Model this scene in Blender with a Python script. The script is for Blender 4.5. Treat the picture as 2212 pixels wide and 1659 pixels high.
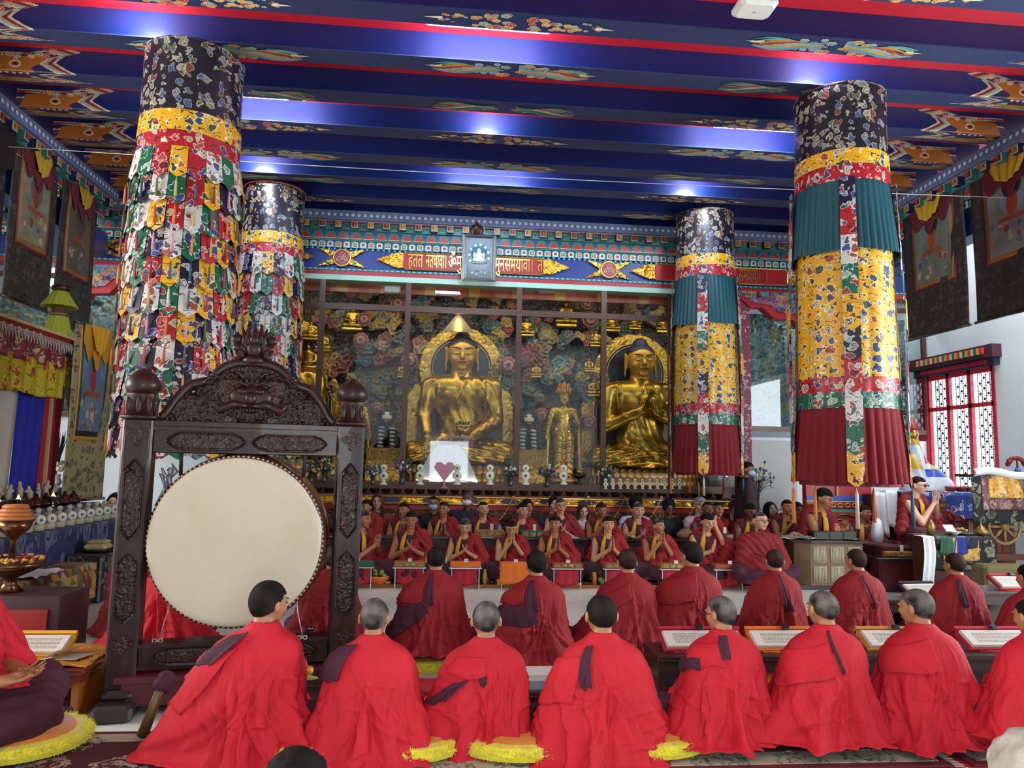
import bpy, math, random, sys
import numpy as np
from mathutils import Vector, Matrix
for o in list(bpy.data.objects): bpy.data.objects.remove(o)
S = bpy.context.scene; COL = S.collection
PI = math.pi; R = math.radians
# ---------------------------------------------------------------- camera
CAMZ = 1.55
cd = bpy.data.cameras.new('camera'); cam = bpy.data.objects.new('camera', cd); COL.objects.link(cam)
cd.sensor_width = 36; cd.lens = 36*1600/2212; cd.clip_start = .05; cd.clip_end = 200
YAW, PITCH, ROLL = 5.4, 6.2, 1.13
CM = Matrix.Translation((0, 0, CAMZ)) @ Matrix.Rotation(R(-YAW), 4, 'Z') @ Matrix.Rotation(R(90+PITCH), 4, 'X') @ Matrix.Rotation(R(ROLL), 4, 'Z')
cam.matrix_world = CM; S.camera = cam
# ---------------------------------------------------------------- world, lights, exposure
W = bpy.data.worlds.new('daylight'); S.world = W; W.use_nodes = True
W.node_tree.nodes['Background'].inputs[0].default_value = (.80, .90, 1, 1)
W.node_tree.nodes['Background'].inputs[1].default_value = 1.6
def area(name, loc, rot, sx, sy, power, col=(1, 1, 1), spread=180):
    l = bpy.data.lights.new(name, 'AREA'); l.shape = 'RECTANGLE'; l.size = sx; l.size_y = sy; l.energy = power; l.color = col
    l.spread = R(spread)
    o = bpy.data.objects.new(name, l); COL.objects.link(o); o.location = loc; o.rotation_euler = [R(a) for a in rot]; return o
for y_ in (-.45, .39, 1.23): area('added_front_fill', (1.0, y_, 5.86), (18, 0, 0), 9, .35, 92, (1, .98, .95))  # added fill without fixtures, standing in for entrance daylight on the front row
area('right_window_daylight', (8.75, 9.2, 2.2), (90, 0, 90), 2.8, 2.6, 330, (.85, .94, 1))
area('added_right_side_fill', (8.75, 4.2, 2.6), (90, 0, 90), 4, 2.6, 420, (.9, .96, 1))  # unseen side light added to fill the hall from the right
area('added_left_side_fill', (-7.2, 4.5, 2.9), (90, 0, -90), 4.5, 2.6, 400, (1, .96, .9))  # invented opening out of view, added to fill the left side
area('added_right_aisle_fill', (7.85, 8.2, 5.8), (0, 0, 0), .3, 5, 200, (.92, .97, 1)); area('added_left_aisle_fill', (-6.5, 8.2, 5.8), (0, 0, 0), .3, 5, 90, (1, .97, .92))  # both are overhead fills added to brighten the aisles, no fixtures
for y_ in (6.29, 8.82): area('added_mid_fill', (.9, y_+.28, 5.88), (0, 0, 0), 8, .12, 75, (.97, 1, .98), 66)  # added downward fill to lighten the middle floor, narrow spread spares the beams
area('entrance_daylight', (.3, -.95, 1.5), (88, 0, 0), 1.3, 1.6, 60, (.95, .98, 1))
S.view_settings.view_transform = 'Standard'; S.view_settings.look = 'None'; S.view_settings.gamma = 1
S.view_settings.use_curve_mapping = False; S.view_settings.exposure = 0.52
S.cycles.max_bounces = 7; S.cycles.diffuse_bounces = 4; S.cycles.glossy_bounces = 3; S.cycles.transparent_max_bounces = 10; S.cycles.transmission_bounces = 3
S.cycles.caustics_reflective = False; S.cycles.caustics_refractive = False; S.cycles.sample_clamp_indirect = 4
# ---------------------------------------------------------------- a pixel of the 2212x1659 photograph to a point of the hall
def P(px, py, X=None, Y=None, Z=None):
    d = CM.to_3x3() @ Vector(((px-1106)/1600, (829.5-py)/1600, -1)); o = Vector((0, 0, CAMZ))
    if Y is not None: t = Y/d.y
    elif X is not None: t = X/d.x
    else: t = (Z-CAMZ)/d.z
    return o+d*t
# ================================================================ tools
def tag(o, label=None, cat=None, group=None, kind=None):
    for k, v in (('label', label), ('category', cat), ('group', group), ('kind', kind)):
        if v: o[k] = v
    return o
def empty(name, loc=(0, 0, 0), rz=0, label=None, cat=None, group=None, scale=1):
    o = bpy.data.objects.new(name, None); COL.objects.link(o); o.location = loc; o.rotation_euler = (0, 0, rz); o.empty_display_size = .1
    o.scale = (scale,)*3
    return tag(o, label, cat, group)
def kids(o): return [c for c in bpy.data.objects if c.parent == o]
def copy_tree(o, loc=None, rz=None, label=None, group=None, parent=None, scale=None, _k=None):
    if _k is None:
        _k = {}
        for c in bpy.data.objects:
            if c.parent: _k.setdefault(c.parent.name, []).append(c)
    c = o.copy(); COL.objects.link(c)
    if parent: c.parent = parent
    if loc is not None: c.location = loc
    if rz is not None: c.rotation_euler = (0, 0, rz)
    if scale is not None: c.scale = (scale,)*3 if not hasattr(scale, '__len__') else scale
    if label: c['label'] = label
    if group: c['group'] = group
    for ch in _k.get(o.name, []): copy_tree(ch, parent=c, _k=_k)
    return c
def lin(h):
    if isinstance(h, (tuple, list)): return tuple(h)[:3]
    h = h.lstrip('#'); v = [int(h[i:i+2], 16)/255 for i in (0, 2, 4)]
    return tuple(x/12.92 if x <= .04045 else ((x+.055)/1.055)**2.4 for x in v)
class N:   # terse node builder
    def __init__(s, name):
        s.m = bpy.data.materials.new(name); s.m.use_nodes = True; s.t = s.m.node_tree
        s.b = s.t.nodes['Principled BSDF']; s.out = s.t.nodes['Material Output']
    def n(s, typ, ins=None, **kw):
        q = s.t.nodes.new('ShaderNode'+typ)
        for k, v in kw.items(): setattr(q, k, v)
        for k, v in (ins or {}).items():
            if isinstance(v, bpy.types.NodeSocket): s.t.links.new(v, q.inputs[k])
            else:
                if isinstance(v, tuple) and len(v) == 3 and q.inputs[k].type == 'RGBA': v = v+(1,)
                q.inputs[k].default_value = v
        return q
    def set(s, **kw):
        for k, v in kw.items():
            k = {'color': 'Base Color', 'rough': 'Roughness', 'metal': 'Metallic', 'normal': 'Normal', 'spec': 'Specular IOR Level', 'emit': 'Emission Color', 'estr': 'Emission Strength', 'sheen': 'Sheen Weight', 'coat': 'Coat Weight', 'alpha': 'Alpha', 'trans': 'Transmission Weight', 'sss': 'Subsurface Weight'}.get(k, k)
            if isinstance(v, bpy.types.NodeSocket): s.t.links.new(v, s.b.inputs[k])
            else:
                if isinstance(v, tuple) and len(v) == 3 and s.b.inputs[k].type == 'RGBA': v = v+(1,)
                s.b.inputs[k].default_value = v
        return s
    def oc(s, sc=(1, 1, 1)):
        t = s.n('TexCoord'); return s.n('Mapping', {'Vector': t.outputs['Object'], 'Scale': sc}).outputs[0]
    def noise(s, v, scale, detail=3, dist=0, rough=.5): return s.n('TexNoise', {'Vector': v, 'Scale': scale, 'Detail': detail, 'Distortion': dist, 'Roughness': rough})
    def math(s, op, a, b=0.0, c=None):
        i = {0: a, 1: b}
        if c is not None: i[2] = c
        return s.n('Math', i, operation=op).outputs[0]
    def mix(s, f, a, b):
        q = s.n('Mix', data_type='RGBA'); 
        for k, v in ((0, f), (6, a), (7, b)):
            if isinstance(v, bpy.types.NodeSocket): s.t.links.new(v, q.inputs[k])
            else: q.inputs[k].default_value = v+(1,) if isinstance(v, tuple) and len(v) == 3 else v
        return q.outputs[2]
    def ramp(s, f, stops, interp='LINEAR'):
        q = s.n('ValToRGB', {'Fac': f}); cr = q.color_ramp; cr.interpolation = interp
        while len(cr.elements) < len(stops): cr.elements.new(.5)
        for e, (p, c) in zip(cr.elements, stops): e.position = p; e.color = lin(c)+(1,)
        return q.outputs[0]
    def bump(s, h, st=.3, d=.01): return s.n('Bump', {'Height': h, 'Strength': st, 'Distance': d}).outputs[0]
MAT = {}
ORD = 'first second third fourth fifth sixth seventh eighth ninth tenth eleventh twelfth thirteenth fourteenth fifteenth sixteenth seventeenth eighteenth nineteenth'.split()
def M(name, color=None, rough=.6, metal=0, var=.12, vs=6, bump=0, bs=40, **kw):
    """procedural paint: base colour with a soft tonal variation and optional fine bump"""
    if name in MAT: return MAT[name]
    k = N(name); c = lin(color); v = k.oc(); nz = k.noise(v, vs, 3)
    k.set(color=k.mix(nz.outputs[0], tuple(x*(1-var) for x in c), tuple(min(1, x*(1+var)) for x in c)), rough=rough, metal=metal, **kw)
    if bump: k.set(normal=k.bump(k.noise(v, bs, 4).outputs[0], bump, .01))
    MAT[name] = k.m; return k.m
def brocade(name, base, cols=('#d8d8cc', '#b03a2a', '#2c4a8c', '#2c5a44'), scale=7, rough=.45, line='#d9d2bd', dark='#241a1c', stretch=(1, 1, 1)):
    """silk with woven curling cloud motifs"""
    if name in MAT: return MAT[name]
    k = N(name); v = k.oc(stretch); nz = k.noise(v, scale*1.7, .6)
    vv = k.n('VectorMath', {0: nz.outputs['Color'], 1: (.5, .5, .5)}, operation='SUBTRACT').outputs[0]
    vv = k.n('VectorMath', {0: vv, 'Scale': 1.05/scale}, operation='SCALE').outputs[0]
    vv = k.n('VectorMath', {0: v, 1: vv}, operation='ADD').outputs[0]
    vo = k.n('TexVoronoi', {'Vector': vv, 'Scale': scale, 'Randomness': .6}); d = vo.outputs['Distance']; cc = k.n('SeparateColor', {0: vo.outputs['Color']})
    motif = k.math('LESS_THAN', d, .47)
    ring = k.math('LESS_THAN', k.math('ABSOLUTE', k.math('SUBTRACT', k.math('FRACT', k.math('MULTIPLY', d, 5.6)), .5)), .17)
    rim = k.math('LESS_THAN', k.math('ABSOLUTE', k.math('SUBTRACT', d, .455)), .03)
    n = len(cols); pal = k.ramp(cc.outputs[0], [(i/n, c) for i, c in enumerate(cols)], 'CONSTANT')
    wv = k.n('TexWave', {'Vector': vv, 'Scale': scale*.5, 'Distortion': 9, 'Detail': 1, 'Detail Scale': 1.4}, bands_direction='Z').outputs[1]
    tail = k.math('MULTIPLY', k.math('GREATER_THAN', wv, .93), k.math('GREATER_THAN', k.noise(v, scale*1.3, 1).outputs[0], .5))
    b = lin(base); g = k.noise(k.oc((60, 60, 6)), 5, 2).outputs[0]
    c = k.mix(g, tuple(x*.86 for x in b), tuple(min(1, x*1.1) for x in b))
    c = k.mix(tail, c, lin(dark)); c = k.mix(k.math('MULTIPLY', motif, k.math('GREATER_THAN', cc.outputs[1], .25)), c, k.mix(ring, pal, lin(dark)))
    c = k.mix(k.math('MULTIPLY', rim, k.math('GREATER_THAN', cc.outputs[1], .25)), c, lin(line))
    k.set(color=c, rough=rough); MAT[name] = k.m; return k.m
def attr_mat(name='painted', rough=.45, metal=0, bump=0, coat=0, spec=.5):
    if name in MAT: return MAT[name]
    k = N(name); a = k.n('Attribute', attribute_name='paint'); nz = k.noise(k.oc(), 25, 3)
    k.set(color=k.mix(k.math('MULTIPLY', nz.outputs[0], .25), a.outputs['Color'], (0, 0, 0)), rough=rough, metal=metal, coat=coat, spec=spec)
    if bump: k.set(normal=k.bump(nz.outputs[0], bump, .01))
    MAT[name] = k.m; return k.m
def glow(name, col, st):
    if name in MAT: return MAT[name]
    k = N(name); k.set(color=lin(col), emit=lin(col), estr=st); MAT[name] = k.m; return k.m
def mesh(name, V, F, mat, parent=None, smooth=True, paint=None, loc=None):
    me = bpy.data.meshes.new(name); V = np.asarray(V, float)
    if isinstance(F, np.ndarray):
        me.vertices.add(len(V)); me.vertices.foreach_set('co', V.astype(np.float32).ravel())
        k = F.shape[1]; me.loops.add(F.size); me.loops.foreach_set('vertex_index', F.astype(np.int32).ravel())
        me.polygons.add(len(F)); me.polygons.foreach_set('loop_start', np.arange(0, F.size, k, dtype=np.int32))
        me.update(calc_edges=True)
    else: me.from_pydata(V.tolist(), [], F)
    me.polygons.foreach_set('use_smooth', [bool(smooth)]*len(me.polygons))
    if paint is not None:
        a = me.color_attributes.new('paint', 'FLOAT_COLOR', 'POINT'); p = np.ones((len(V), 4), np.float32); p[:, :3] = paint; a.data.foreach_set('color', p.ravel())
    me.materials.append(mat); me.update()
    o = bpy.data.objects.new(name, me); COL.objects.link(o)
    if parent is not None: o.parent = parent
    if loc is not None: o.location = loc
    return o
def frame_of(d):
    d = Vector(d).normalized(); a = Vector((0, 0, 1)) if abs(d.z) < .95 else Vector((1, 0, 0)); u = d.cross(a).normalized(); return u, d.cross(u).normalized()
class B:
    """mesh collector"""
    def __init__(s): s.v = []; s.f = []; s.c = []; s.col = (1, 1, 1)
    def add(s, vs, fs, col=None):
        n = len(s.v); s.v += [tuple(v) for v in vs]; s.f += [tuple(i+n for i in f) for f in fs]; s.c += [lin(col) if col else s.col]*len(vs); return s
    def box(s, a, b, col=None, ch=0):
        x0, y0, z0 = a; x1, y1, z1 = b
        if x0 > x1: x0, x1 = x1, x0
        if y0 > y1: y0, y1 = y1, y0
        if z0 > z1: z0, z1 = z1, z0
        if not ch:
            v = [(x0, y0, z0), (x1, y0, z0), (x1, y1, z0), (x0, y1, z0), (x0, y0, z1), (x1, y0, z1), (x1, y1, z1), (x0, y1, z1)]
            return s.add(v, [(0, 3, 2, 1), (4, 5, 6, 7), (0, 1, 5, 4), (1, 2, 6, 5), (2, 3, 7, 6), (3, 0, 4, 7)], col)
        c = ch; v = []
        for z, e in ((z0, c), (z0+c, 0), (z1-c, 0), (z1, c)):
            v += [(x0+c+e, y0+e, z), (x1-c-e, y0+e, z), (x1-e, y0+c+e, z), (x1-e, y1-c-e, z), (x1-c-e, y1-e, z), (x0+c+e, y1-e, z), (x0+e, y1-c-e, z), (x0+e, y0+c+e, z)]
        f = [tuple(range(7, -1, -1)), tuple(range(24, 32))]
        for l in range(3):
            for i in range(8): j = (i+1) % 8; f.append((l*8+i, l*8+j, l*8+8+j, l*8+8+i))
        return s.add(v, f, col)
    def obox(s, c, ax, h, col=None):   # oriented box: centre, 3 axes, half sizes
        c = Vector(c); A = [Vector(a)*k for a, k in zip(ax, h)]; v = []
        for z in (-1, 1):
            for x, y in ((-1, -1), (1, -1), (1, 1), (-1, 1)): v.append(c+A[0]*x+A[1]*y+A[2]*z)
        return s.add(v, [(0, 3, 2, 1), (4, 5, 6, 7), (0, 1, 5, 4), (1, 2, 6, 5), (2, 3, 7, 6), (3, 0, 4, 7)], col)
    def tube(s, pts, r, n=8, col=None, cap=True, flat=1):
        pts = [Vector(p) for p in pts]; rs = r if hasattr(r, '__len__') else [r]*len(pts); v = []; f = []; u0 = None
        for i, p in enumerate(pts):
            d = (pts[min(i+1, len(pts)-1)]-pts[max(i-1, 0)]); u, w = frame_of(d)
            if u0 is not None:
                w = d.normalized().cross(u0).normalized(); u = w.cross(d.normalized())
            u0 = u
            for k in range(n): a = 2*PI*k/n; v.append(p+u*(math.cos(a)*rs[i])+w*(math.sin(a)*rs[i]*flat))
        for i in range(len(pts)-1):
            for k in range(n): a = i*n+k; b = i*n+(k+1) % n; f.append((a, a+n, b+n, b))
        if cap: f.append(tuple(range(n))); f.append(tuple(range(len(v)-1, len(v)-n-1, -1)))
        return s.add(v, f, col)
    def lathe(s, prof, c=(0, 0, 0), n=20, col=None, sy=1, a0=0, ax='z', lobes=0, la=0):
        v = []; f = []; m = len(prof)
        for r, z in prof:
            for k in range(n):
                a = a0+2*PI*k/n; q = r*(1+la*math.cos(lobes*a)) if lobes else r; x, y = q*math.cos(a), q*math.sin(a)*sy
                v.append((c[0]+x, c[1]+y, c[2]+z) if ax == 'z' else (c[0]+x, c[1]+z, c[2]+y) if ax == 'y' else (c[0]+z, c[1]+x, c[2]+y))
        for i in range(m-1):
            for k in range(n): a = i*n+k; b = i*n+(k+1) % n; f.append((a, b, b+n, a+n) if ax != 'y' else (a, a+n, b+n, b))
        f.append(tuple(range(n-1, -1, -1)) if ax != 'y' else tuple(range(n))); f.append(tuple(range((m-1)*n, m*n)) if ax != 'y' else tuple(range(m*n-1, (m-1)*n-1, -1)))
        return s.add(v, f, col)
    def ball(s, c, r, n=10, col=None, m=7):
        r3 = r if hasattr(r, '__len__') else (r, r, r); v = [(c[0], c[1], c[2]-r3[2])]; f = []
        for i in range(1, m):
            t = -PI/2+PI*i/m
            for k in range(n): a = 2*PI*k/n; v.append((c[0]+r3[0]*math.cos(t)*math.cos(a), c[1]+r3[1]*math.cos(t)*math.sin(a), c[2]+r3[2]*math.sin(t)))
        v.append((c[0], c[1], c[2]+r3[2])); L = len(v)-1
        for k in range(n): f.append((0, 1+(k+1) % n, 1+k)); f.append((L, L-n+k, L-n+(k+1) % n))
        for i in range(m-2):
            for k in range(n): a = 1+i*n+k; b = 1+i*n+(k+1) % n; f.append((a, b, b+n, a+n))
        return s.add(v, f, col)
    def prism(s, poly, a, b, fn, col=None):   # polygon extruded: fn(u,v,w)->xyz, w from a to b
        n = len(poly); v = [fn(u, w, a) for u, w in poly]+[fn(u, w, b) for u, w in poly]
        f = [tuple(range(n)), tuple(range(2*n-1, n-1, -1))]+[((i+1) % n, i, i+n, (i+1) % n+n) for i in range(n)]
        return s.add(v, f, col)
    def build(s, name, mat, parent=None, smooth=False, loc=None, paint=False):
        return mesh(name, s.v, s.f, mat, parent, smooth, np.array(s.c) if paint else None, loc)
def struct(o): o['kind'] = 'structure'; return o
def grid(name, fn, nu, nv, mat, parent=None, paint=None, smooth=True, close=False):
    """fn(U,V) arrays in 0..1 -> (n,3) points"""
    u = np.linspace(0, 1, nu, endpoint=not close); v = np.linspace(0, 1, nv); U, Vv = np.meshgrid(u, v)
    pts = fn(U.ravel(), Vv.ravel()); i = np.arange(nu*nv).reshape(nv, nu)
    if close: j = np.roll(i, -1, 1); F = np.stack([i[:-1].ravel(), j[:-1].ravel(), j[1:].ravel(), i[1:].ravel()], 1)
    else: F = np.stack([i[:-1, :-1].ravel(), i[:-1, 1:].ravel(), i[1:, 1:].ravel(), i[1:, :-1].ravel()], 1)
    c = paint(U.ravel(), Vv.ravel()) if paint else None
    return mesh(name, pts, F, mat, parent, smooth, c)
def sheet(name, fn, nu, nv, th, mat, parent=None, paint=None):
    """cloth: grid with real thickness; fn returns points and th pushes a second layer along the normal"""
    u = np.linspace(0, 1, nu); v = np.linspace(0, 1, nv); U, Vv = np.meshgrid(u, v); p = fn(U.ravel(), Vv.ravel()); q = p.reshape(nv, nu, 3)
    n = np.cross(np.gradient(q, axis=1), np.gradient(q, axis=0)); n /= np.linalg.norm(n, axis=2, keepdims=True)+1e-9
    p2 = (q+n*th).reshape(-1, 3); i = np.arange(nu*nv).reshape(nv, nu); k = nu*nv
    F = [np.stack([i[:-1, :-1].ravel(), i[:-1, 1:].ravel(), i[1:, 1:].ravel(), i[1:, :-1].ravel()], 1)]; F.append(F[0][:, ::-1]+k); F[0], F[1] = F[0][:, ::-1], F[1][:, ::-1]
    for e in (i[0], i[-1][::-1], i[:, 0][::-1], i[:, -1]): F.append(np.stack([e[:-1], e[1:], e[1:]+k, e[:-1]+k], 1))
    c = None
    if paint: c = paint(U.ravel(), Vv.ravel()); c = np.concatenate([c, c])
    return mesh(name, np.concatenate([p, p2]), np.concatenate(F), mat, parent, True, c)
# ---------------------------------------------------------------- distance-field sculpting
class Sdf:
    def __init__(s, lo, hi, h):
        s.lo = np.array(lo, np.float32); s.h = h; s.n = np.ceil((np.array(hi)-lo)/h).astype(int)+1; s.F = np.full(s.n, .25, np.float32)
    def _sub(s, lo, hi, m):
        a = np.clip(np.floor((np.array(lo)-m-s.lo)/s.h).astype(int), 0, s.n); b = np.clip(np.ceil((np.array(hi)+m-s.lo)/s.h).astype(int)+1, 0, s.n)
        if (b <= a).any(): return None
        ax = [(s.lo[i]+s.h*np.arange(a[i], b[i])).astype(np.float32) for i in range(3)]
        return (slice(a[0], b[0]), slice(a[1], b[1]), slice(a[2], b[2])), ax[0][:, None, None], ax[1][None, :, None], ax[2][None, None, :]
    def _comb(s, sl, d, k, op):
        f = s.F[sl]
        if op == 'add':
            if k > 0: h = np.maximum(k-np.abs(f-d), 0)/k; s.F[sl] = np.minimum(f, d)-h*h*k*.25
            else: s.F[sl] = np.minimum(f, d)
        elif op == 'sub':
            if k > 0: h = np.maximum(k-np.abs(f+d), 0)/k; s.F[sl] = np.maximum(f, -d)+h*h*k*.25
            else: s.F[sl] = np.maximum(f, -d)
    def cap(s, a, b, ra, rb=None, k=.02, op='add', sq=None):
        rb = ra if rb is None else rb; a = np.array(a, float); b = np.array(b, float); r = max(ra, rb)
        q = s._sub(np.minimum(a, b)-r, np.maximum(a, b)+r, k+2*s.h)
        if q is None: return s
        sl, x, y, z = q; d = b-a; L = max(float(d@d), 1e-12)
        px, py, pz = x-a[0], y-a[1], z-a[2]; t = np.clip((px*d[0]+py*d[1]+pz*d[2])/L, 0, 1)
        dx, dy, dz = px-t*d[0], py-t*d[1], pz-t*d[2]
        if sq is not None: dx, dy, dz = dx/sq[0], dy/sq[1], dz/sq[2]
        D = np.sqrt(dx*dx+dy*dy+dz*dz)-(ra+(rb-ra)*t)
        s._comb(sl, D.astype(np.float32), k, op); return s
    def ell(s, c, r, k=.02, op='add', rot=None):
        c = np.array(c, float); r = np.array(r, float) if hasattr(r, '__len__') else np.array([r]*3, float); m = r.max() if rot is not None else r
        q = s._sub(c-m, c+m, k+2*s.h)
        if q is None: return s
        sl, x, y, z = q; px, py, pz = x-c[0], y-c[1], z-c[2]
        if rot is not None:
            m3 = np.array(rot).T; px, py, pz = m3[0, 0]*px+m3[0, 1]*py+m3[0, 2]*pz, m3[1, 0]*px+m3[1, 1]*py+m3[1, 2]*pz, m3[2, 0]*px+m3[2, 1]*py+m3[2, 2]*pz
        k0 = np.sqrt((px/r[0])**2+(py/r[1])**2+(pz/r[2])**2); k1 = np.sqrt((px/r[0]**2)**2+(py/r[1]**2)**2+(pz/r[2]**2)**2)
        D = np.where(k1 > 1e-6, k0*(k0-1)/np.maximum(k1, 1e-6), -r.min())
        s._comb(sl, D.astype(np.float32), k, op); return s
    def box(s, c, hs, rd=.01, k=.01, op='add'):
        c = np.array(c, float); hs = np.array(hs, float); q = s._sub(c-hs, c+hs, k+2*s.h)
        if q is None: return s
        sl, x, y, z = q; qx, qy, qz = np.abs(x-c[0])-hs[0]+rd, np.abs(y-c[1])-hs[1]+rd, np.abs(z-c[2])-hs[2]+rd
        D = np.sqrt(np.maximum(qx, 0)**2+np.maximum(qy, 0)**2+np.maximum(qz, 0)**2)+np.minimum(np.maximum(np.maximum(qx, qy), qz), 0)-rd
        s._comb(sl, D.astype(np.float32), k, op); return s
    def keep(s, fn):   # intersect with fn(x,y,z)<0
        ax = [(s.lo[i]+s.h*np.arange(s.n[i])).astype(np.float32) for i in range(3)]
        s.F = np.maximum(s.F, fn(ax[0][:, None, None], ax[1][None, :, None], ax[2][None, None, :])).astype(np.float32); return s
    def warp(s, fn):
        ax = [(s.lo[i]+s.h*np.arange(s.n[i])).astype(np.float32) for i in range(3)]
        s.F = (s.F+fn(ax[0][:, None, None], ax[1][None, :, None], ax[2][None, None, :])).astype(np.float32); return s
    def surf(s):
        F = s.F.copy(); F[0], F[-1], F[:, 0], F[:, -1], F[:, :, 0], F[:, :, -1] = (1,)*6
        I = F < 0; c = np.zeros(np.array(F.shape)-1, np.int8); X = c.shape
        for i in (0, 1):
            for j in (0, 1):
                for k in (0, 1): c += I[i:i+X[0], j:j+X[1], k:k+X[2]]
        act = (c > 0) & (c < 8); idx = np.full(X, -1, np.int64); cells = np.argwhere(act); idx[act] = np.arange(len(cells))
        acc = np.zeros((len(cells), 3)); cnt = np.zeros(len(cells)); cr = [(i, j, k) for i in (0, 1) for j in (0, 1) for k in (0, 1)]
        val = {o: F[cells[:, 0]+o[0], cells[:, 1]+o[1], cells[:, 2]+o[2]] for o in cr}
        for o in cr:
            for a in range(3):
                if o[a]: continue
                p = list(o); p[a] = 1; p = tuple(p); v0, v1 = val[o], val[p]; m = (v0 < 0) != (v1 < 0); t = np.where(m, v0/np.where(m, v0-v1, 1), 0)
                q = np.tile(np.array(o, float), (len(cells), 1)); q[:, a] = t; acc += q*m[:, None]; cnt += m
        V = s.lo+s.h*(cells+acc/cnt[:, None]); Fs = []
        for a in range(3):
            sh = [slice(None)]*3; s0 = list(sh); s1 = list(sh); s0[a] = slice(0, -1); s1[a] = slice(1, None)
            e = I[tuple(s0)] != I[tuple(s1)]; b, d = (a+1) % 3, (a+2) % 3; E = np.argwhere(e)
            E = E[(E[:, b] > 0) & (E[:, d] > 0) & (E[:, b] < X[b]) & (E[:, d] < X[d])]
            def at(ob, od): q = E.copy(); q[:, b] -= ob; q[:, d] -= od; return idx[q[:, 0], q[:, 1], q[:, 2]]
            f = np.stack([at(1, 1), at(0, 1), at(0, 0), at(1, 0)], 1); ins = I[E[:, 0], E[:, 1], E[:, 2]]
            f[~ins] = f[~ins][:, ::-1]; Fs.append(f)
        Fs = np.concatenate(Fs); return V, Fs[(Fs >= 0).all(1)]
    def build(s, name, mat, parent=None, it=1, paint=None):
        V, F = s.surf()
        for _ in range(it):   # light smoothing
            a = np.zeros_like(V); n = np.zeros(len(V))
            for i in range(4):
                j = (i+1) % 4; np.add.at(a, F[:, i], V[F[:, j]]); np.add.at(n, F[:, i], 1)
            V = V*.5+.5*a/np.maximum(n, 1)[:, None]
        return mesh(name, V, F, mat, parent, True, paint(V) if paint else None)
def wn(seed, *a, oct=3, f=1.0):
    """smooth pseudo-noise from summed sines"""
    rs = np.random.RandomState(seed); t = 0; amp = 1
    for o in range(oct):
        for q in range(3):
            k = rs.normal(size=len(a))*f*2**o; t = t+amp/3*np.sin(sum(kk*aa for kk, aa in zip(k, a))+rs.uniform(0, 6.3))
        amp *= .5
    return t
def swirls(u, v, cs):
    """scroll relief: cs rows (cu,cv,r,sgn,phase); returns height 0..1 and index of owner"""
    H = np.zeros_like(u); W_ = np.full(u.shape, -1)
    for i, (a, b, r, sg, ph) in enumerate(cs):
        m = (np.abs(u-a) < r) & (np.abs(v-b) < r); du, dv = u[m]-a, v[m]-b; rho = np.sqrt(du*du+dv*dv)/r; an = np.arctan2(dv, du)
        rr = rho*(1+.13*np.cos(an*5+ph)); h = np.where(rr < 1, (1-rr**2)**.5*.55+.45*(.5+.5*np.cos(rr*11+sg*an+ph))*(rr < .95), 0)
        o = H[m]; w = h > o; o[w] = h[w]; H[m] = o; k = W_[m]; k[w] = i; W_[m] = k
    return H, W_
def scatter(rs, n, w, h, r0, r1):
    return [(rs.uniform(0, w), rs.uniform(0, h), rs.uniform(r0, r1), rs.choice([-1, 1]), rs.uniform(0, 6.3)) for _ in range(n)]
def inside(poly, x, y):
    r = np.zeros(x.shape, bool); n = len(poly)
    for i in range(n):
        x0, y0 = poly[i]; x1, y1 = poly[(i+1) % n]
        c = ((y0 > y) != (y1 > y)); r ^= c & (x < (x1-x0)*(y-y0)/((y1-y0) if y1 != y0 else 1e-9)+x0)
    return r
def edge_dist(poly, x, y):
    d = np.full(x.shape, 9.)
    for i in range(len(poly)):
        a = np.array(poly[i]); b = np.array(poly[(i+1) % len(poly)]); e = b-a; t = np.clip(((x-a[0])*e[0]+(y-a[1])*e[1])/max(e@e, 1e-12), 0, 1)
        d = np.minimum(d, np.hypot(x-a[0]-t*e[0], y-a[1]-t*e[1]))
    return d
def relief(name, poly, to3, step, depth, mat, parent=None, seed=0, size=.08, dens=1.0, base=.15, rim=.0, pal=None, gap=None, holes=0, cs=None, sym=None):
    """carved scrollwork inside a polygon (u,w in metres); to3(u,w,h)->points"""
    P_ = np.array(poly); lo, hi = P_.min(0), P_.max(0); w, h = hi-lo; nu, nv = max(4, int(w/step)), max(4, int(h/step))
    U, V_ = np.meshgrid(np.linspace(lo[0], hi[0], nu), np.linspace(lo[1], hi[1], nv)); u, v = U.ravel(), V_.ravel()
    rs = np.random.RandomState(seed)
    if cs is None: cs = [(lo[0]+a, lo[1]+b, r, s_, p) for a, b, r, s_, p in scatter(rs, int(dens*1.6*w*h/size**2)+3, w, h, size*.55, size*1.1)]
    uu = sym-np.abs(u-sym) if sym is not None else u
    H, I = swirls(uu, v, cs); e = edge_dist(poly, u, v); hh = base+H*(1-base)
    if rim: hh = np.where(e < rim, 1.15, hh*np.clip((e-rim)/rim, .1, 1))
    pts = to3(u, v, hh*depth); ok = inside(poly, u, v); i = np.arange(nu*nv).reshape(nv, nu)
    F = np.stack([i[:-1, :-1].ravel(), i[:-1, 1:].ravel(), i[1:, 1:].ravel(), i[1:, :-1].ravel()], 1); k = ok[F].all(1)
    if holes: k &= ~((H[F].max(1) < .02) & (e[F].min(1) > rim*2))
    F = F[k]; us = np.unique(F); mp = np.zeros(nu*nv, int); mp[us] = np.arange(len(us)); col = None
    if pal is not None:
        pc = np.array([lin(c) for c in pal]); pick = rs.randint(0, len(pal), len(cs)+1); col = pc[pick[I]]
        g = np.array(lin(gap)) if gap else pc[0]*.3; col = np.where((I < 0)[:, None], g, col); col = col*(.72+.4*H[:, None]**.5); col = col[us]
    return mesh(name, pts[us], mp[F], mat, parent, True, col)
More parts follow.
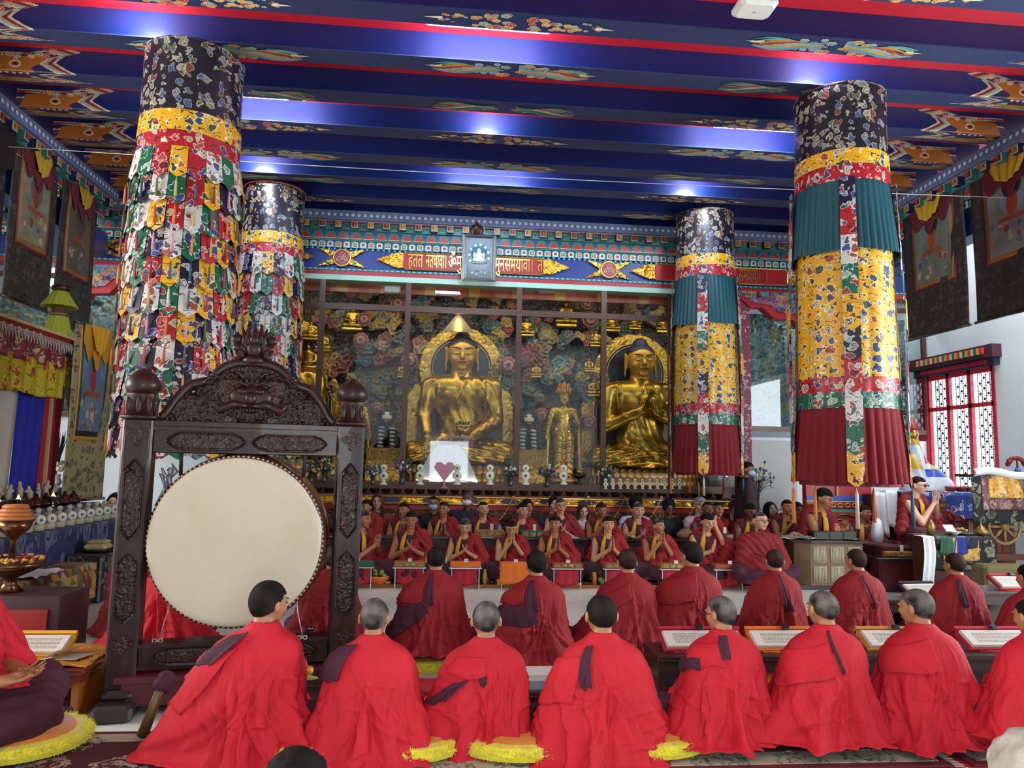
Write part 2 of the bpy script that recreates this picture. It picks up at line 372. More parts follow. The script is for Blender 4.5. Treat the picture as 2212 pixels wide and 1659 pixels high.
# ================================================================ the hall
k = N('marble floor'); v = k.oc(); br = k.n('TexBrick', {'Vector': v, 'Scale': 1, 'Mortar Size': .003, 'Brick Width': .6, 'Row Height': .6, 'Color1': (.62, .68, .61, 1), 'Color2': (.66, .71, .64, 1), 'Mortar': (.5, .54, .48, 1)}, offset=0)
k.set(color=k.mix(k.noise(v, 3, 6, 1.5).outputs[0], br.outputs[0], (.76, .80, .72)), rough=.2); MAT['floor'] = k.m
struct(B().box((-8, -1.2, -.15), (11, 14.9, 0)).build('floor', MAT['floor']))
CB, CH = 5.65, 5.92; XL, XR = -5.45, 7.05; YA, DY = 6.34, .8426; YC = 12.1
red_c = M('ceiling red', '#b01826', .45, vs=3); blue_c = M('beam blue', '#081e52', .33, vs=3, bump=.15, bs=14, coat=.25)
slate_c = M('beam slate blue', '#262f54', .5, vs=3)
struct(B().box((-8, -1.2, CH), (11, 14.9, CH+.15)).build('ceiling', red_c))
YB = [YA+DY*i for i in range(-8, 7)]
for y in YB:
    b = struct(B().box((XL, y, CB+.012), (XR, y+.27, CH)).build('ceiling_beam', blue_c))
    B().box((XL, y+.002, CB), (XR, y+.268, CB+.012)).build('beam_underside', slate_c, b)
white_w = M('wall white', '#cfd8dc', .7, var=.03, vs=2, bump=.1, bs=25)
# walls: left, right with a lattice window, the far wall, the entrance wall behind the photographer
struct(B().box((-7.6, -1.2, 0), (-7.45, 13.4, 1.6)).box((-7.6, -1.2, 4.6), (-7.45, 13.4, CH)).box((-7.6, 7.2, 1.6), (-7.45, 13.4, 4.6)).box((-7.6, -1.2, 1.6), (-7.45, 2, 4.6)).build('wall_left', white_w))
XW = 8.55; w0 = P(2005, 815, X=XW); w1 = P(2150, 900, X=XW); wy0, wy1 = w1.y-.0, w0.y; wz1 = w0.z; wz0 = .9
struct(B().box((XW, wy1, 0), (XW+.2, 13.4, CH)).box((XW, 6.6, 0), (XW+.2, wy0, CH)).box((XW, wy0, wz1), (XW+.2, wy1, CH)).box((XW, wy0, 0), (XW+.2, wy1, wz0))
       .box((XW, -1.2, 0), (XW+.2, 2.2, CH)).box((XW, 2.2, 0), (XW+.2, 6.6, 1.2)).box((XW, 2.2, 4.2), (XW+.2, 6.6, CH)).build('wall_right', white_w))
struct(B().box((-7.5, -1.2, 2.5), (8.6, -1.0, CH)).box((-7.5, -1.2, 0), (-.4, -1.0, 2.5)).box((1.0, -1.2, 0), (7.2, -1.0, 2.5)).box((8.3, -1.2, 0), (8.6, -1, 2.5)).build('wall_back', white_w))
# ---- window
win = struct(empty('window_1')); rd = M('window red', '#b3202e', .4); dk = M('window iron', '#2c2a33', .5)
b = B(); n = 3
for i in range(n+1): y = wy0+(wy1-wy0)*i/n; b.box((XW-.02, y-.035, wz0), (XW+.04, y+.035, wz1))
b.box((XW-.02, wy0, wz1-.08), (XW+.04, wy1, wz1)).box((XW-.02, wy0, wz0), (XW+.04, wy1, wz0+.08)).box((XW-.02, wy0, wz1-.62), (XW+.04, wy1, wz1-.55)).build('window_frame', rd, win)
b = B()
for i in range(n):
    a = wy0+(wy1-wy0)*i/n+.08; c = wy0+(wy1-wy0)*(i+1)/n-.08; m = int((c-a)/.085); zs = np.arange(wz0+.1, wz1-.1, .085)
    for j in range(m+1): y = a+(c-a)*j/m; b.box((XW+.07, y-.0065, wz0), (XW+.08, y+.0065, wz1))
    for q, z in enumerate(zs):
        b.box((XW+.07, a, z-.005), (XW+.08, c, z+.005))
        for j in range(m):
            if (q+j) % 2 == 0: y = a+(c-a)*(j+.5)/m; b.obox((XW+.078, y, z+.04), ((1, 0, 0), (0, .7, .7), (0, -.7, .7)), (.005, .022, .022))
b.build('lattice', dk, win)
b = B().box((XW-.1, wy0-.15, wz1), (XW+.1, wy1+.25, wz1+.12), '#20264a').box((XW-.16, wy0-.2, wz1+.12), (XW+.1, wy1+.3, wz1+.32), '#4a2030')
for i in range(26):
    y = wy0+(wy1-wy0)*i/25; c = ['#c23a32', '#d8a23a', '#2d6a58', '#c9c2b0'][i % 4]; b.box((XW-.2, y-.03, wz1+.18), (XW-.15, y+.03, wz1+.28), c); b.box((XW-.13, y-.02, wz1+.03), (XW-.09, y+.02, wz1+.09), '#b3202e')
b.box((XW-.05, wy1, .3), (XW+.05, wy1+.26, wz1+.12), '#b02430').build('lintel', attr_mat(), win, paint=True)
gl = N('window haze'); gl.set(color=(.9, .95, 1), emit=(.92, .96, 1), estr=1.5, rough=.9)   # bright overcast sky close behind the lattice
sky = glow('overcast daylight', '#e8f2ff', 3.6)
struct(B().box((XW+.75, 6.4, -.2), (XW+.8, 13.0, 5.4)).build('window_2_sky', sky))
# ---- far wall and altar case
gb = P(1650, 921, Y=12.3).z
wb = B().box((-7.5, 14.75, 0), (8.75, 14.9, CH))
c0, c1 = P(482, 800, Y=12.2).x, P(1597, 800, Y=12.2).x   # width of the central case
wb.box((-7.5, 12.3, 0), (c0, 12.45, 2.25)).box((c1, 12.3, 0), (XW, 12.45, 2.1)).box((-7.5, 12.32, 4.7), (XW, 12.5, CH)).box((c0-.08, 12.3, 0), (c0, 14.8, 4.9)).box((c1, 12.3, 0), (c1+.08, 14.8, 4.9)).box((-7.5, 11.75, Z['dots']+.0), (XW, 12.4, CH)) if 0 else wb.box((-7.5, 12.3, 0), (c0, 12.45, 2.25)).box((c1, 12.3, 0), (XW, 12.45, 2.1)).box((-7.5, 12.32, 4.7), (XW, 12.5, CH)).box((c0-.08, 12.3, 0), (c0, 14.8, 4.9)).box((c1, 12.3, 0), (c1+.08, 14.8, 4.9))
struct(wb.build('wall_far', white_w))
q0 = P(1612, 950, Y=12.29); q1 = P(1722, 1100, Y=12.29)
B().box((q0.x, 12.27, q1.z), (q1.x, 12.30, q0.z)).build('trim_1', M('roller panel', '#b9b8b4', .8, var=.05)); bpy.data.objects['trim_1']['kind'] = 'structure'
# ---- painted cornice over the altar and along both side beams
PA = attr_mat('painted', .42); zc = lambda py: P(1000, py, Y=YC).z
Z = dict(top=CB, dots=zc(490), sq=zc(507), tri=zc(525), arch=zc(541), board=zc(586), teal=zc(590), red=zc(600), mint=zc(611))
def cornice(name, L, T, ext=False):
    """T(s along, d out of the wall, z) -> xyz ; L = length"""
    b = B()
    def bx(s0, s1, d0, d1, z0, z1, c):
        v = [T(s, d, z) for z in (z0, z1) for s, d in ((s0, d0), (s1, d0), (s1, d1), (s0, d1))]
        b.add(v, [(0, 3, 2, 1), (4, 5, 6, 7), (0, 1, 5, 4), (1, 2, 6, 5), (2, 3, 7, 6), (3, 0, 4, 7)], c)
    bx(0, L, -.2, .34, Z['dots'], Z['top'], '#6d7ea6'); bx(0, L, -.2, .2, Z['sq'], Z['dots'], '#4d7f78'); bx(0, L, -.2, .15, Z['tri'], Z['sq'], '#2f7a6c'); bx(0, L, -.2, .1, Z['arch'], Z['tri'], '#1c2b5c')
    bx(0, L, .1, .12, Z['tri']-.008, Z['tri']+.006, '#8fc4b8'); bx(0, L, -.2, .28, Z['dots']-.012, Z['dots']+.01, '#c9878a')
    n = int(L/.098)
    for i in range(n):
        s = (i+.5)*L/n; zm = (Z['dots']+Z['top'])/2; rr = .03; m = 8; v = [T(s+rr*math.cos(2*PI*a/m), .35, zm+rr*math.sin(2*PI*a/m)) for a in range(m)]+[T(s, .362, zm)]
        b.add(v, [(a, (a+1) % m, m) for a in range(m)], '#c8d0e2')
    n = int(L/.26); zs, zt = Z['sq'], Z['dots']; hh = (zt-zs)*.42; zm = (zs+zt)/2
    for i in range(n):
        s = (i+.5)*L/n; o = i % 2; bx(s-.055, s+.055, .1, .30, zm-hh, zm+hh, '#1d2450' if o else '#2f7468'); bx(s-.05, s+.05, .30, .306, zm-hh*.92, zm+hh*.92, '#b9c7c9')
        bx(s-.042, s+.042, .306, .311, zm-hh*.75, zm+hh*.75, '#c27a2c' if o else '#8c1c20')
        for q in ((-.02, .012, -.02, .022), (.0, .02, -.028, -.008), (-.02, -.008, -.03, .02), (-.022, .026, .018, .028)): bx(s+q[0], s+q[1], .311, .314, zm+q[2], zm+q[3], '#e09a44' if o else '#d8602c')
        s += .13; bx(s-.035, s+.035, .15, .215, zm-hh*.8, zm+hh*.7, '#6f9d90'); bx(s-.022, s+.022, .215, .22, zm-hh*.5, zm+hh*.3, '#2d5c58')
    n = int(L/.205); za, zb = Z['tri'], Z['sq']
    for i in range(n):
        s = (i+.5)*L/n
        for dx, c, w, e in ((0, '#c01c22', .085, .155), (.1, '#27407c', .05, .16)):
            m = .012
            pts = [(s+dx-w, za+m), (s+dx+w, za+m), (s+dx+w*.55, za+.06), (s+dx, zb-.02), (s+dx-w*.55, za+.06)] if dx == 0 else [(s+dx-w, zb-m), (s+dx+w, zb-m), (s+dx, za+.03)]
            v = [T(x, e, z) for x, z in pts]; b.add(v, [tuple(range(len(v)))], c)
        b.add([T(x, .157, z) for x, z in ((s-.09, za+.008), (s+.09, za+.008), (s+.085, za+.016), (s-.085, za+.016))], [(0, 1, 2, 3)], '#e8c9a8')
    n = int(L/.135); za, zb = Z['arch'], Z['tri']; zm = (za+zb)/2-.01
    for i in range(n):
        s = (i+.5)*L/n; o = i % 2
        for q, (w, c) in enumerate(((.058, '#5ea9a4'), (.044, '#e6e2d2'), (.034, '#1c2b5c' if o else '#d9cfc2'), (.024, '#d9963c' if o else '#a51c28'))):
            h0, h1 = zm-w, zm+w*.9; v = [T(x, .105+.004*q, z) for x, z in ((s-w, h0), (s+w, h0), (s+w, h1-w*.4), (s+w*.6, h1), (s-w*.6, h1), (s-w, h1-w*.4))]; b.add(v, [tuple(range(6))], c)
    o = struct(b.build(name, PA, paint=True)); return o
cx0, cx1 = P(197, 520, Y=YC).x-.1, XR
cor = cornice('trim_2', XW-(-7.4), lambda s, d, z: (-7.4+s, YC-d+.25, z))
cornice('trim_3', 12.0, lambda s, d, z: (XL+d, s-.3, z)); cornice('trim_4', 12.0, lambda s, d, z: (XR-d, s-.3, z))
side = M('side beam navy', '#20306e', .4)
struct(B().box((XL-.25, -1, Z['board']), (XL+.05, YC, Z['arch'])).build('ceiling_side_beam', side)); struct(B().box((XR-.05, -1, Z['board']), (XR+.25, YC, Z['arch'])).build('ceiling_side_beam', side))
YF = YC+.2
struct(B().box((XL, YC+.02, CB-.0), (XR, YC+.5, CH)).build('ceiling_edge', blue_c))
b = B().box((-7.4, YF, Z['teal']), (XW, YF+.3, Z['arch']), '#1c2f7c').box((-7.4, YF-.03, Z['red']), (XW, YF+.3, Z['teal']), '#a41f2c').box((c0-.1, YF-.06, Z['mint']), (c1+.1, YF+.3, Z['red']), '#a9cdbb').box((-7.4, YF-.04, Z['teal']), (XW, YF+.1, Z['board']), '#2a6d70')
n = int(15.8/.09)
for i in range(n): x = -7.3+i*.09; b.box((x, YF-.05, Z['teal']+.006), (x+.045, YF-.04, Z['board']-.004), '#6fc0b8'); b.box((x+.03, YF-.03, Z['arch']-.03), (x+.06, YF-.02, Z['arch']), '#6fc0b8')
frieze = struct(b.build('trim_5', PA, paint=True))
gold = M('gilt carving', '#d69a32', .3, .75, var=.25, vs=18); goldr = M('gilt rim', '#e0b060', .3, .8); redb = M('frieze red', '#a5141f', .45)
zb0, zb1 = Z['board'], Z['arch']; zm = (zb0+zb1)/2; hb = (zb1-zb0)/2
f3 = lambda u, w, h: np.stack([u, YF-.005-h, w], 1)
def board(cxp, txt=None):
    cx = P(cxp, 570, Y=YF).x; a = 1.2; w = hb*.80
    pl = [(cx+x, zm+z) for x, z in ((-a, -w+.05), (-a+.05, -w), (a-.05, -w), (a, -w+.05), (a, w-.05), (a-.05, w), (-a+.05, w), (-a, w-.05))]
    B().prism(pl, 0, .05, lambda u, z, h: (u, YF-h, z)).build('inscription_board', redb, frieze)
    B().tube([(u, YF-.055, z) for u, z in pl+pl[:1]], .014, 6).build('board_rim', goldr, frieze)
    for sg in (-1, 1):
        pl2 = [(cx+sg*(a+x), zm+z) for x, z in ((-.02, -w), (.14, -w*.9), (.25, -w*.55), (.45, 0), (.25, w*.55), (.14, w*.9), (-.02, w))]
        relief('gilt_scroll', pl2, f3, .011, .07, gold, frieze, seed=int(cxp)+sg, size=.06, base=.3)
    if txt:
        for i, (s_, dx, dw) in enumerate(txt):
            fc = bpy.data.curves.new('inscription_lettering', 'FONT'); fc.body = s_; fc.size = .36; fc.extrude = .008; fc.align_x = 'LEFT'; fc.shear = 0; fc.offset = .001
            fc.materials.append(goldr); o = bpy.data.objects.new('inscription_lettering', fc); COL.objects.link(o); o.location = (P(dx, 570, Y=YF).x, YF-.062, zm-.10); o.rotation_euler = (R(90), 0, 0); o.parent = frieze; bpy.context.view_layer.update(); o.scale = (dw*YF/1600/max(o.dimensions.x, .05), .95, 1)
def medallion(cxp):
    cx = P(cxp, 555, Y=YF).x; w = hb*.98
    for sx in (-1, 1):
        pl = [(cx+sx*x, zm+z) for x, z in ((0, -w*.55), (.08, -w*.6), (.44, -w), (.30, -w*.5), (.17, 0), (.30, w*.5), (.44, w), (.08, w*.6), (0, w*.55))]
        relief('gilt_scroll', pl, f3, .011, .06, gold, frieze, seed=int(cxp)+sx, size=.05, base=.3)
        for sz in (-1, 1): B().ball((cx+sx*.19, YF-.06, zm+sz*w*.55), (.022, .012, .026), 8).build('turquoise_stone', M('turquoise', '#4c9c92', .25), frieze)
    b = B().lathe([(.155, 0), (.155, -.07), (.135, -.085), (.13, -.07)], (cx, YF, zm), 28, ax='y'); b.build('medallion_ring', goldr, frieze, True)
    b = B().lathe([(.132, 0), (.132, -.075)], (cx, YF, zm), 28, '#9c1622', ax='y')
    for sg in (-1, 1):
        b.tube([(cx+sg*(.02+.07*math.sin(t)), YF-.08, zm-.02+.04*math.cos(t*1.6)) for t in np.linspace(0, 3, 9)], .008, 5, '#d8b8a8')
        b.tube([(cx+sg*.015, YF-.08, zm-.05), (cx+sg*.012, YF-.08, zm+.03), (cx+sg*.05, YF-.08, zm+.06)], .006, 5, '#d8b8a8')
    b.tube([(cx-.05, YF-.08, zm-.07), (cx, YF-.08, zm-.09), (cx+.05, YF-.08, zm-.07)], .006, 5, '#d8b8a8').ball((cx, YF-.08, zm+.075), .014, 6, '#d8b8a8', 5)
    b.build('medallion_disc', PA, frieze, paint=True)
board(1024, [('हतत', 882, 32), ('नतथावा।', 920, 44), ('ॐमुन', 968, 40), ('मुनसमयावा।', 1068, 84), ('त', 1160, 12)]); board(1556, [('समयावा।', 1592, 50), ('।', 1646, 4)]); board(460, [('नसथ', 500, 36), ('सम', 540, 20)])
for c in (740, 1314): medallion(c)
medallion(210)
# ---- silver framed picture on the cornice
sil = M('silver metal', '#a9adb0', .3, .9, bump=.4, bs=60); p0 = P(999, 608, Y=11.9); p1 = P(1068, 516, Y=11.9)
t = empty('framed_picture', ((p0.x+p1.x)/2, 11.82, p0.z), 0, 'silver framed picture of a seated white figure hung on the inscribed beam', 'picture'); w, h = (p1.x-p0.x)/2, p1.z-p0.z
b = B()
for e, d, q in ((0, .05, .03), (.035, .035, .02)):
    b.tube([(-w+e, -d, e), (w-e, -d, e), (w-e, -d, h-e), (-w+e, -d, h-e), (-w+e, -d, e)], q, 6)
b.build('frame', sil, t); B().box((-w, -.03, 0), (w, .02, h)).build('backing', M('picture wood', '#4a2a1c', .5), t)
b = B().box((-w+.04, -.045, .04), (w-.04, -.03, h-.04), '#8f9aa0'); cz = h*.5
for i in range(16): a = PI*(i/15)*1.3-PI*.15; b.ball((.16*math.cos(a), -.05, cz+.03+.19*math.sin(a)), (.025, .008, .025), 8, '#c3cbd0' if i % 2 else '#5c7c8a', 5)
b.lathe([(.13, 0), (.13, -.012)], (0, -.04, cz+.06), 20, '#4e7488', ax='y').ball((0, -.055, cz+.12), (.03, .012, .038), 10, '#e2e4e2').ball((0, -.055, cz+.04), (.055, .014, .06), 10, '#dfe3e4').ball((0, -.055, cz-.03), (.11, .014, .035), 10, '#d4d8da')
b.ball((-.075, -.053, cz+.04), (.02, .01, .05), 8, '#dfe3e4').ball((.075, -.053, cz+.04), (.02, .01, .05), 8, '#dfe3e4').ball((0, -.053, cz-.08), (.13, .012, .025), 10, '#6e7f8c')
for i in range(9): b.ball((-.14+.035*i, -.05, .1+.02*(i % 3)), (.022, .008, .018), 7, '#b9bec0' if i % 2 else '#78868c', 5)
b.ball((0, -.05, .16), (.06, .01, .02), 8, '#70787c').build('painted_image', PA, t, True, paint=True)
q = P(1030, 498, Y=11.8); b = B().lathe([(0, .03), (.1, .03), (.115, .0), (.1, -.03), (0, -.03)], (0, 0, 0), 20, ax='y', lobes=8, la=.05).tube([(-.04, -.04, -.06), (.04, -.04, -.03), (-.03, -.04, .01), (.04, -.04, .05)], .012, 6).ball((0, -.03, .12), .025, 8)
o = b.build('wall_crest', M('dark bronze', '#3a2018', .35, .5), None, True, q); tag(o, 'round dark bronze crest just above the silver framed picture', 'ornament')
# ---- painted ornaments on the beam undersides
rs = random.Random(4)
PALS = [['#d99c3c', '#c97f34', '#b8282e', '#e0b25a', '#8fb09a', '#d8863a'], ['#5d8fa8', '#6fa58a', '#c4862e', '#a83a34', '#8aa9b8', '#b59a3a'], ['#3f6f68', '#6e8c6a', '#b8604c', '#4d6f8c', '#b9a97c', '#35584f']]
def spiral(b, x, y, r, z, c, out='#cfc6ae', sg=1):
    m = 14; pts = [(x+r*(1+.12*math.cos(5*a))*math.cos(a), y+r*.62*(1+.12*math.cos(5*a))*math.sin(a)) for a in [2*PI*i/m for i in range(m)]]
    for k_, cc, dz in ((1.0, out, 0), (.86, c, .0008), (.5, out, .0014), (.40, c, .002), (.16, '#7c1c1c', .0026)):
        b.add([(x+(px-x)*k_, y+(py-y)*k_, z-dz) for px, py in pts], [tuple(range(m-1, -1, -1))], cc)
def ornament(kind):
    b = B(); pal = PALS[kind]; L = .88; H_ = .105
    b.add([(-L, 0, -.001), (-.7, H_*.55, -.001), (0, H_*.75, -.001), (.7, H_*.55, -.001), (L, 0, -.001), (.7, -H_*.6, -.001), (0, -H_*.7, -.001), (-.7, -H_*.6, -.001)], [tuple(range(8))], '#22305e')
    if kind < 2:
        for sg in (-1, 1):
            for i in range(34):
                t_ = rs.random(); x = .05+.78*t_; env = H_*(1-t_**2.2*.8); y = rs.uniform(-env, env); spiral(b, sg*x, y, rs.uniform(.028, .06)*(1-.45*t_), -.002-.0035*i/34*2, rs.choice(pal))
            b.add([(sg*.72, .02, -.009), (sg*.90, 0, -.009), (sg*.72, -.025, -.009)][::sg], [(0, 1, 2)], '#e8dcc0')
    if kind > 0:
        for sg in (-1, 1):
            for i in range(7):
                y0 = -.06+.02*i; pts = [(sg*(.12+.1*j), y0+.035*math.sin(j*.9+i*.6)+.01*j*(.3 if kind > 1 else .2), -.010-.0004*i) for j in range(8)]
                w = [.012, .02, .022, .02, .018, .014, .01, .004]
                b.add([(p[0], p[1]+ww*s_, p[2]) for p, ww in zip(pts, w) for s_ in (-1, 1)], [((2*j, 2*j+2, 2*j+3, 2*j+1) if sg < 0 else (2*j+1, 2*j+3, 2*j+2, 2*j)) for j in range(7)], pal[i % len(pal)])
            for i in range(5): spiral(b, sg*(.1+.13*i), .05*math.sin(i*2), .022, -.014, '#c8684c')
    return b
orn = [ornament(i) for i in range(3)]; om = [None]*3; PO = attr_mat('painted ornament', .5)
beams = [o for o in bpy.data.objects if o.name.startswith('ceiling_beam')]; beams.sort(key=lambda o: o.data.vertices[0].co.y)
OX = {1157: 0}
kk = 0
for bi, y in enumerate(YB):
    if y < 4.5: continue
    for X in (.62+.0*y, -2.35, 3.7):
        if X > 3 and y > 12: continue
        kd = (bi+1) % 3 if X < 3 and X > 0 else (bi+2) % 3 if X > 0 else (bi+1) % 3
        if om[kd] is None: o = orn[kd].build('painted_cloud_ornament', PO, paint=True); om[kd] = o
        else: o = om[kd].copy(); COL.objects.link(o)
        o.parent = beams[bi]; o.location = (X, y+.135, CB-.001)
# ---- dragon heads painted on the beam ends, both sides
def dragon(sg):
    """painted over the front face (v>0) and the underside (v<0) of the beam end"""
    Lp = []
    def pg(pts, c): Lp.append((pts, c))
    out = [(0, .30), (.55, .30), (.72, .38), (.95, .42), (1.12, .36), (.95, .28), (.86, .16), (.98, .06), (1.1, -.02), (.92, -.06), (.8, -.12), (1.0, -.22), (1.22, -.28), (.85, -.3), (.5, -.33), (0, -.34)]
    for k_, c in ((1, '#b9b29c'), (.95, '#7c1f22'), (.89, '#8a9a86'), (.83, '#c9bfa6'), (.80, '#2a2450')): pg([(x*k_, y*k_) for x, y in out], c)
    for i in range(12):
        y0 = .31-.055*i; pg([(0, y0), (.18, y0+.03), (.34, y0+.01), (.18, y0+.005), (0, y0-.022)], ['#c9bfa6', '#8c2a24', '#16121c'][i % 3])
    pg([(.1, .2), (.3, .26), (.55, .24), (.8, .33), (.7, .14), (.6, .05), (.66, -.04), (.45, -.02), (.25, -.06), (.1, -.16), (.05, .0)], '#a4601e')
    pg([(.1, -.16), (.3, -.2), (.5, -.2), (.7, -.26), (.4, -.31), (.1, -.28)], '#957028'); pg([(.2, -.07), (.45, -.04), (.6, -.07), (.55, -.14), (.35, -.15), (.2, -.13)], '#4c1c4c')
    for i in range(5): x = .25+.07*i; pg([(x, -.045), (x+.045, -.045), (x+.02, -.10)], '#eee6d2')
    ci = lambda x, y, r: [(x+r*math.cos(a), y+r*math.sin(a)) for a in np.linspace(0, 2*PI, 11)[:-1]]
    for i in range(9): x, y = .30+.075*i, .27+.012*i*(i % 2)-.02*(i % 3); c = ['#a3262a', '#c98c2c', '#5d9a8a'][i % 3]; pg(ci(x, y, .04), '#c9bfa6'); pg(ci(x, y, .031), c); pg(ci(x, y, .014), '#c9bfa6')
    for i in range(7): x, y = .58+.06*i, -.17-.04*(i % 3); pg(ci(x, y, .034), '#c9bfa6'); pg(ci(x, y, .026), ['#5d9a8a', '#a3262a', '#c9862e'][i % 3])
    for r_, c in ((.062, '#d8cfb6'), (.046, '#a3491f'), (.024, '#1a1414')): pg(ci(.44, .11, r_), c)
    nu, nv = 120, 78; U, V_ = np.meshgrid(np.linspace(0, 1.25, nu), np.linspace(-.35, .43, nv)); u, v = U.ravel(), V_.ravel(); col = np.zeros((len(u), 3))
    for pts, c in Lp: col[inside(pts, u, v)] = lin(c)
    ok = inside(out, u, v); w = v*.68; pts = np.stack([sg*u, np.where(w > 0, -.004, -w-.002), np.where(w > 0, w+.002, -.004)], 1); i = np.arange(nu*nv).reshape(nv, nu); F = np.stack([i[:-1, :-1].ravel(), i[:-1, 1:].ravel(), i[1:, 1:].ravel(), i[1:, :-1].ravel()], 1); F = F[ok[F].all(1)]
    if sg < 0: F = F[:, ::-1]
    us = np.unique(F); mp = np.zeros(nu*nv, int); mp[us] = np.arange(len(us)); return mesh('painted_dragon_head', pts[us], mp[F], PO, None, False, col[us])
dm = {}
for bi, y in enumerate(YB):
    if y < 4.5: continue
    for sg in (1, -1):
        if sg not in dm: o = dm[sg] = dragon(sg)
        else: o = dm[sg].copy(); COL.objects.link(o)
        o.parent = beams[bi]; o.location = (XL+.34 if sg > 0 else XR-.34, y, CB)
# ---- tube lamps and spot lamps in the gaps between beams
tl = glow('tube lamp glow', '#9fc4ff', 34); wl = glow('white lamp glow', '#eef2ff', 30); house = M('lamp housing', '#d8d8dc', .4)
def fit(px, py):
    best = min(range(1, len(YB)), key=lambda i: abs(P(px, py, Y=YB[i]).z-(CB+.13))); return best, P(px, py, Y=YB[best]).x
for px, py in ((1070, 100), (1070, 385), (590, 250), (1620, 305)):
    i, x = fit(px, py); y = YB[i-1]+.27
    t = empty('tube_lamp', (x-.1, y+.05, CB+.035), 0, {100: 'white tube lamp on the beam over the hall, nearest of the middle ones', 385: 'tube lamp in the beam gap just before the altar beam', 250: 'tube lamp glowing blue right of the tall patchwork banner', 305: 'tube lamp glowing blue left of the tall teal and yellow banner'}[py], 'lamp', 'tube lamps in the beam gaps')
    B().box((-.6, -.045, -.02), (.6, -.02, .03)).build('housing', house, t); B().tube([(-.58, 0, 0), (.58, 0, 0)], .013, 8).build('glass_tube', tl, t); area('tube_light', (x-.1, y+.07, CB+.06), (100, 0, 0), 1.15, .05, 34, (.62, .82, 1), 170)
for px, py in ((1055, 272), (310, 60), (560, 365), (1770, 150), (1495, 412)):
    i, x = fit(px, py); y = YB[i-1]+.27
    t = empty('spot_lamp', (x, y+.12, CB+.12), 0, {272: 'round spot lamp between ceiling beams over the middle of the hall', 60: 'spot lamp over the tall patchwork banner', 365: 'spot lamp over the smaller patchwork banner', 150: 'spot lamp over the tall teal and yellow banner', 412: 'spot lamp over the smaller teal and yellow banner'}[py], 'lamp', 'spot lamps in the beam gaps')
    B().lathe([(.03, .12), (.06, .04), (.065, 0), (.055, 0), (.05, .03)], n=16).build('housing', house, t, True); B().ball((0, 0, .01), (.05, .05, .03), 12).build('bulb', wl, t, True); area('spot_light', (x, y+.15, CB+.10), (105, 0, 0), .09, .09, 26, (.92, .95, 1), 160)
p = P(1630, 3, Z=CB-.05); t = empty('ceiling_box', (p.x, p.y, CB-.12), 0, 'white rectangular fitting fixed under the nearest ceiling beam', 'ceiling fitting')
B().box((-.17, -.13, -.03), (.17, .13, .06), ch=.03).build('cover', M('cream plastic', '#c9c5bf', .45), t); B().lathe([(.012, -.036), (.012, -.028)], n=12).build('knob', M('grey plastic', '#9c9894', .5), t); B().box((-.05, -.04, .06), (.05, .04, .12)).build('mount', house, t)
# wire across the hall
a, b_ = P(-60, 312, Y=9.0), P(2300, 432, Y=8.2); pts = [a.lerp(b_, s_) - Vector((0, 0, .06*math.sin(PI*s_))) for s_ in np.linspace(0, 1, 24)]
pts[0].x = max(pts[0].x, -7.3)
tag(B().tube(pts, .004, 5).build('wire', M('white wire', '#c9c4c0', .4)), 'thin white wire strung across the hall under the ceiling beams', 'wire')
# ================================================================ hanging cylinder banners
B_BLACK = brocade('black cloud silk', '#17121f', ('#8c8c90', '#7c4038', '#4c5c8c', '#a09a80', '#59594f'), 12, .4, '#a39a82', '#17121f')
B_YEL = brocade('yellow cloud silk', '#d69c14', ('#b8b0a0', '#b05030', '#2c4a78', '#3c4a38', '#c8b060'), 11, .45, '#e8d8a0', '#2a2014')
B_RED = brocade('red cloud silk', '#a3121f', ('#c8c0b8', '#2c4a78', '#b85a5a', '#6f1a20', '#b0a890'), 11, .45, '#d8c0b0', '#4c0c14')
B_GRN = brocade('green cloud silk', '#0f5a3c', ('#b8c0b0', '#a83a34', '#2c4a8c', '#1c6a58', '#90a098'), 11, .45, '#c0ccb8', '#0a3024')
B_WHT = brocade('white cloud silk', '#c4c0b8', ('#a83a34', '#2c4a8c', '#6a6a60', '#2c5a44', '#b86a5a'), 11, .5, '#e8e4dc', '#4c4248')
B_NAV = brocade('navy cloud silk', '#120f2c', ('#b8b8b8', '#8c4038', '#4c5c9c', '#a09a80'), 11, .4, '#c0b8a8', '#1a1740')
TEAL = M('teal satin', '#0f4750', .45, vs=3); CRIM = M('crimson cotton', '#6e0a16', .9)
FIVE = [B_YEL, B_GRN, B_NAV, B_RED, B_WHT]
TASC = ['#c8742a', '#c8889a', '#7c1820', '#c9bfae', '#5c5c30', '#a8324c', '#4a4a54', '#1f4a5c', '#a84a24', '#b89a5c']
TAS = [M('tassel %s' % c, c, .6) for c in TASC]
def band(name, r0, r1, z0, z1, mat, par, pleat=0, amp=.0, nt=144, wob=0, a0=0, a1=2*PI, seed=1, th=.006):
    full = abs(a1-a0-2*PI) < 1e-3
    def fn(U, V):
        a = a0+(a1-a0)*U; r = r0+(r1-r0)*(1-V); z = z0+(z1-z0)*V
        if pleat: r = r+amp*(.25+.75*(1-V))*(np.abs(np.sin(a*pleat/2+.6*np.sin(a*3+seed)))**.8-.5)*2
        if wob: z = z-wob*(1-V)*np.abs(np.sin(a*3+seed))
        r = r+.006*np.sin(a*5+seed)*(1-V); return np.stack([r*np.sin(a), -r*np.cos(a), z], 1)
    return sheet(name, fn, nt, 12, th, mat, par) if not full else grid(name, fn, nt, 12, mat, par, close=True)
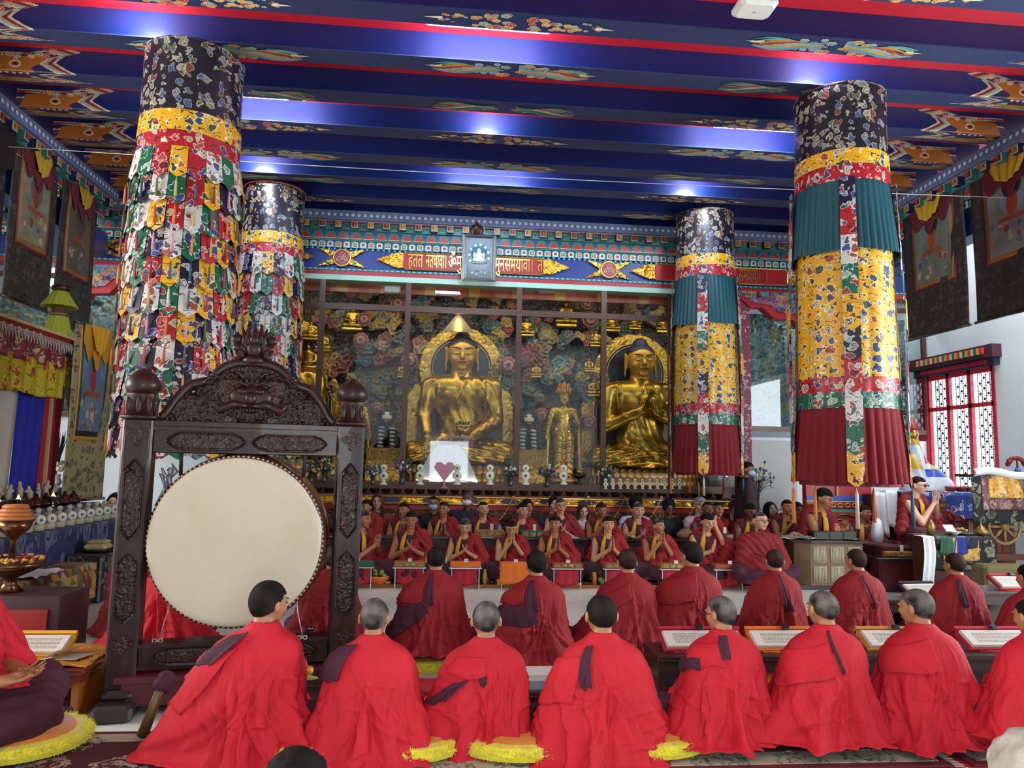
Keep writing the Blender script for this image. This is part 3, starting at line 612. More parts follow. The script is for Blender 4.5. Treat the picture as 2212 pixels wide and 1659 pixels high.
def tassel(b, x, y, z, L=.17, r=.016, col=None):
    b.tube([(x, y, z), (x, y, z-.02)], .003, 5); b.ball((x, y, z-.03), (.009, .009, .012), 6, m=5)
    b.tube([(x, y, z-.035), (x, y, z-.06), (x, y, z-L)], [.007, r*.8, r], 7)
def rod(t, z1, r):
    B().tube([(0, 0, z1-.02), (0, 0, CB-.0)], .012, 8).box((-.06, -.06, CB-.012), (.06, .06, CB)).tube([(-r*.95, 0, z1-.02), (r*.95, 0, z1-.02)], .01, 6).tube([(0, -r*.95, z1-.02), (0, r*.95, z1-.02)], .01, 6).build('hanging_rod', M('steel rod', '#55555c', .35, .8), t)
def zed(px, ys, Y): return [P(px, y, Y=Y).z for y in ys]
def pennant_verts(r0, r1, a, half, z0, z1, zt, th=.004, nu=4, bulge=0):
    """five sided hanging flag with a pointed foot, curved around the cylinder"""
    V = []; F = []
    for k in range(2):
        for j, f in enumerate((0, .3, .6, .84)):
            z = z1+(z0-z1)*f; r = r0+(r1-r0)*f + k*th + bulge*math.sin(f*2.6)
            for i in range(nu+1): q = a+half*(2*i/nu-1); V.append((r*math.sin(q), -r*math.cos(q), z))
        r = r1+k*th
        for i in range(nu+1): q = 2*i/nu-1; aa = a+half*q; V.append((r*math.sin(aa), -r*math.cos(aa), z0+(z1-z0)*.16+(z0-(z0+(z1-z0)*.16))*(1-abs(q))))
    n = 5*(nu+1)
    for k in range(2):
        for j in range(4):
            for i in range(nu):
                p = k*n+j*(nu+1)+i; f = (p, p+1, p+nu+2, p+nu+1); F.append(f if k else f[::-1])
    for j in range(4):
        p = j*(nu+1); F.append((p, p+nu+1, n+p+nu+1, n+p)); p += nu; F.append((p, n+p, n+p+nu+1, p+nu+1))
    for i in range(nu): p = 4*(nu+1)+i; F.append((p, p+1, n+p+1, n+p))
    return V, F
def patchwork(px, ys, Y, r, label, rows, ncol, seed):
    z = zed(px, ys, Y-r); c = P(px, 300, Y=Y); t = empty('hanging_banner', (c.x, Y, 0), 0, label, 'banner', 'patchwork cylinder banners'); rs = random.Random(seed); ax = math.atan2(c.x, Y)
    band('black_top_band', r, r, z[1], z[0], B_BLACK, t); band('yellow_band', r+.006, r+.008, z[2], z[1], B_YEL, t, 60, .004); band('red_band', r+.004, r+.006, z[3], z[2], B_RED, t, 60, .004)
    struct_in = B().lathe([(r-.01, z[4]+.1), (r-.01, z[3]+.05)], n=40); struct_in.build('lining', M('dark lining', '#1c1016', .8), t, True)
    B().lathe([(r-.02, z[0]-.005), (r+.006, z[0]-.012), (r+.006, z[0]+.008), (r-.02, z[0]+.012)], n=48).build('top_hoop', M('orange hoop', '#b8542c', .5) if px > 500 else B_BLACK, t, True)
    rod(t, z[0], r); ph = (z[3]-z[4])/rows; half = PI/ncol*.97; rest = {}
    tb = B()
    for k in range(rows):
        for i in range(ncol):
            a = 2*PI*(i+.5)/ncol+ax*0; an = (a+PI) % (2*PI)-PI
            z1 = z[3]+.02-ph*k; z0 = z1-ph*1.22; m = FIVE[(i*2+k+(k//3)+rs.choice([0, 0, 0, 1])) % 5]; rr = r+.012+.012*rs.random()
            V, F = pennant_verts(rr, rr+.045, an, half, z0, z1, 0, bulge=.006*rs.random())
            rad = rr+.055; vis = abs(an+ax) < 1.45
            if vis:
                o = mesh('pennant', V, F, m, t, False)
                if k > 0:
                    tz = z1-ph*.22; T = B(); tassel(T, rad*math.sin(an)*1.0, -rad*math.cos(an), tz, ph*.72, .013); T.build('tassel', rs.choice(TAS), o, True)
            else: b = rest.setdefault(m.name, (B(), m))[0]; b.add(V, F)
    for b, m in rest.values(): o = b.build('pennants_behind', m, t); o['kind'] = 'stuff'
    return t
patchwork(412, (80, 236, 282, 322, 985), 7.3, .46, 'taller patchwork banner of pointed brocade pennants hanging beyond the big drum', 11, 20, 3)
patchwork(600, (392, 498, 524, 548, 985), 11.3, .455, 'smaller patchwork banner of pointed brocade pennants hanging before the glass case', 10, 20, 5)
def layered(px, ys, Y, r, label, strips):
    z = zed(px, ys, Y-r); c = P(px, 600, Y=Y); t = empty('hanging_banner', (c.x, Y, 0), 0, label, 'banner', 'teal yellow and crimson cylinder banners')
    band('black_top_band', r, r, z[1], z[0], B_BLACK, t); band('yellow_band', r+.006, r+.01, z[2], z[1], B_YEL, t, 60, .004); band('red_band', r+.008, r+.012, z[3], z[2], B_RED, t, 60, .004)
    band('teal_valance', r+.01, r+.075, z[4]-.02, z[3], TEAL, t, 46, .016, 260, .03)
    band('yellow_curtain', r+.01, r+.035, z[5], z[4]+.12, B_YEL, t, 14, .012, 160)
    band('red_hem_band', r+.03, r+.035, z[6], z[5]+.01, B_RED, t, 14, .012, 160); band('green_hem_band', r+.032, r+.04, z[7], z[6]+.01, B_GRN, t, 18, .012, 160)
    band('crimson_flounce', r+.03, r+.085, z[8], z[7]+.02, CRIM, t, 34, .028, 260, .02)
    band('inner_lining', r-.02, r+.02, z[8]-.05, z[7]+.02, M('dark crimson lining', '#6f0f1c', .7), t, 30, .01, 160)
    B().lathe([(r-.02, z[0]-.005), (r+.006, z[0]-.012), (r+.006, z[0]+.008), (r-.02, z[0]+.012)], n=48).build('top_hoop', B_BLACK, t, True); rod(t, z[0], r)
    seq = [B_NAV, B_RED, B_WHT, B_GRN, B_YEL, B_NAV, B_RED, B_WHT, B_GRN, B_YEL]; L = z[3]-z[8]-.0; ph = L/len(seq)
    for si, a in enumerate(strips):
        for k, m in enumerate(seq):
            z1 = z[3]-ph*k+.01; z0 = z1-ph*1.22; f = k/9; rr = r+.03+.085*min(1, f*1.4) if f < .38 else r+.095
            rr += .004*(9-k); V, F = pennant_verts(rr, rr+.004, a, .064/r, z0, z1, 0, .003); mesh('pennant', V, F, m, t, False)
        T = B(); rr = r+.1; tassel(T, rr*math.sin(a), -rr*math.cos(a), z0, (z[8]-z[9]), .02); T.build('tassel', M('ivory tassel', '#b8ac96', .6) if si == 1 else TAS[[0, 0, 7, 8, 0][si % 5]], t, True)
    return t
layered(1823, (172, 316, 350, 384, 530, 812, 846, 880, 1040, 1128), 7.3, .46, 'taller teal, yellow and crimson cylinder banner with a column of coloured pennants', (-1.80, -.42, .93, 2.2, 3.3))
layered(1523, (447, 545, 570, 592, 692, 870, 893, 916, 1020, 1062), 11.3, .455, 'smaller teal, yellow and crimson cylinder banner hanging before the altar', (-1.75, -.43, .95, 2.3, 3.3))
# ================================================================ altar: glass case, golden statues, carved wall
k = N('statue gold'); v = k.oc(); nz = k.noise(v, 5, 4)
k.set(color=k.ramp(nz.outputs[0], [(.3, '#7c5a1c'), (.55, '#b08c34'), (.8, '#c8a850')]), rough=k.math('MULTIPLY_ADD', nz.outputs[0], .25, .16), metal=.85, normal=k.bump(k.noise(v, 9, 4, .6).outputs[0], .22, .03)); GOLD = MAT['sg'] = k.m
FACEG = M('matt gilt face', '#b8892e', .42, .45, var=.06, vs=3)
YG = 12.27
zg0 = P(1000, 1042, Y=YG).z; zg1 = Z['mint']; zt = P(900, 668, Y=YG).z
cs_ = empty('glass_case', (0, YG, 0), 0, 'brown framed glass front enclosing the golden statues and carved wall', 'display case')
brn = M('bronze brown frame', '#4e3428', .4, .3)
b = B(); xs = [P(x, 850, Y=YG).x for x in (487, 687, 875, 1118, 1303, 1449, 1592)]
for x in xs: b.box((x-.045, -.03, zg0), (x+.045, .04, zg1))
b.box((xs[0]-.05, -.027, zt-.05), (xs[-1]+.05, .032, zt+.05)).box((xs[0]-.1, -.1, zg0-.12), (xs[-1]+.1, .05, zg0)).build('frame', brn, cs_)
k = N('case glass'); fr = k.n('Fresnel', {'IOR': 1.5}); tr = k.n('BsdfTransparent', {'Color': (.93, .96, .95)}); gs = k.n('BsdfGlossy', {'Roughness': .01, 'Color': (.9, .95, 1)})
mx = k.n('MixShader', {0: k.math('MULTIPLY', fr.outputs[0], .95), 1: tr.outputs[0], 2: gs.outputs[0]}); k.t.links.new(mx.outputs[0], k.out.inputs[0]); GLASS = k.m
for i in range(len(xs)-1):
    for a, c in ((zg0, zt-.05), (zt+.05, zg1)): mesh('glass_pane', [(xs[i]+.045, 0, a), (xs[i+1]-.045, 0, a), (xs[i+1]-.045, 0, c), (xs[i]+.045, 0, c)], [(0, 1, 2, 3)], GLASS, cs_, False)
struct(B().box((c0, 12.3, 0), (c1, 14.7, zg0-.14)).build('floor_altar_base', M('altar base brown', '#3a2016', .6)))
b = B()
for i in range(46): x = c0+(c1-c0)*i/46; b.box((x, 12.5, zg1-.14), (x+(c1-c0)/46, 12.53, zg1+.2), ['#b8501c', '#c8882c', '#b8501c', '#a84414'][i % 4])
tag(b.build('orange_valance', PA, paint=True), 'strip of orange and yellow cloth hung inside the top of the glass case', 'valance')
for px, s_ in ((848, 'left of'), (1180, 'right of')):
    p = P(px, 625, Y=12.45); o = B().box((-.14, -.05, -.07), (.14, .06, .07), ch=.02).build('case_lamp', M('pale lamp plastic', '#aaa698', .4), None, False, p); tag(o, 'pale rectangular lamp inside the glass case top, %s the silver framed picture' % s_, 'lamp')
area('case_light', (.4, 12.65, zg1-.1), (28, 0, 0), 9, .15, 42, (1, .88, .68)); area('case_footlight', (.4, 12.42, zg0+.02), (150, 0, 0), 9, .1, 9, (1, .86, .62))
# ---- carved wall
YR = 14.25
def wall3(u, w, h): return np.stack([u, YR-h, w], 1)
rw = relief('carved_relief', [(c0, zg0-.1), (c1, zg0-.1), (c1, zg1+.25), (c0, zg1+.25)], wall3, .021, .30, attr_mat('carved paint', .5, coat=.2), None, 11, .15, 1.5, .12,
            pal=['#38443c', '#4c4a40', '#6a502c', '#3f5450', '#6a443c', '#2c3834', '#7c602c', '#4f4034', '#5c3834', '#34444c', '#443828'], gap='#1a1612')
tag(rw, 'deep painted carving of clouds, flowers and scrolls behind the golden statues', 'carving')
rs = np.random.RandomState(5)
for i, (px, py) in enumerate([(830, 690), (800, 770), (850, 740), (720, 690), (735, 790), (905, 690), (925, 740), (1080, 700), (1060, 760), (1165, 700), (1150, 760), (1200, 740), (1165, 800), (1215, 800), (1085, 820), (1280, 720), (1275, 830), (1260, 960), (700, 850), (895, 830), (1135, 860), (1350, 690), (1420, 690), (1250, 640), (1000, 640), (900, 640), (780, 640), (1100, 640)]):
    p = P(px, py, Y=13.72+.2*rs.rand()); n_ = 9; cl = [(p.x+rs.uniform(-.28, .28), p.z+rs.uniform(-.25, .25), rs.uniform(.09, .17), rs.choice([-1, 1]), rs.uniform(0, 6)) for _ in range(n_)]
    th = np.linspace(0, 2*PI, 41)[:-1]; out = [(p.x+.36*(1+.16*math.cos(5*a+i))*math.cos(a), p.z+.33*(1+.2*math.sin(4*a+i))*math.sin(a)) for a in th]
    o = relief('carved_cloud_cluster', out, (lambda yy: lambda u, w, h: np.stack([u, yy-h, w], 1))(p.y), .014, .16, MAT['carved paint'], rw, 30+i, .1, 2, .0, pal=[['#8c5a4c', '#4c6660', '#94743c', '#64786c', '#7c4830', '#9c8450', '#5c3c28'], ['#5c7874', '#966848', '#7c4034', '#a08848', '#445c60'], ['#646458', '#445048', '#7c5c48', '#84703c']][i % 3], gap='#1c1a16', holes=1, cs=cl)
def blossom(r=.16, c=('#8c5850', '#642c2c', '#9c7c6c')):
    b = B()
    for j, (rr, n, dz) in enumerate(((1, 10, 0), (.78, 9, -.03), (.55, 7, -.055), (.32, 5, -.075))):
        for i in range(n): a = 2*PI*(i+.5*j)/n; b.ball((r*rr*.62*math.cos(a), dz, r*rr*.62*math.sin(a)), (r*rr*.42, .03, r*rr*.42), 8, c[j % len(c)], 5)
    return b
bm = None
for i, (px, py) in enumerate([(787, 690), (860, 655), (885, 780), (1097, 790), (815, 885), (1170, 898), (1270, 912), (990, 628), (1268, 655), (780, 735), (1275, 690)]):
    p = P(px, py, Y=13.5 if py < 860 else 12.95)
    if bm is None: bm = blossom().build('carved_blossom', MAT['carved paint'], rw, True, paint=True); o = bm
    else: o = bm.copy(); COL.objects.link(o); o.parent = rw
    o.location = p; o.scale = (.8+.1*(i % 4),)*3
# ---- statues
def face(parts, c, w, h, hx=0, gold=True):
    pass
def head_sdf(s, c, w, d, h, k, yaw=0, ears=1.0, jaw=.8):
    """c head centre; w,d,h half sizes; face towards -Y"""
    x, y, z = c; s.ell((x, y, z+.12*h), (w, d, h*.88), k); s.ell((x, y-.1*d, z-.38*h), (w*jaw, d*.8, h*.6), k*1.5)
    s.ell((x, y-d*.78, z-.82*h), (w*.32, d*.22, h*.16), k)                                         # chin
    for sg in (-1, 1):
        s.ell((x+sg*w*.42, y-d*.86, z+.06*h), (w*.22, d*.12, h*.09), k*.5); s.ell((x+sg*w*.5, y-d*.62, z-.28*h), (w*.3, d*.3, h*.26), k)   # lids, cheeks
        s.cap((x+sg*w*1.0, y+.02*d, z+.22*h), (x+sg*w*1.02, y+.05*d, z-.28*h*ears), w*.15, w*.12, k*.4, sq=(.55, 1.3, 1))
    s.cap((x, y-d*.9, z+.12*h), (x, y-d*1.08, z-.22*h), w*.08, w*.15, k*.6); s.ell((x, y-d*1.0, z-.27*h), (w*.22, d*.12, h*.07), k*.4)  # nose
    s.ell((x, y-d*.9, z-.5*h), (w*.3, d*.13, h*.07), k*.4)
def face_marks(t, c, w, d, h, brow, eye, lip, name='face'):
    x, y, z = c
    b = B()
    for sg in (-1, 1): b.tube([(x+sg*w*q, y-d*(1.01-.25*q*q)-.004*0, z+h*(.22+.12*math.sin(min(1, q*1.2)*PI*.75))) for q in (.12, .28, .46, .62, .76)], [w*.03, w*.055, w*.06, w*.045, w*.02], 5)
    b.build('eyebrows', brow, t, True); b = B()
    for sg in (-1, 1): b.tube([(x+sg*w*q, y-d*(1.0-.2*q*q)-h*.0, z+h*(.03-.05*math.sin((q-.18)/.5*PI))) for q in (.18, .30, .42, .55, .68)], [w*.03, w*.07, w*.08, w*.06, w*.02], 6)
    b.build('eyes', eye, t, True); b = B()
    b.tube([(x+w*q, y-d*(1.03-.2*q*q), z-h*(.5-.02*math.cos(q*9))) for q in (-.34, -.18, 0, .18, .34)], [w*.02, w*.08, w*.1, w*.08, w*.02], 6); b.build('lips', lip, t, True)
IND = M('indigo hair', '#1c2038', .6, bump=.6, bs=60); BROW = M('painted dark line', '#3a2410', .5); LIPR = M('dull red lips', '#8c3a24', .4)
def buddha(px, Y, kind, label, base_py=1003, sc=1.0):
    p = P(px, base_py, Y=Y); t = empty('seated_statue', p, 0, label, 'statue', None, sc); s = Sdf((-1.15, -.85, -.05), (1.15, .55, 2.2), .0145)
    s.ell((0, .05, .28), (.55, .38, .32), .08).cap((0, .05, .4), (0, .05, 1.15), .36, .42, .15, sq=(1.12, .7, 1)).ell((0, -.02, 1.28), (.50, .27, .30), .12)
    s.cap((-.42, .03, 1.42), (.42, .03, 1.42), .17, .17, .12); s.cap((0, .03, 1.45), (0, 0, 1.76), .19, .16, .08)
    for sg in (-1, 1):  # folded legs
        s.cap((sg*.3, 0, .26), (sg*.80, -.28, .20), .25, .20, .1); s.cap((sg*.80, -.28, .18), (-sg*.15, -.55, .14), .18, .11, .08)
    s.ell((0, -.3, .14), (.8, .35, .14), .1)
    H = (0, -.03, 1.95); head_sdf(s, H, .255, .26, .30, .03, ears=1.5)
    for sg in (-1, 1): s.cap((sg*.275, 0, 2.0), (sg*.285, .0, 1.68), .03, .02, .01)
    def arm(sg, sh, el, wr, r=(.17, .13, .085)): s.cap(sh, el, r[0], r[1], .07); s.cap(el, wr, r[1]*.95, r[2], .04)
    def hand(w0, dr, up, L=.30, r=.033):   # palm + five fingers
        w0 = Vector(w0); dr = Vector(dr).normalized(); up = Vector(up).normalized(); sd = dr.cross(up)
        s.cap(w0, w0+dr*L*.4, .075, .085, .03, sq=None)
        for i, (o_, l) in enumerate(((-.075, .40), (-.026, .50), (.026, .48), (.075, .38))): a = w0+dr*L*.45+sd*o_; s.cap(a, a+dr*L*l*1.3+up*.02, r, r*.75, .008)
        a = w0+sd*-.08+dr*.02; s.cap(a, a+dr*L*.45-sd*.07+up*.03, r, r*.8, .01)
    if kind == 'earth':
        arm(-1, (-.55, .02, 1.38), (-.64, -.10, .85), (-.58, -.45, .52)); hand((-.57, -.52, .42), (.05, -.12, -1), (0, -1, 0))
        arm(1, (.55, .02, 1.38), (.62, -.06, .78), (.22, -.42, .50)); hand((.16, -.44, .46), (-1, -.1, -.05), (0, 0, 1)); s.ell((-.05, -.4, .42), (.28, .13, .07), .04)
    else:
        arm(-1, (-.55, .02, 1.38), (-.66, -.18, .74), (-.12, -.50, 1.02)); hand((-.07, -.50, 1.10), (.15, -.05, 1), (0, -1, 0), .28)
        arm(1, (.55, .02, 1.38), (.66, -.18, .80), (.16, -.48, 1.0)); hand((.12, -.50, 1.06), (-.18, -.05, 1), (0, -1, 0), .30)
    # robe over the left shoulder, pleated; diagonal hem across the chest
    s.warp(lambda x, y, z: np.where((z < 1.52), -.014*np.clip((x*.75+.1-(1.35-z)*-.25)*8, 0, 1)*(np.sin((x*1.0+z*.45)*34)*.5+.6)-.010*np.clip((.45-z)*8, 0, 1)*np.sin(z*60+np.abs(x)*12+y*9), 0))
    s.warp(lambda x, y, z: -.02*np.exp(-((x+.15+(z-1.0)*-.45)/.03)**2)*(z > .55)*(z < 1.5)*(y < 0)-.018*np.exp(-((np.abs(x)-.42)/.03)**2)*(z > .9)*(z < 1.5)*(y < .1)*(x < 0))
    s.build('body', GOLD, t, 2)
    # matt head and neck surface over the gilt body
    q = Sdf((-.34, -.36, 1.58), (.34, .3, 2.34), .0115); q.cap((0, .03, 1.6), (0, 0, 1.8), .193, .165, .03); head_sdf(q, H, .259, .265, .304, .025, ears=1.5)
    for sg in (-1, 1): q.cap((sg*.278, 0, 2.08), (sg*.29, .0, 1.68), .032, .022, .01, sq=(.7, 1.3, 1)); q.cap((sg*.28, .0, 2.06), (sg*.36, .02, 2.12), .02, .008, .02) if kind == 'earth' else 0
    q.build('head', FACEG, t, 2)
    q = Sdf((-.34, -.34, 1.8), (.34, .36, 2.6), .0125); q.ell((0, .03, 2.08), (.275, .285, .215), .02).ell((0, .02, 2.27), (.14, .14, .13), .05).keep(lambda x, y, z: np.maximum(2.10-z-.9*np.maximum(y+.0, 0), -(y+.36)+0*x)); q.build('hair', IND, t, 1)
    q = B().lathe([(.03, 0), (.045, .02), (.02, .045), (.035, .07), (.015, .10), (.004, .14)], (0, .02, 2.38), 12); q.build('topknot_jewel', GOLD, t, True)
    face_marks(t, (0, -.03, 1.95), .255, .268, .30, BROW, M('pale painted eye', '#a8842c', .3), LIPR); B().ball((0, -.315, 2.03), .013, 8).build('forehead_dot', M('pearl', '#e8e0c8', .3), t)
    if kind == 'earth':
        q = B().lathe([(.05, 0), (.12, .04), (.15, .12), (.155, .15), (.14, .15), (.11, .05)], (.05, -.46, .52), 24); q.build('alms_bowl', M('brass', '#b8923c', .22, .9), t, True)
        q = B()
        for i in range(26): a = i*2.4; rr = .02*i**.5; q.tube([(.05+rr*math.cos(a), -.46+rr*math.sin(a), .66), (.05+rr*1.6*math.cos(a), -.46+rr*1.6*math.sin(a), .70+.012*(i % 5))], .007, 4)
        q.build('dark_offering', M('dark beads', '#2c2830', .5), t)
    # lotus throne
    q = B()
    for r_, z_, n, up in ((1.04, -.10, 26, .10), (1.0, -.26, 26, -.10)):
        for i in range(n): a = PI+PI*i/(n-1); q.ball((r_*math.cos(a), .0+.62*math.sin(a), z_), (.085, .06, .10), 8, m=5)
    q.lathe([(.9, -.36), (.93, -.2), (.88, -.02), (.3, .0)], (0, 0, 0), 40, sy=.64).build('lotus_throne', M('dull bronze gilt', '#8c6a2c', .4, .7, var=.3, vs=10), t, True)
    # aureole plates
    hy = .52; th = np.linspace(0, 2*PI, 49)[:-1]
    def arch(rh, wb, ztop):
        pts = []; hz = 1.78
        for a in np.linspace(-.35*PI, 1.35*PI, 30): pts.append((rh*math.cos(a), hz+rh*math.sin(a)))
        l = [(-wb*.82, ztop), (-wb, ztop-.3), (-wb, .1)]; return pts+l+[(-x, z) for x, z in l[::-1]]
    f = lambda yy: lambda u, w, h: np.stack([u, yy-h, w], 1)
    relief('gilt_aureole', arch(.78, 1.0, 1.50), f(hy), .016, .07, M('aureole gilt', '#a88434', .35, .7, var=.35, vs=14), t, 77, .07, 2, .25)
    dk_ = M('aureole black', '#14141c', .35)
    B().prism(arch(.58, .80, 1.42), 0, .02, lambda u, z, h: (u, hy-.08-h, z)).build('aureole_field', dk_, t); e = B(); pts = [(u, hy-.11, z) for u, z in arch(.575, .79, 1.42)]; e.tube(pts, .012, 5); e.tube([(u*.92, hy-.11, (z-1.78)*.92+1.78 if z > 1.5 else z) for u, _, z in pts], .008, 5); e.build('aureole_rim', goldr, t, True)
    return t
BU = buddha(992, 13.25, 'earth', 'great seated golden statue in the middle of the case, holding an alms bowl')
buddha(1383, 13.25, 'teach', 'seated golden statue right of the central one, both hands raised at its chest', 1012)
buddha(603, 13.25, 'teach2', 'seated golden statue mostly hidden behind the smaller patchwork banner', 990)
q = P(990, 702, Y=13.0); t = empty('lit_emblem', q, 0, 'small glowing golden emblem in a pale triangular niche above the central statue', 'lamp')
B().prism([(-.28, -.12), (.28, -.12), (.05, .16), (0, .2), (-.05, .16)], 0, .03, lambda u, z, h: (u, .05-h, z)).build('niche_plate', M('pale niche', '#6c6850', .5), t)
B().lathe([(.02, -.12), (.07, -.10), (.05, -.05), (.065, 0), (.05, .06), (.02, .12)], (0, -.02, 0), 14).build('emblem', glow('warm emblem glow', '#ffb838', 9), t, True)
# ---- tiny seated gilt figures among the carvings
s = Sdf((-.17, -.14, -.08), (.17, .1, .36), .0075)
s.cap((0, 0, .06), (0, 0, .2), .065, .06, .03, sq=(1.1, .8, 1)).cap((-.06, 0, .2), (.06, 0, .2), .03, .03, .02).ell((0, -.01, .275), (.036, .04, .045), .01).ell((0, 0, .325), (.016, .016, .02), .01)
for sg in (-1, 1): s.cap((sg*.04, 0, .04), (sg*.12, -.04, .035), .04, .035, .02).cap((sg*.12, -.04, .03), (-sg*.02, -.09, .03), .03, .02, .02).cap((sg*.09, 0, .2), (sg*.10, -.03, .11), .024, .02, .015).cap((sg*.10, -.03, .11), (sg*.02, -.07, .09), .02, .015, .01)
s.box((0, -.01, -.03), (.14, .08, .022), .01, .01); tiny = s.build('small_golden_statue', GOLD, None, 1)
names = ['above the left standing statue', 'left of the left glass upright', 'high between the first two uprights', 'top right of the central statue niche', 'over the right standing statue', 'high up right of a glass upright', 'right of the standing statue', 'top left above the right seated statue', 'top centre above the right seated statue', 'top right above the right seated statue', 'beside the right seated statue', 'above the right lion', 'beside the smaller patchwork banner', 'between the two patchwork banners', 'low between the two patchwork banners', 'on a ledge beside the left lion']
for i, (px, py, sc) in enumerate([(697, 755, 1), (672, 730, 1), (762, 708, 1.3), (1137, 722, 1), (1222, 700, 1.4), (1287, 745, .9), (1282, 852, .9), (1322, 712, 1), (1370, 708, .8), (1432, 714, 1), (1272, 800, .7), (1158, 812, .7), (664, 800, 1.5), (515, 700, 1.1), (520, 810, 1.2), (870, 812, .7)]):
    o = tiny if i == 0 else tiny.copy()
    if i: COL.objects.link(o)
    o.location = P(px, py, Y=13.62); o.scale = (sc,)*3; tag(o, 'small gilt figure on the carved wall, '+names[i], 'statue', 'small gilt figures on the carved wall')
# ---- two standing crowned statues
def bodhi(px, label, sg0):
    p = P(px, 1036, Y=12.85); t = empty('standing_statue', p, 0, label, 'statue'); s = Sdf((-.5, -.3, -.02), (.5, .3, 1.75), .0105)
    s.cap((-.09, 0, .05), (-.08, 0, .75), .085, .11, .04).cap((.09, 0, .05), (.08, 0, .75), .085, .11, .04).ell((0, 0, .82), (.19, .12, .16), .06).cap((0, 0, .85), (0, 0, 1.12), .12, .14, .06, sq=(1.1, .75, 1)).cap((-.15, 0, 1.2), (.15, 0, 1.2), .06, .06, .05)
    s.cap((0, 0, 1.2), (0, -.01, 1.32), .05, .045, .03); head_sdf(s, (0, -.02, 1.42), .098, .1, .125, .012)
    for sg in (-1, 1):
        s.cap((sg*.19, 0, 1.18), (sg*.27, -.02, .92), .055, .045, .03); s.cap((sg*.27, -.02, .92), ((.30, -.1, .72) if sg*sg0 > 0 else (sg*.40, -.1, 1.15)), .042, .03, .02) if 0 else s.cap((sg*.27, -.02, .92), (sg*.31, -.10, .70) if sg*sg0 > 0 else (sg*.16, -.18, 1.0), .042, .03, .02)
        s.cap((sg*.26, .0, .95), (sg*.30, .02, .1), .03, .05, .03); s.cap((sg*.2, 0, 1.22), (sg*.30, 0, .95), .03, .02, .02)
    s.cap((-.16, 0, .02), (.16, 0, .02), .06, .06, .03)
    s.warp(lambda x, y, z: np.where(z < .8, .006*np.sin((z+(np.abs(x)-.09)**2*14)*60), .004*np.sin(z*90)*np.sin(x*60)*(z < 1.2)))
    s.build('body', GOLD, t, 1); b = B()
    for r_, z_, n in ((.12, 1.54, 9), (.09, 1.62, 7)):
        for i in range(n): a = PI*1.0+PI*i/(n-1); b.ball((r_*math.cos(a), r_*math.sin(a), z_+.02*(i % 2)), (.022, .014, .05), 7, m=5)
    b.lathe([(.105, 1.49), (.11, 1.53), (.05, 1.64), (.015, 1.72)], (0, 0, 0), 14).build('crown', M('aged crown gilt', '#b07a2c', .35, .7, var=.3, vs=20), t, True)
    face_marks(t, (0, -.02, 1.42), .098, .102, .125, BROW, BROW, LIPR)
    b = B().lathe([(.28, -.04), (.30, 0), (.26, .03)], (0, 0, 0), 24); b.build('base', M('dull bronze gilt', '#8c6a2c'), t, True)
    return t
bodhi(1216, 'standing crowned golden statue right of the central seated one', -1); bodhi(757, 'standing crowned golden statue left of the central seated one, above the drum frame', 1)
# ---- two lions
def lionpaint(V):
    st = (np.sin(V[:, 2]*95+V[:, 0]*10) > .1) & (V[:, 2] < .36) & (V[:, 1] < -.06) & (np.abs(np.abs(V[:, 0])-.1) < .06); c = np.tile(np.array(lin('#20282a')), (len(V), 1)); c[st] = lin('#d8d0bc')
    f = (V[:, 1] < -.15) & ((V[:, 0]/.085)**2+((V[:, 2]-.53)/.085)**2 < 1); c[f] = lin('#d4ccba'); c[(V[:, 2] > .46) & (V[:, 2] < .49) & (V[:, 1] < -.2)] = lin('#8c3a34'); e = f & (np.abs(np.abs(V[:, 0])-.055) < .02) & (np.abs(V[:, 2]-.575) < .018); c[e] = lin('#1a1a1a'); return c
s = Sdf((-.25, -.4, -.02), (.25, .35, .8), .011)
s.cap((0, .12, .18), (0, -.05, .42), .15, .12, .06).ell((0, -.12, .54), (.12, .12, .115), .04).ell((0, -.21, .50), (.075, .07, .055), .03).ell((0, -.25, .535), (.03, .03, .02), .01)
for sg in (-1, 1): s.cap((sg*.09, -.08, .36), (sg*.10, -.14, .03), .06, .045, .03).ell((sg*.10, -.17, .03), (.055, .07, .035), .02).cap((sg*.12, .15, .15), (sg*.15, .0, .05), .09, .06, .03).ell((sg*.11, -.08, .63), (.03, .03, .035), .02)
for i in range(14): a = i*.6; s.ell((.12*math.cos(a), -.02+.05*math.sin(i), .56+.1*math.sin(a)), .04, .01)
s.cap((0, .2, .2), (0, .26, .6), .05, .03, .03)
lion = s.build('lion_statue', PA, None, 1, lionpaint); lion.location = P(835, 968, Y=12.95); tag(lion, 'black and white carved lion guarding the left side of the central statue', 'lion statue')
l2 = lion.copy(); COL.objects.link(l2); l2.location = P(1139, 972, Y=12.95); tag(l2, 'black and white carved lion guarding the right side of the central statue', 'lion statue')
for l, s_ in ((lion, 'left'), (l2, 'right')):
    o = relief('carved_rock', [(l.location.x-.33, zg0-.1), (l.location.x+.33, zg0-.1), (l.location.x+.3, l.location.z), (l.location.x-.3, l.location.z)], lambda u, w, h: np.stack([u, 12.72-h, w], 1), .015, .12, M('aged gilt rock', '#8a6a30', .4, .5, var=.4, vs=8), None, 3, .1, 1.5, .2)
    bb = B().box((l.location.x-.32, 12.72, zg0-.1), (l.location.x+.32, 13.2, l.location.z)).build('block', M('aged gilt rock'), o); tag(o, 'gilded carved rock under the %s lion' % s_, 'carving')
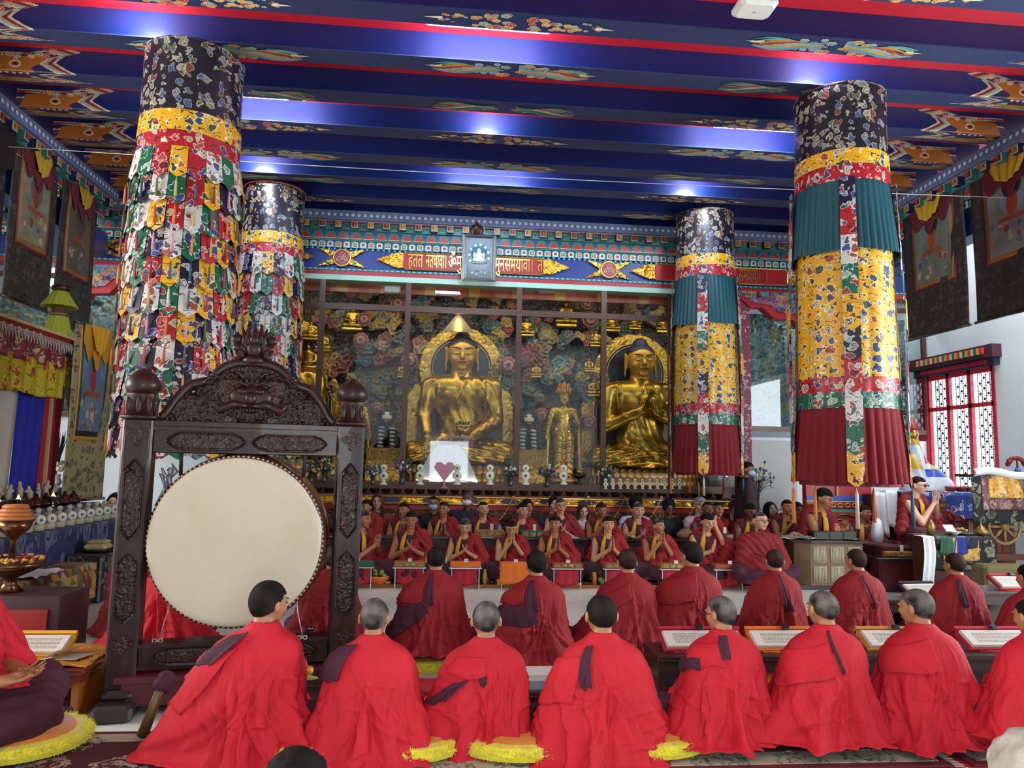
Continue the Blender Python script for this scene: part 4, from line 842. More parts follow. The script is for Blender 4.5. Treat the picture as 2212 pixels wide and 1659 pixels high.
# ---- white sheet shaped as the doorway's reflection in the glass, before the central statue
SC = M('white silk', '#d6dade', .4, sheen=.5, vs=4)
def drape(U, V):
    w = .16+.36*V**.8; x = (U-.5)*2*w; z = -.60*V**1.1; return np.stack([x+.02*np.sin(U*19), -.05-.12*V-.03*np.abs(np.sin(U*14+V*2)), z+.03*np.sin(U*11)*V], 1)
o = sheet('reflection_sheet', drape, 40, 24, .006, SC, None); o.location = P(968, 962, Y=12.62); tag(o, 'white tent-shaped sheet standing in for the doorway reflection below the central statue', 'scarf')
o = B().box((-.3, 0, 0), (.3, .06, .32)).build('red_box', M('deep red lacquer', '#7c1a24', .35), None, False, P(985, 990, Y=12.75)); tag(o, 'dark red box standing behind the white reflection sheet', 'box')
o = B().prism([(0, -.17), (.17, .06), (.13, .14), (.06, .15), (0, .10), (-.06, .15), (-.13, .14), (-.17, .06)], 0, .05, lambda u, z, h: (u, h, z)).lathe([(.02, -.25), (.025, -.17)], (0, .02, 0), 10).lathe([(.08, -.27), (.02, -.24)], (0, .02, 0), 12).build('pink_heart', M('dusty pink', '#b87a8a', .45), None, False, P(960, 1018, Y=12.1)); tag(o, 'dusty pink heart-shaped holder in front of the white reflection sheet', 'ornament')
# ---- altar front
YT = 11.85; zl = P(1000, 1070, Y=YT).z; zs = [P(1000, y, Y=YT).z for y in (1070, 1089, 1101, 1130)]
x0, x1 = c0-.02, P(1592, 1050, Y=YT).x
alt = empty('altar_table', ((x0+x1)/2, YT, 0), 0, 'long altar table with gilt carved front standing below the glass case', 'altar'); L = (x1-x0)/2
B().box((-L, .0, 0), (L, .42, zl-.02)).box((-L-.03, -.05, zl-.02), (L+.03, .45, zl+.01)).build('body', M('altar red brown', '#4a1a16', .5), alt)
B().box((-L, .24, zl), (L, .42, zg0-.14+.05)).build('upper_ledge', M('bronze brown frame'), alt)
fy = lambda u, w, h: np.stack([u, -.005-h, w], 1)
relief('gilt_band', [(-L, zs[1]), (L, zs[1]), (L, zs[0]-.03), (-L, zs[0]-.03)], fy, .013, .035, gold, alt, 5, .05, 1.6, .3); n = int(2*L/.62); b = B(); b2 = B()
for i in range(n): x = -L+.31+.62*i; zz = (zs[1]+zs[0]-.03)/2; hz = (zs[0]-.03-zs[1])*.42; b.prism([(x-.17, zz), (x-.07, zz-hz), (x+.07, zz-hz), (x+.17, zz), (x+.07, zz+hz), (x-.07, zz+hz)], .03, .045, lambda u, z, h: (u, -h, z))
b.build('navy_lozenge', M('navy enamel', '#16204c', .35), alt); b2.tube([(-L, -.04, zs[1]), (L, -.04, zs[1])], .02, 8).tube([(-L, -.05, zs[0]-.03), (L, -.05, zs[0]-.03)], .016, 8).build('gilt_rail', goldr, alt, True)
B().box((-L, -.02, zs[2]), (L, 0, zs[1])).build('red_band', redb, alt)
relief('carved_panel', [(-L, .25), (L, .25), (L, zs[2]), (-L, zs[2])], fy, .016, .06, M('dark gilt carving', '#4c2e10', .4, .5, var=.6, vs=7), alt, 6, .085, 1.6, .1)
cop = M('old copper', '#4a3022', .32, .8); bw = [(.02, 0), (.045, .006), (.06, .03), (.07, .06), (.074, .065), (.062, .062), (.05, .02)]
b0 = None
for i in range(37):
    x = P(660+i*24.8, 1060, Y=YT+.06).x
    if b0 is None: o = b0 = B().lathe(bw, n=16).build('offering_bowl', cop, None, True)
    else: o = b0.copy(); COL.objects.link(o)
    o.location = (x, YT+.06, zl+.011); o.scale = (1.05, 1.05, 1.15); tag(o, 'copper water bowl in the long row along the altar edge', 'bowl', 'water bowls along the altar edge')
wd = M('ivory disc', '#cfcab4', .5); dd = M('disc centre', '#3c4a58', .5)
def discs(sc, px, py, Y, lab, grp):
    t = empty('butter_ornament', P(px, py, Y=Y), 0, lab, 'offering', grp, sc)
    b = B().lathe([(.075, 0), (.06, .02), (.035, .05), (.05, .07)], n=14); b.build('foot', wd, t, True)
    for nm, z, r in (('lower_disc', .145, .075), ('upper_disc', .27, .058)):
        o = B().lathe([(r, .012), (r, -.008), (r*.9, -.014)], (0, 0, z), 22, ax='y').build(nm, wd, t, True); B().lathe([(r*.3, -.014), (r*.25, -.022)], (0, 0, z), 12, ax='y').build('centre', dd if sc > .8 else M('rose centre', '#8c4a50', .5), o, True)
    return t
zz = P(1000, 1047, Y=YT+.33)
for px, w in ((828, 'beside the purple flowers'), (907, 'left of the white reflection sheet'), (987, 'right of the pink heart'), (1058, 'in the gap right of the reflection sheet'), (1135, 'below the right lion'), (1217, 'below the right standing statue')):
    discs(1, px, 1047, YT+.33, 'ivory double-disc ornament on the altar ledge, '+w, 'tall double-disc ornaments on the altar')
for i in range(11): discs(.52, 1308+i*16, 1056, YT+.25, 'small ivory double-disc ornament below the right seated statue, %s from the left' % ORD[i], 'small double-disc ornaments on the altar')
# flowers in vases
def bouquet(px, py, Y, h, r, cols, label, seed=0, vase='#3a4438', n=60, tall=0):
    rs = random.Random(seed); t = empty('flower_vase', P(px, py, Y=Y), 0, label, 'flowers'); vz = h*.38
    B().lathe([(.035, 0), (.045, .02), (.03, vz*.4), (.045, vz*.9), (.055, vz), (.045, vz), (.025, vz*.4)], n=14).build('vase', M('vase '+vase, vase, .15), t, True)
    st = B(); bl = B()
    for i in range(n):
        a = rs.uniform(0, 2*PI); q = rs.random()**.6*r; z = vz+(h-vz)*rs.uniform(.25, 1)*(1-.4*q/r)+(tall*rs.random() if i % 6 == 0 else 0); e = (q*math.cos(a), q*math.sin(a), z); st.tube([(0, 0, vz*.8), (e[0]*.5, e[1]*.5, vz+(z-vz)*.6), e], .003, 3)
        if i % 3: c = rs.choice(cols); bl.ball(e, (rs.uniform(.014, .03),)*3, 6, c, 4)
        else: st.add([e, (e[0]+.03, e[1], e[2]+.03), (e[0]+.01, e[1], e[2]+.07), (e[0]-.02, e[1]+.01, e[2]+.03)], [(0, 1, 2, 3)])
    st.build('stems', M('stem green', '#3a4c30', .6), t); bl.build('blooms', PA, t, True, paint=True); return t
bouquet(805, 1046, 12.15, .32, .12, ['#5c4468', '#7c6488', '#c8c0c8'], 'vase of purple flowers on the altar right of the drum frame post', 1)
bouquet(868, 1046, 12.15, .42, .16, ['#7a5a78', '#d8c8cc', '#a88898', '#e0dcd8'], 'vase of pale pink and white flowers left of the central statue', 2, tall=.15)
bouquet(1103, 1050, 12.15, .36, .13, ['#3c2c50', '#6a5478', '#d0cac8'], 'vase of dark purple flowers below the right lion', 3, tall=.3)
bouquet(1182, 1052, 12.15, .38, .16, ['#5c3c60', '#8c7c98', '#d8d0d0'], 'vase of purple and white flowers left of the right standing statue', 4)
bouquet(1312, 1054, 12.15, .42, .16, ['#7c5c58', '#d8d8d0', '#a88878'], 'vase of white flowers beside the right seated statue', 5, tall=.3)
bouquet(700, 1042, 12.15, .40, .15, ['#b86878', '#c8c0b0', '#5c9c98', '#c8a440'], 'vase of mixed flowers seen through the drum frame', 6)
bouquet(672, 1042, 12.2, .34, .12, ['#c8889a', '#d8c040', '#ddd8d0'], 'small vase of pink and yellow flowers seen above the drum', 7)
bouquet(1636, 1100, 11.9, .75, .28, ['#c8ccc0', '#5c3c50', '#b89ca8'], 'tall vase of white lilies behind the standing masked monk', 8, n=70, tall=.25)
t = empty('brass_bowl_stand', P(1250, 1046, Y=12.1), 0, 'bronze bowl on a tall foot with a tiny gilt figure, on the altar', 'offering bowl')
B().lathe([(.06, 0), (.02, .03), (.015, .08), (.10, .12), (.12, .17), (.105, .16)], n=18).build('bowl', cop, t, True); B().ball((0, 0, .2), (.045, .04, .04), 8).ball((0, 0, .25), (.02, .02, .025), 8).build('tiny_figure', GOLD, t, True)
t = empty('candle', P(1510, 1076, Y=YT-.02), 0, 'tall pale yellow candle standing at the right end of the altar edge', 'candle'); B().lathe([(.014, 0), (.012, .22), (.003, .26)], n=10).build('wax', M('candle wax', '#c8b060', .5), t, True); B().lathe([(.03, -.005), (.03, .01), (.016, .02)], n=12).build('holder', cop, t, True)
# marigold garlands
mg = M('marigold', '#c8781c', .7); mgy = M('pale marigold', '#c8a850', .7)
def garland(a, b_, sag, lab, mat=mg):
    B_ = B(); a, b_ = Vector(a), Vector(b_); n = max(6, int((a-b_).length/.04))
    for i in range(n+1): t_ = i/n; p = a.lerp(b_, t_); B_.ball((p.x, p.y, p.z-sag*4*t_*(1-t_)), .017, 6, m=4)
    B_.tube([(a.lerp(b_, q).x, a.lerp(b_, q).y, a.lerp(b_, q).z-sag*4*q*(1-q)) for q in np.linspace(0, 1, 13)], .006, 4)
    tag(B_.build('garland', mat, None, True), lab, 'garland', 'flower garlands hung on the altar front')
for i, px in enumerate((715, 790, 868, 948, 1030, 1110, 1192, 1272, 1350, 1430)):
    p = P(px, 1074, Y=YT-.09); r_ = P(px+78, 1074, Y=YT-.09); garland(p, r_, .38, 'marigold garland swag on the carved altar front, %s from the left' % ORD[i], mg if i % 2 else mgy)
# ---- side niches left and right of the case
for nm, xa, xb, zb_, lab in (('left', XL-1.9, c0-.08, P(262, 892, Y=12.3).z, 'dim glazed niche of carved teal figures on the far wall, beyond the patchwork banners'), ('right', c1+.08, XW, gb, 'dim glazed niche of carved bluish figures on the far wall, right of the altar')):
    t = empty('glazed_niche', ((xa+xb)/2, 12.3, zb_), 0, lab, 'display case'); w = (xb-xa)/2; h = 4.4-zb_
    b = B().box((-w, -.04, -.08), (w, .03, 0)).box((-w, -.03, h-.02), (w, .03, h+.06))
    for x in ((-w+.03), -w*.28, w*.18, w-.03): b.box((x-.04, -.035, 0), (x+.04, .03, h))
    b.build('frame', brn, t); mesh('glass_pane', [(-w, 0, 0), (w, 0, 0), (w, 0, h), (-w, 0, h)], [(0, 1, 2, 3)], GLASS, t, False)
    relief('carved_back', [(-w, 0), (w, 0), (w, h), (-w, h)], lambda u, w_, h_: np.stack([u, .75-h_, w_], 1), .024, .22, MAT['carved paint'], t, 21, .16, 1.5, .1, pal=['#3c5c60', '#4c6c70', '#5c7c80', '#34504c', '#6c7460', '#486468', '#7c7c4c'], gap='#101a1c')
    for i in range(6):
        o = tiny.copy(); COL.objects.link(o); o.location = (xa+(xb-xa)*(.55+.12*(i % 3)) if nm == 'right' else xb-.3-.4*(i % 3), 12.72, zb_+.35+.9*(i//3)+.2*(i % 2)); tag(o, 'small gilt figure in the dim %s niche, %s row, %s' % (nm, ['lower', 'upper'][i//3], ['beside the altar', 'in the middle', 'at the outer end'][i % 3]), 'statue', 'small gilt figures in the side niches')
area('niche_light', (7.2, 12.5, 4.6), (20, 0, 0), 2, .1, 14, (.7, .9, 1)); area('niche_light_left', (-5.6, 12.5, 4.6), (20, 0, 0), 2, .1, 10, (.8, .95, 1))
# painted brackets under the frieze ends
def bracket(xa, xb, zt, name_l, label):
    sg = 1 if xb > xa else -1; L = abs(xb-xa); pl = [(0, 0), (L, 0), (L, -.12), (L*.85, -.3), (L*.7, -.30), (L*.55, -.48), (L*.3, -.50), (L*.16, -.72), (0, -.75)]
    pl = [(xa+sg*x, zt+z) for x, z in pl]; o = B().prism(pl, 0, .18, lambda u, z, h: (u, YC+.12-h, z)).build('painted_bracket', M('bracket red', '#a8141f', .45), None); tag(o, label, 'bracket')
    cs2 = []
    rs2 = random.Random(9)
    q = [(xa+sg*L*a, zt-.28+.2*(1-a)*0-.16*(1-a)) for a in np.linspace(.05, .95, 9)]
    relief('painted_scroll', [(xa+sg*x, zt+z) for x, z in ((0, -.02), (L, -.02), (L, -.10), (L*.82, -.24), (L*.6, -.27), (L*.5, -.38), (L*.28, -.42), (L*.15, -.55), (0, -.58))], lambda u, w, h: np.stack([u, YC-.062-h, w], 1), .013, .03, PA, o, 8, .09, 1.6, .1, pal=['#2c3c7c', '#6c7ca8', '#a83a34', '#3c7c78', '#c8863c', '#1c2c5c'], gap='#6c1420')
    return o
bracket(P(197, 600, Y=YC).x-.3, P(285, 600, Y=YC).x+.2, Z['mint']+.06, '', 'carved red bracket with painted scrolls at the left end of the altar beam')
bracket(P(1735, 640, Y=YC).x+.2, P(1592, 640, Y=YC).x, Z['mint']+.08, '', 'carved red bracket with painted scrolls at the right end of the altar beam')
o = brocade('rose lattice', '#7c2c3c', ('#b88890', '#7c2c3c'), 9, .6, '#c8a0a8', '#5c1c2c'); b = B().box((c1-.02, YC+.0, .9), (c1+.16, YC+.14, Z['mint'])).build('painted_post', o); tag(b, 'narrow rose patterned post right of the glass case', 'post')
# ================================================================ people
SKIN = {n: M('skin '+n, c, .5, var=.06, vs=12, sss=.05) for n, c in (('tan', '#a06a48'), ('fair', '#bb8a68'), ('deep', '#6c4430'), ('pale', '#c89c84'), ('warm', '#8c5a3c'))}
def cloth(name, c, var=.1, st=.12, sheen=0, rough=.8):
    if name in MAT: return MAT[name]
    k = N(name); v = k.oc((1, 1, .45)); c = lin(c); n1 = k.noise(v, 7, 5, 1.2); n2 = k.noise(k.oc((1, 1, 1)), 260, 2)
    k.set(color=k.mix(n1.outputs[0], tuple(x*(1-var) for x in c), tuple(min(1, x*(1+var)) for x in c)), rough=rough, sheen=sheen, normal=k.bump(k.math('MULTIPLY_ADD', n2.outputs[0], .12, n1.outputs[0]), st, .02)); MAT[name] = k.m; return k.m
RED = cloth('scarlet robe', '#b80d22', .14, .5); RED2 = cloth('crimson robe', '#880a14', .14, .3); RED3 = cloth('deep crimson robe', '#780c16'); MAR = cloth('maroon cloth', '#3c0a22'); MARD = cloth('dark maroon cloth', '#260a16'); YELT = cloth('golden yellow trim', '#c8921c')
def hairmat(name, c, c2, sc=9):
    k = N(name); v = k.oc(); n1 = k.noise(v, sc, 3); n2 = k.noise(v, 420, 2)
    k.set(color=k.mix(k.math('MULTIPLY', k.ramp(n1.outputs[0], [(.38, '#3c3c3c'), (.68, '#ffffff')]), k.math('MULTIPLY_ADD', n2.outputs[0], 1.3, .0)), lin(c), lin(c2)), rough=.8, spec=.15, normal=k.bump(n2.outputs[0], .5, .004)); return k.m
HB = hairmat('cropped black hair', '#0c0909', '#2e2422'); HG = hairmat('cropped grey hair', '#161413', '#857c76'); HN = hairmat('cropped brown hair', '#1a100c', '#4c342a'); HL = hairmat('long dark hair', '#0e0a0a', '#241c1a'); HBR = hairmat('brown hair', '#3a2418', '#7c5a44'); HGR = hairmat('grey blond hair', '#8c8478', '#c8c0b4')
BROWB = M('black brow hair', '#1a1210', .7); EYE = M('dark eye', '#140e0c', .3); LIP = M('natural lips', '#7c3c34', .45); EYEW = M('eye white', '#c8c0b8', .3)
HW, HD, HH = .079, .100, .118
def rotm(yaw, pitch, roll=0): return np.array((Matrix.Rotation(yaw, 3, 'Z') @ Matrix.Rotation(pitch, 3, 'X') @ Matrix.Rotation(roll, 3, 'Y')))
def human_head(s, c, Rm, fat=1.0):
    w, d, h = HW*fat, HD, HH; c = np.array(c); A = lambda x, y, z: tuple(c+Rm@np.array((x, y, z)))
    s.ell(A(0, .004, .012), (w, d*.98, h*.84), .012, rot=Rm); s.ell(A(0, .022, .018), (w*1.0, d*.82, h*.78), .01, rot=Rm); s.ell(A(0, -d*.34, -h*.34), (w*.74, d*.56, h*.60), .02, rot=Rm); s.ell(A(0, -d*.70, -h*.84), (w*.26, d*.2, h*.13), .014, rot=Rm)
    for g in (-1, 1):
        s.ell(A(g*w*.56, -d*.6, -h*.2), (w*.26, d*.26, h*.2), .014, rot=Rm); s.ell(A(g*w*.38, -d*.88, h*.20), (w*.34, d*.1, h*.06), .008, rot=Rm)
        s.ell(A(g*w*.40, -d*.98, h*.04), (w*.2, d*.09, h*.07), .006, 'sub', Rm); s.ell(A(g*w*.40, -d*.84, h*.04), (w*.17, d*.08, h*.065), .004, rot=Rm)
        s.ell(A(g*w*1.07, .014, -.008), (w*.13, d*.20, h*.27), .004, rot=Rm); s.ell(A(g*w*1.17, -.0, .002), (w*.05, d*.09, h*.13), .003, 'sub', Rm); s.ell(A(g*w*1.04, 0, -h*.22), (w*.09, d*.09, h*.08), .004, rot=Rm)
    s.cap(A(0, -d*.9, h*.16), A(0, -d*1.10, -h*.18), w*.10, w*.17, .008); s.ell(A(0, -d*.98, -h*.23), (w*.30, d*.12, h*.07), .007, rot=Rm); s.ell(A(0, -d*.86, -h*.50), (w*.36, d*.16, h*.10), .01, rot=Rm)
_hp = {}
def head_part(kind):
    """parts of the head, modelled once at the head's own centre"""
    if kind in _hp: return _hp[kind]
    w, d, h = HW, HD, HH
    if kind in ('crop', 'short', 'thin'):
        s = Sdf((-.115, -.135, -.13), (.115, .145, .155), .0065); g = {'crop': .003, 'short': .008, 'thin': .002}[kind]; lo = {'crop': 0, 'short': 0, 'thin': .012}[kind]
        s.ell((0, .004, .012), (w+g, d*.98+g, h*.84+g), .012).ell((0, .022, .018), (w+g, d*.82+g, h*.78+g), .01)
        # hairline: high on the forehead, down the nape, around the ears
        s.keep(lambda x, y, z: np.where(y < -.035, .052+lo-z-(y+.035)*.0+.25*np.abs(x)*0, np.where(y < .02, .052+lo-z+(y+.035)*-1.2, -.024+lo-z-(y-.02)*.95)))
        V, F = s.surf(); m = None
    elif kind == 'long':
        s = Sdf((-.14, -.14, -.34), (.14, .16, .16), .009); s.ell((0, .01, .015), (w+.014, d+.014, h*.86+.014), .01)
        for g in (-1, 1): s.cap((g*.075, .0, .02), (g*.085, -.02, -.28), .035, .03, .02, sq=(.8, 1.3, 1))
        s.cap((0, .07, 0), (0, .08, -.28), .075, .07, .03, sq=(1.1, .5, 1)).ell((0, -.10, -.03), (.064, .075, .115), .01, 'sub').warp(lambda x, y, z: .004*np.sin(x*220+z*20)); V, F = s.surf()
    elif kind == 'bun':
        s = Sdf((-.12, -.13, -.1), (.12, .16, .16), .008); s.ell((0, .01, .018), (w+.009, d+.009, h*.84+.010), .01).ell((0, .10, .02), (.04, .04, .04), .01).ell((0, -.10, -.035), (.064, .06, .105), .01, 'sub').keep(lambda x, y, z: -.05-z+0*x); V, F = s.surf()
    elif kind == 'curly':
        s = Sdf((-.14, -.14, -.12), (.14, .15, .17), .008); s.ell((0, .01, .03), (w+.02, d+.015, h*.82+.02), .01); rs = random.Random(2)
        for i in range(60): a = rs.uniform(0, 6.3); e = rs.uniform(-.1, 1.5); s.ell((.085*math.cos(a)*math.cos(e), .01+.1*math.sin(a)*math.cos(e), .03+.105*math.sin(e)), .02, .006)
        s.ell((0, -.11, -.04), (.068, .07, .10), .01, 'sub').keep(lambda x, y, z: -.05-z+0*x); V, F = s.surf()
    elif kind == 'eyebrows':
        b = B()
        for g in (-1, 1): b.tube([(g*w*q, -d*(.99-.24*q*q), h*(.21+.045*math.sin(min(1, q*1.3)*PI*.8))) for q in (.18, .34, .5, .68)], [.0025, .0045, .004, .0015], 5)
        V, F = b.v, b.f
    elif kind == 'eyes':
        b = B()
        for g in (-1, 1): b.tube([(g*w*q, -d*(.965-.22*q*q), h*(.05-.01*abs(q-.42))) for q in (.2, .31, .42, .53, .64)], [.0012, .0036, .0046, .0036, .001], 6)
        V, F = b.v, b.f
    elif kind == 'lips':
        b = B(); b.tube([(w*q, -d*(1.035-.25*q*q), -h*(.50-.01*math.cos(q*9))) for q in (-.34, -.18, 0, .18, .34)], [.001, .005, .0065, .005, .001], 6); V, F = b.v, b.f
    elif kind == 'glasses':
        b = B()
        for g in (-1, 1):
            pts = [(g*w*.44+.024*math.cos(a), -d*1.08, h*.03+.017*math.sin(a)) for a in np.linspace(0, 2*PI, 15)]; b.tube(pts, .0022, 4); b.tube([(g*(w*.44+.024), -d*1.08, h*.05), (g*w*1.06, -d*.8, h*.07), (g*w*1.06, 0, h*.06)], .0022, 4)
        b.tube([(-.008, -d*1.1, h*.05), (.008, -d*1.1, h*.05)], .002, 4); V, F = b.v, b.f
    elif kind == 'shades':
        b = B()
        for g in (-1, 1): b.ball((g*w*.44, -d*1.05, h*.03), (.027, .006, .018), 10); b.tube([(g*(w*.44+.024), -d*1.05, h*.05), (g*w*1.06, -d*.8, h*.07), (g*w*1.06, 0, h*.06)], .0028, 4)
        V, F = b.v, b.f
    elif kind == 'mask':
        s = Sdf((-.1, -.15, -.14), (.1, .04, .03), .007); s.ell((0, -d*.52, -h*.40), (w*.92, d*.68, h*.46), .01).keep(lambda x, y, z: np.maximum(y+.03+0*x, z+h*.12)); V, F = s.surf()
    elif kind == 'cap':
        s = Sdf((-.12, -.17, 0), (.12, .12, .16), .007); s.ell((0, .005, .03), (w+.014, d+.012, h*.78), .01).keep(lambda x, y, z: .05-z+0*x).ell((0, -.1, .055), (.065, .06, .01), .01); V, F = s.surf()
    _hp[kind] = (V, F); return _hp[kind]
_hm = {}
def head_child(t, kind, mat, c, Rm, fat=1.0, name=None):
    key = (kind, mat.name)
    nm = name or {'crop': 'hair', 'short': 'hair', 'thin': 'hair', 'long': 'hair', 'bun': 'hair', 'curly': 'hair', 'mask': 'face_mask', 'cap': 'flat_cap', 'shades': 'sunglasses', 'glasses': 'spectacles'}.get(kind, kind)
    if key not in _hm: V, F = head_part(kind); o = mesh(nm, V, F, mat, t, True); _hm[key] = o.data
    else: o = bpy.data.objects.new(nm, _hm[key]); COL.objects.link(o); o.parent = t
    o.matrix_local = Matrix.Translation(c) @ Matrix(Rm.tolist()).to_4x4() @ Matrix.Diagonal((fat, 1, 1, 1)); return o
def face_kids(t, c, Rm, hair='crop', hm=None, glasses=None, mask=None, face=True, fat=1.0):
    c = Vector(c)
    if hair: head_child(t, hair, hm or HB, c, Rm, fat)
    if face:
        head_child(t, 'eyebrows', BROWB, c, Rm, fat); head_child(t, 'eyes', EYE, c, Rm, fat)
        if not mask: head_child(t, 'lips', LIP, c, Rm, fat)
    if glasses: head_child(t, glasses, M('spectacle frame', '#1c1414', .3), c, Rm, fat)
    if mask: head_child(t, 'mask', mask, c, Rm, fat)
def hand(s, w0, dr, up, L=.165, r=.0085, curl=0.0, thumb=1, spread=.019):
    """palm, four unequal bent fingers and a side thumb"""
    w0 = Vector(w0); dr = Vector(dr).normalized(); up = Vector(up).normalized(); sd = dr.cross(up).normalized(); up = sd.cross(dr)
    for q in (-.6, 0, .6): s.cap(w0+sd*.028*q*.7, w0+dr*L*.45+sd*.03*q, .017, .016, .012)
    for i, l in enumerate((.42, .52, .50, .40)):
        a = w0+dr*L*.46+sd*spread*(i-1.5)*1.15; m_ = a+dr*L*l*.55+up*curl*L*.12; e = m_+(dr*(1-curl*.6)+up*curl).normalized()*L*l*.5; s.cap(a, m_, r*1.05, r, .004); s.cap(m_, e, r, r*.82, .003)
    a = w0+dr*L*.12-sd*.026*thumb; m_ = a+dr*L*.22-sd*.022*thumb+up*.01; s.cap(a, m_, r*1.3, r*1.1, .008); s.cap(m_, m_+dr*L*.22+up*.006, r*1.1, r*.9, .003)
POSES = {  # elbow R, wrist R, dir R, elbow L, wrist L, dir L (R = the figure's right = -X)
    'pray': ((-.23, -.13, .24), (-.035, -.27, .40), (.18, -.25, 1), (.22, -.13, .24), (.035, -.27, .40), (-.18, -.25, 1)),
    'mouth': ((-.21, -.17, .27), (-.030, -.25, .52), (.15, -.1, 1), (.20, -.17, .27), (.030, -.25, .52), (-.15, -.1, 1)),
    'clasp': ((-.24, -.12, .24), (-.05, -.28, .36), (.6, -.2, .6), (.23, -.12, .24), (.05, -.28, .36), (-.6, -.2, .6)),
    'low': ((-.25, -.06, .22), (-.07, -.30, .24), (.7, -.5, .1), (.25, -.06, .22), (.07, -.30, .24), (-.7, -.5, .1)),
    'ear': ((-.24, -.13, .26), (-.02, -.27, .36), (.3, -.2, .8), (.22, -.16, .36), (.10, -.10, .66), (-.1, .1, 1)),
    'side': ((-.27, .0, .20), (-.16, -.30, .18), (.2, -.9, -.1), (.27, .0, .20), (.16, -.30, .18), (-.2, -.9, -.1))}
def torso(s, skin_r=1.0, lean=0.0, neck=True, hc=(0, -.03, .76)):
    s.cap((0, .02, .10), (0, .0, .40), .125, .135, .05, sq=(1.15, .78, 1)).cap((-.13, 0, .50), (.13, 0, .50), .068, .068, .05).ell((0, -.02, .42), (.155, .10, .14), .05)
    s.cap((0, .005, .50), (hc[0]*.8, hc[1]+.035, hc[2]-.09), .060, .056, .03)
def arms(s, pose, sc=1.0):
    eR, wR, dR, eL, wL, dL = POSES[pose]
    for sg, e, w, d in ((-1, eR, wR, dR), (1, eL, wL, dL)):
        s.cap((sg*.175, .0, .495), e, .052, .042, .03); s.cap(e, w, .041, .026, .015); n = (sg*1.0, 0, 0) if pose in ('pray', 'mouth', 'clasp') else (0, 0, 1)
        hand(s, w, d, n if pose != 'low' else (0, -.3, 1), curl=.15 if pose in ('pray', 'mouth') else .45, thumb=-1 if pose in ('pray', 'mouth') else sg)
_skirt = {}
def skirt_for(t, seed, mat, wide=1.0):
    key = (seed % 4, mat.name)
    if key not in _skirt:
        s = Sdf((-.5, -.55, -.03), (.5, .28, .36), .0115)
        for g in (-1, 1): s.cap((g*.12, .02, .12), (g*.34, -.20, .11), .125, .105, .05).cap((g*.34, -.22, .09), (-g*.06, -.40, .07), .09, .065, .04)
        s.ell((0, -.2, .08), (.30, .24, .10), .06).ell((0, .04, .14), (.21, .17, .15), .05).box((0, -.1, .0), (.34, .26, .02), .02, .03)
        q = seed % 4; s.warp(lambda x, y, z: .007*np.sin(x*(38+3*q)+y*30+np.sin(z*20+q)*2)*np.clip(1-z*1.5, .2, 1)+.004*np.sin(y*80+x*20+q)); _skirt[key] = s.surf(), None
        o = mesh('skirt', *_skirt[key][0], mat, t, True); _skirt[key] = o.data; return o
    o = bpy.data.objects.new('skirt', _skirt[key]); COL.objects.link(o); o.parent = t; return o
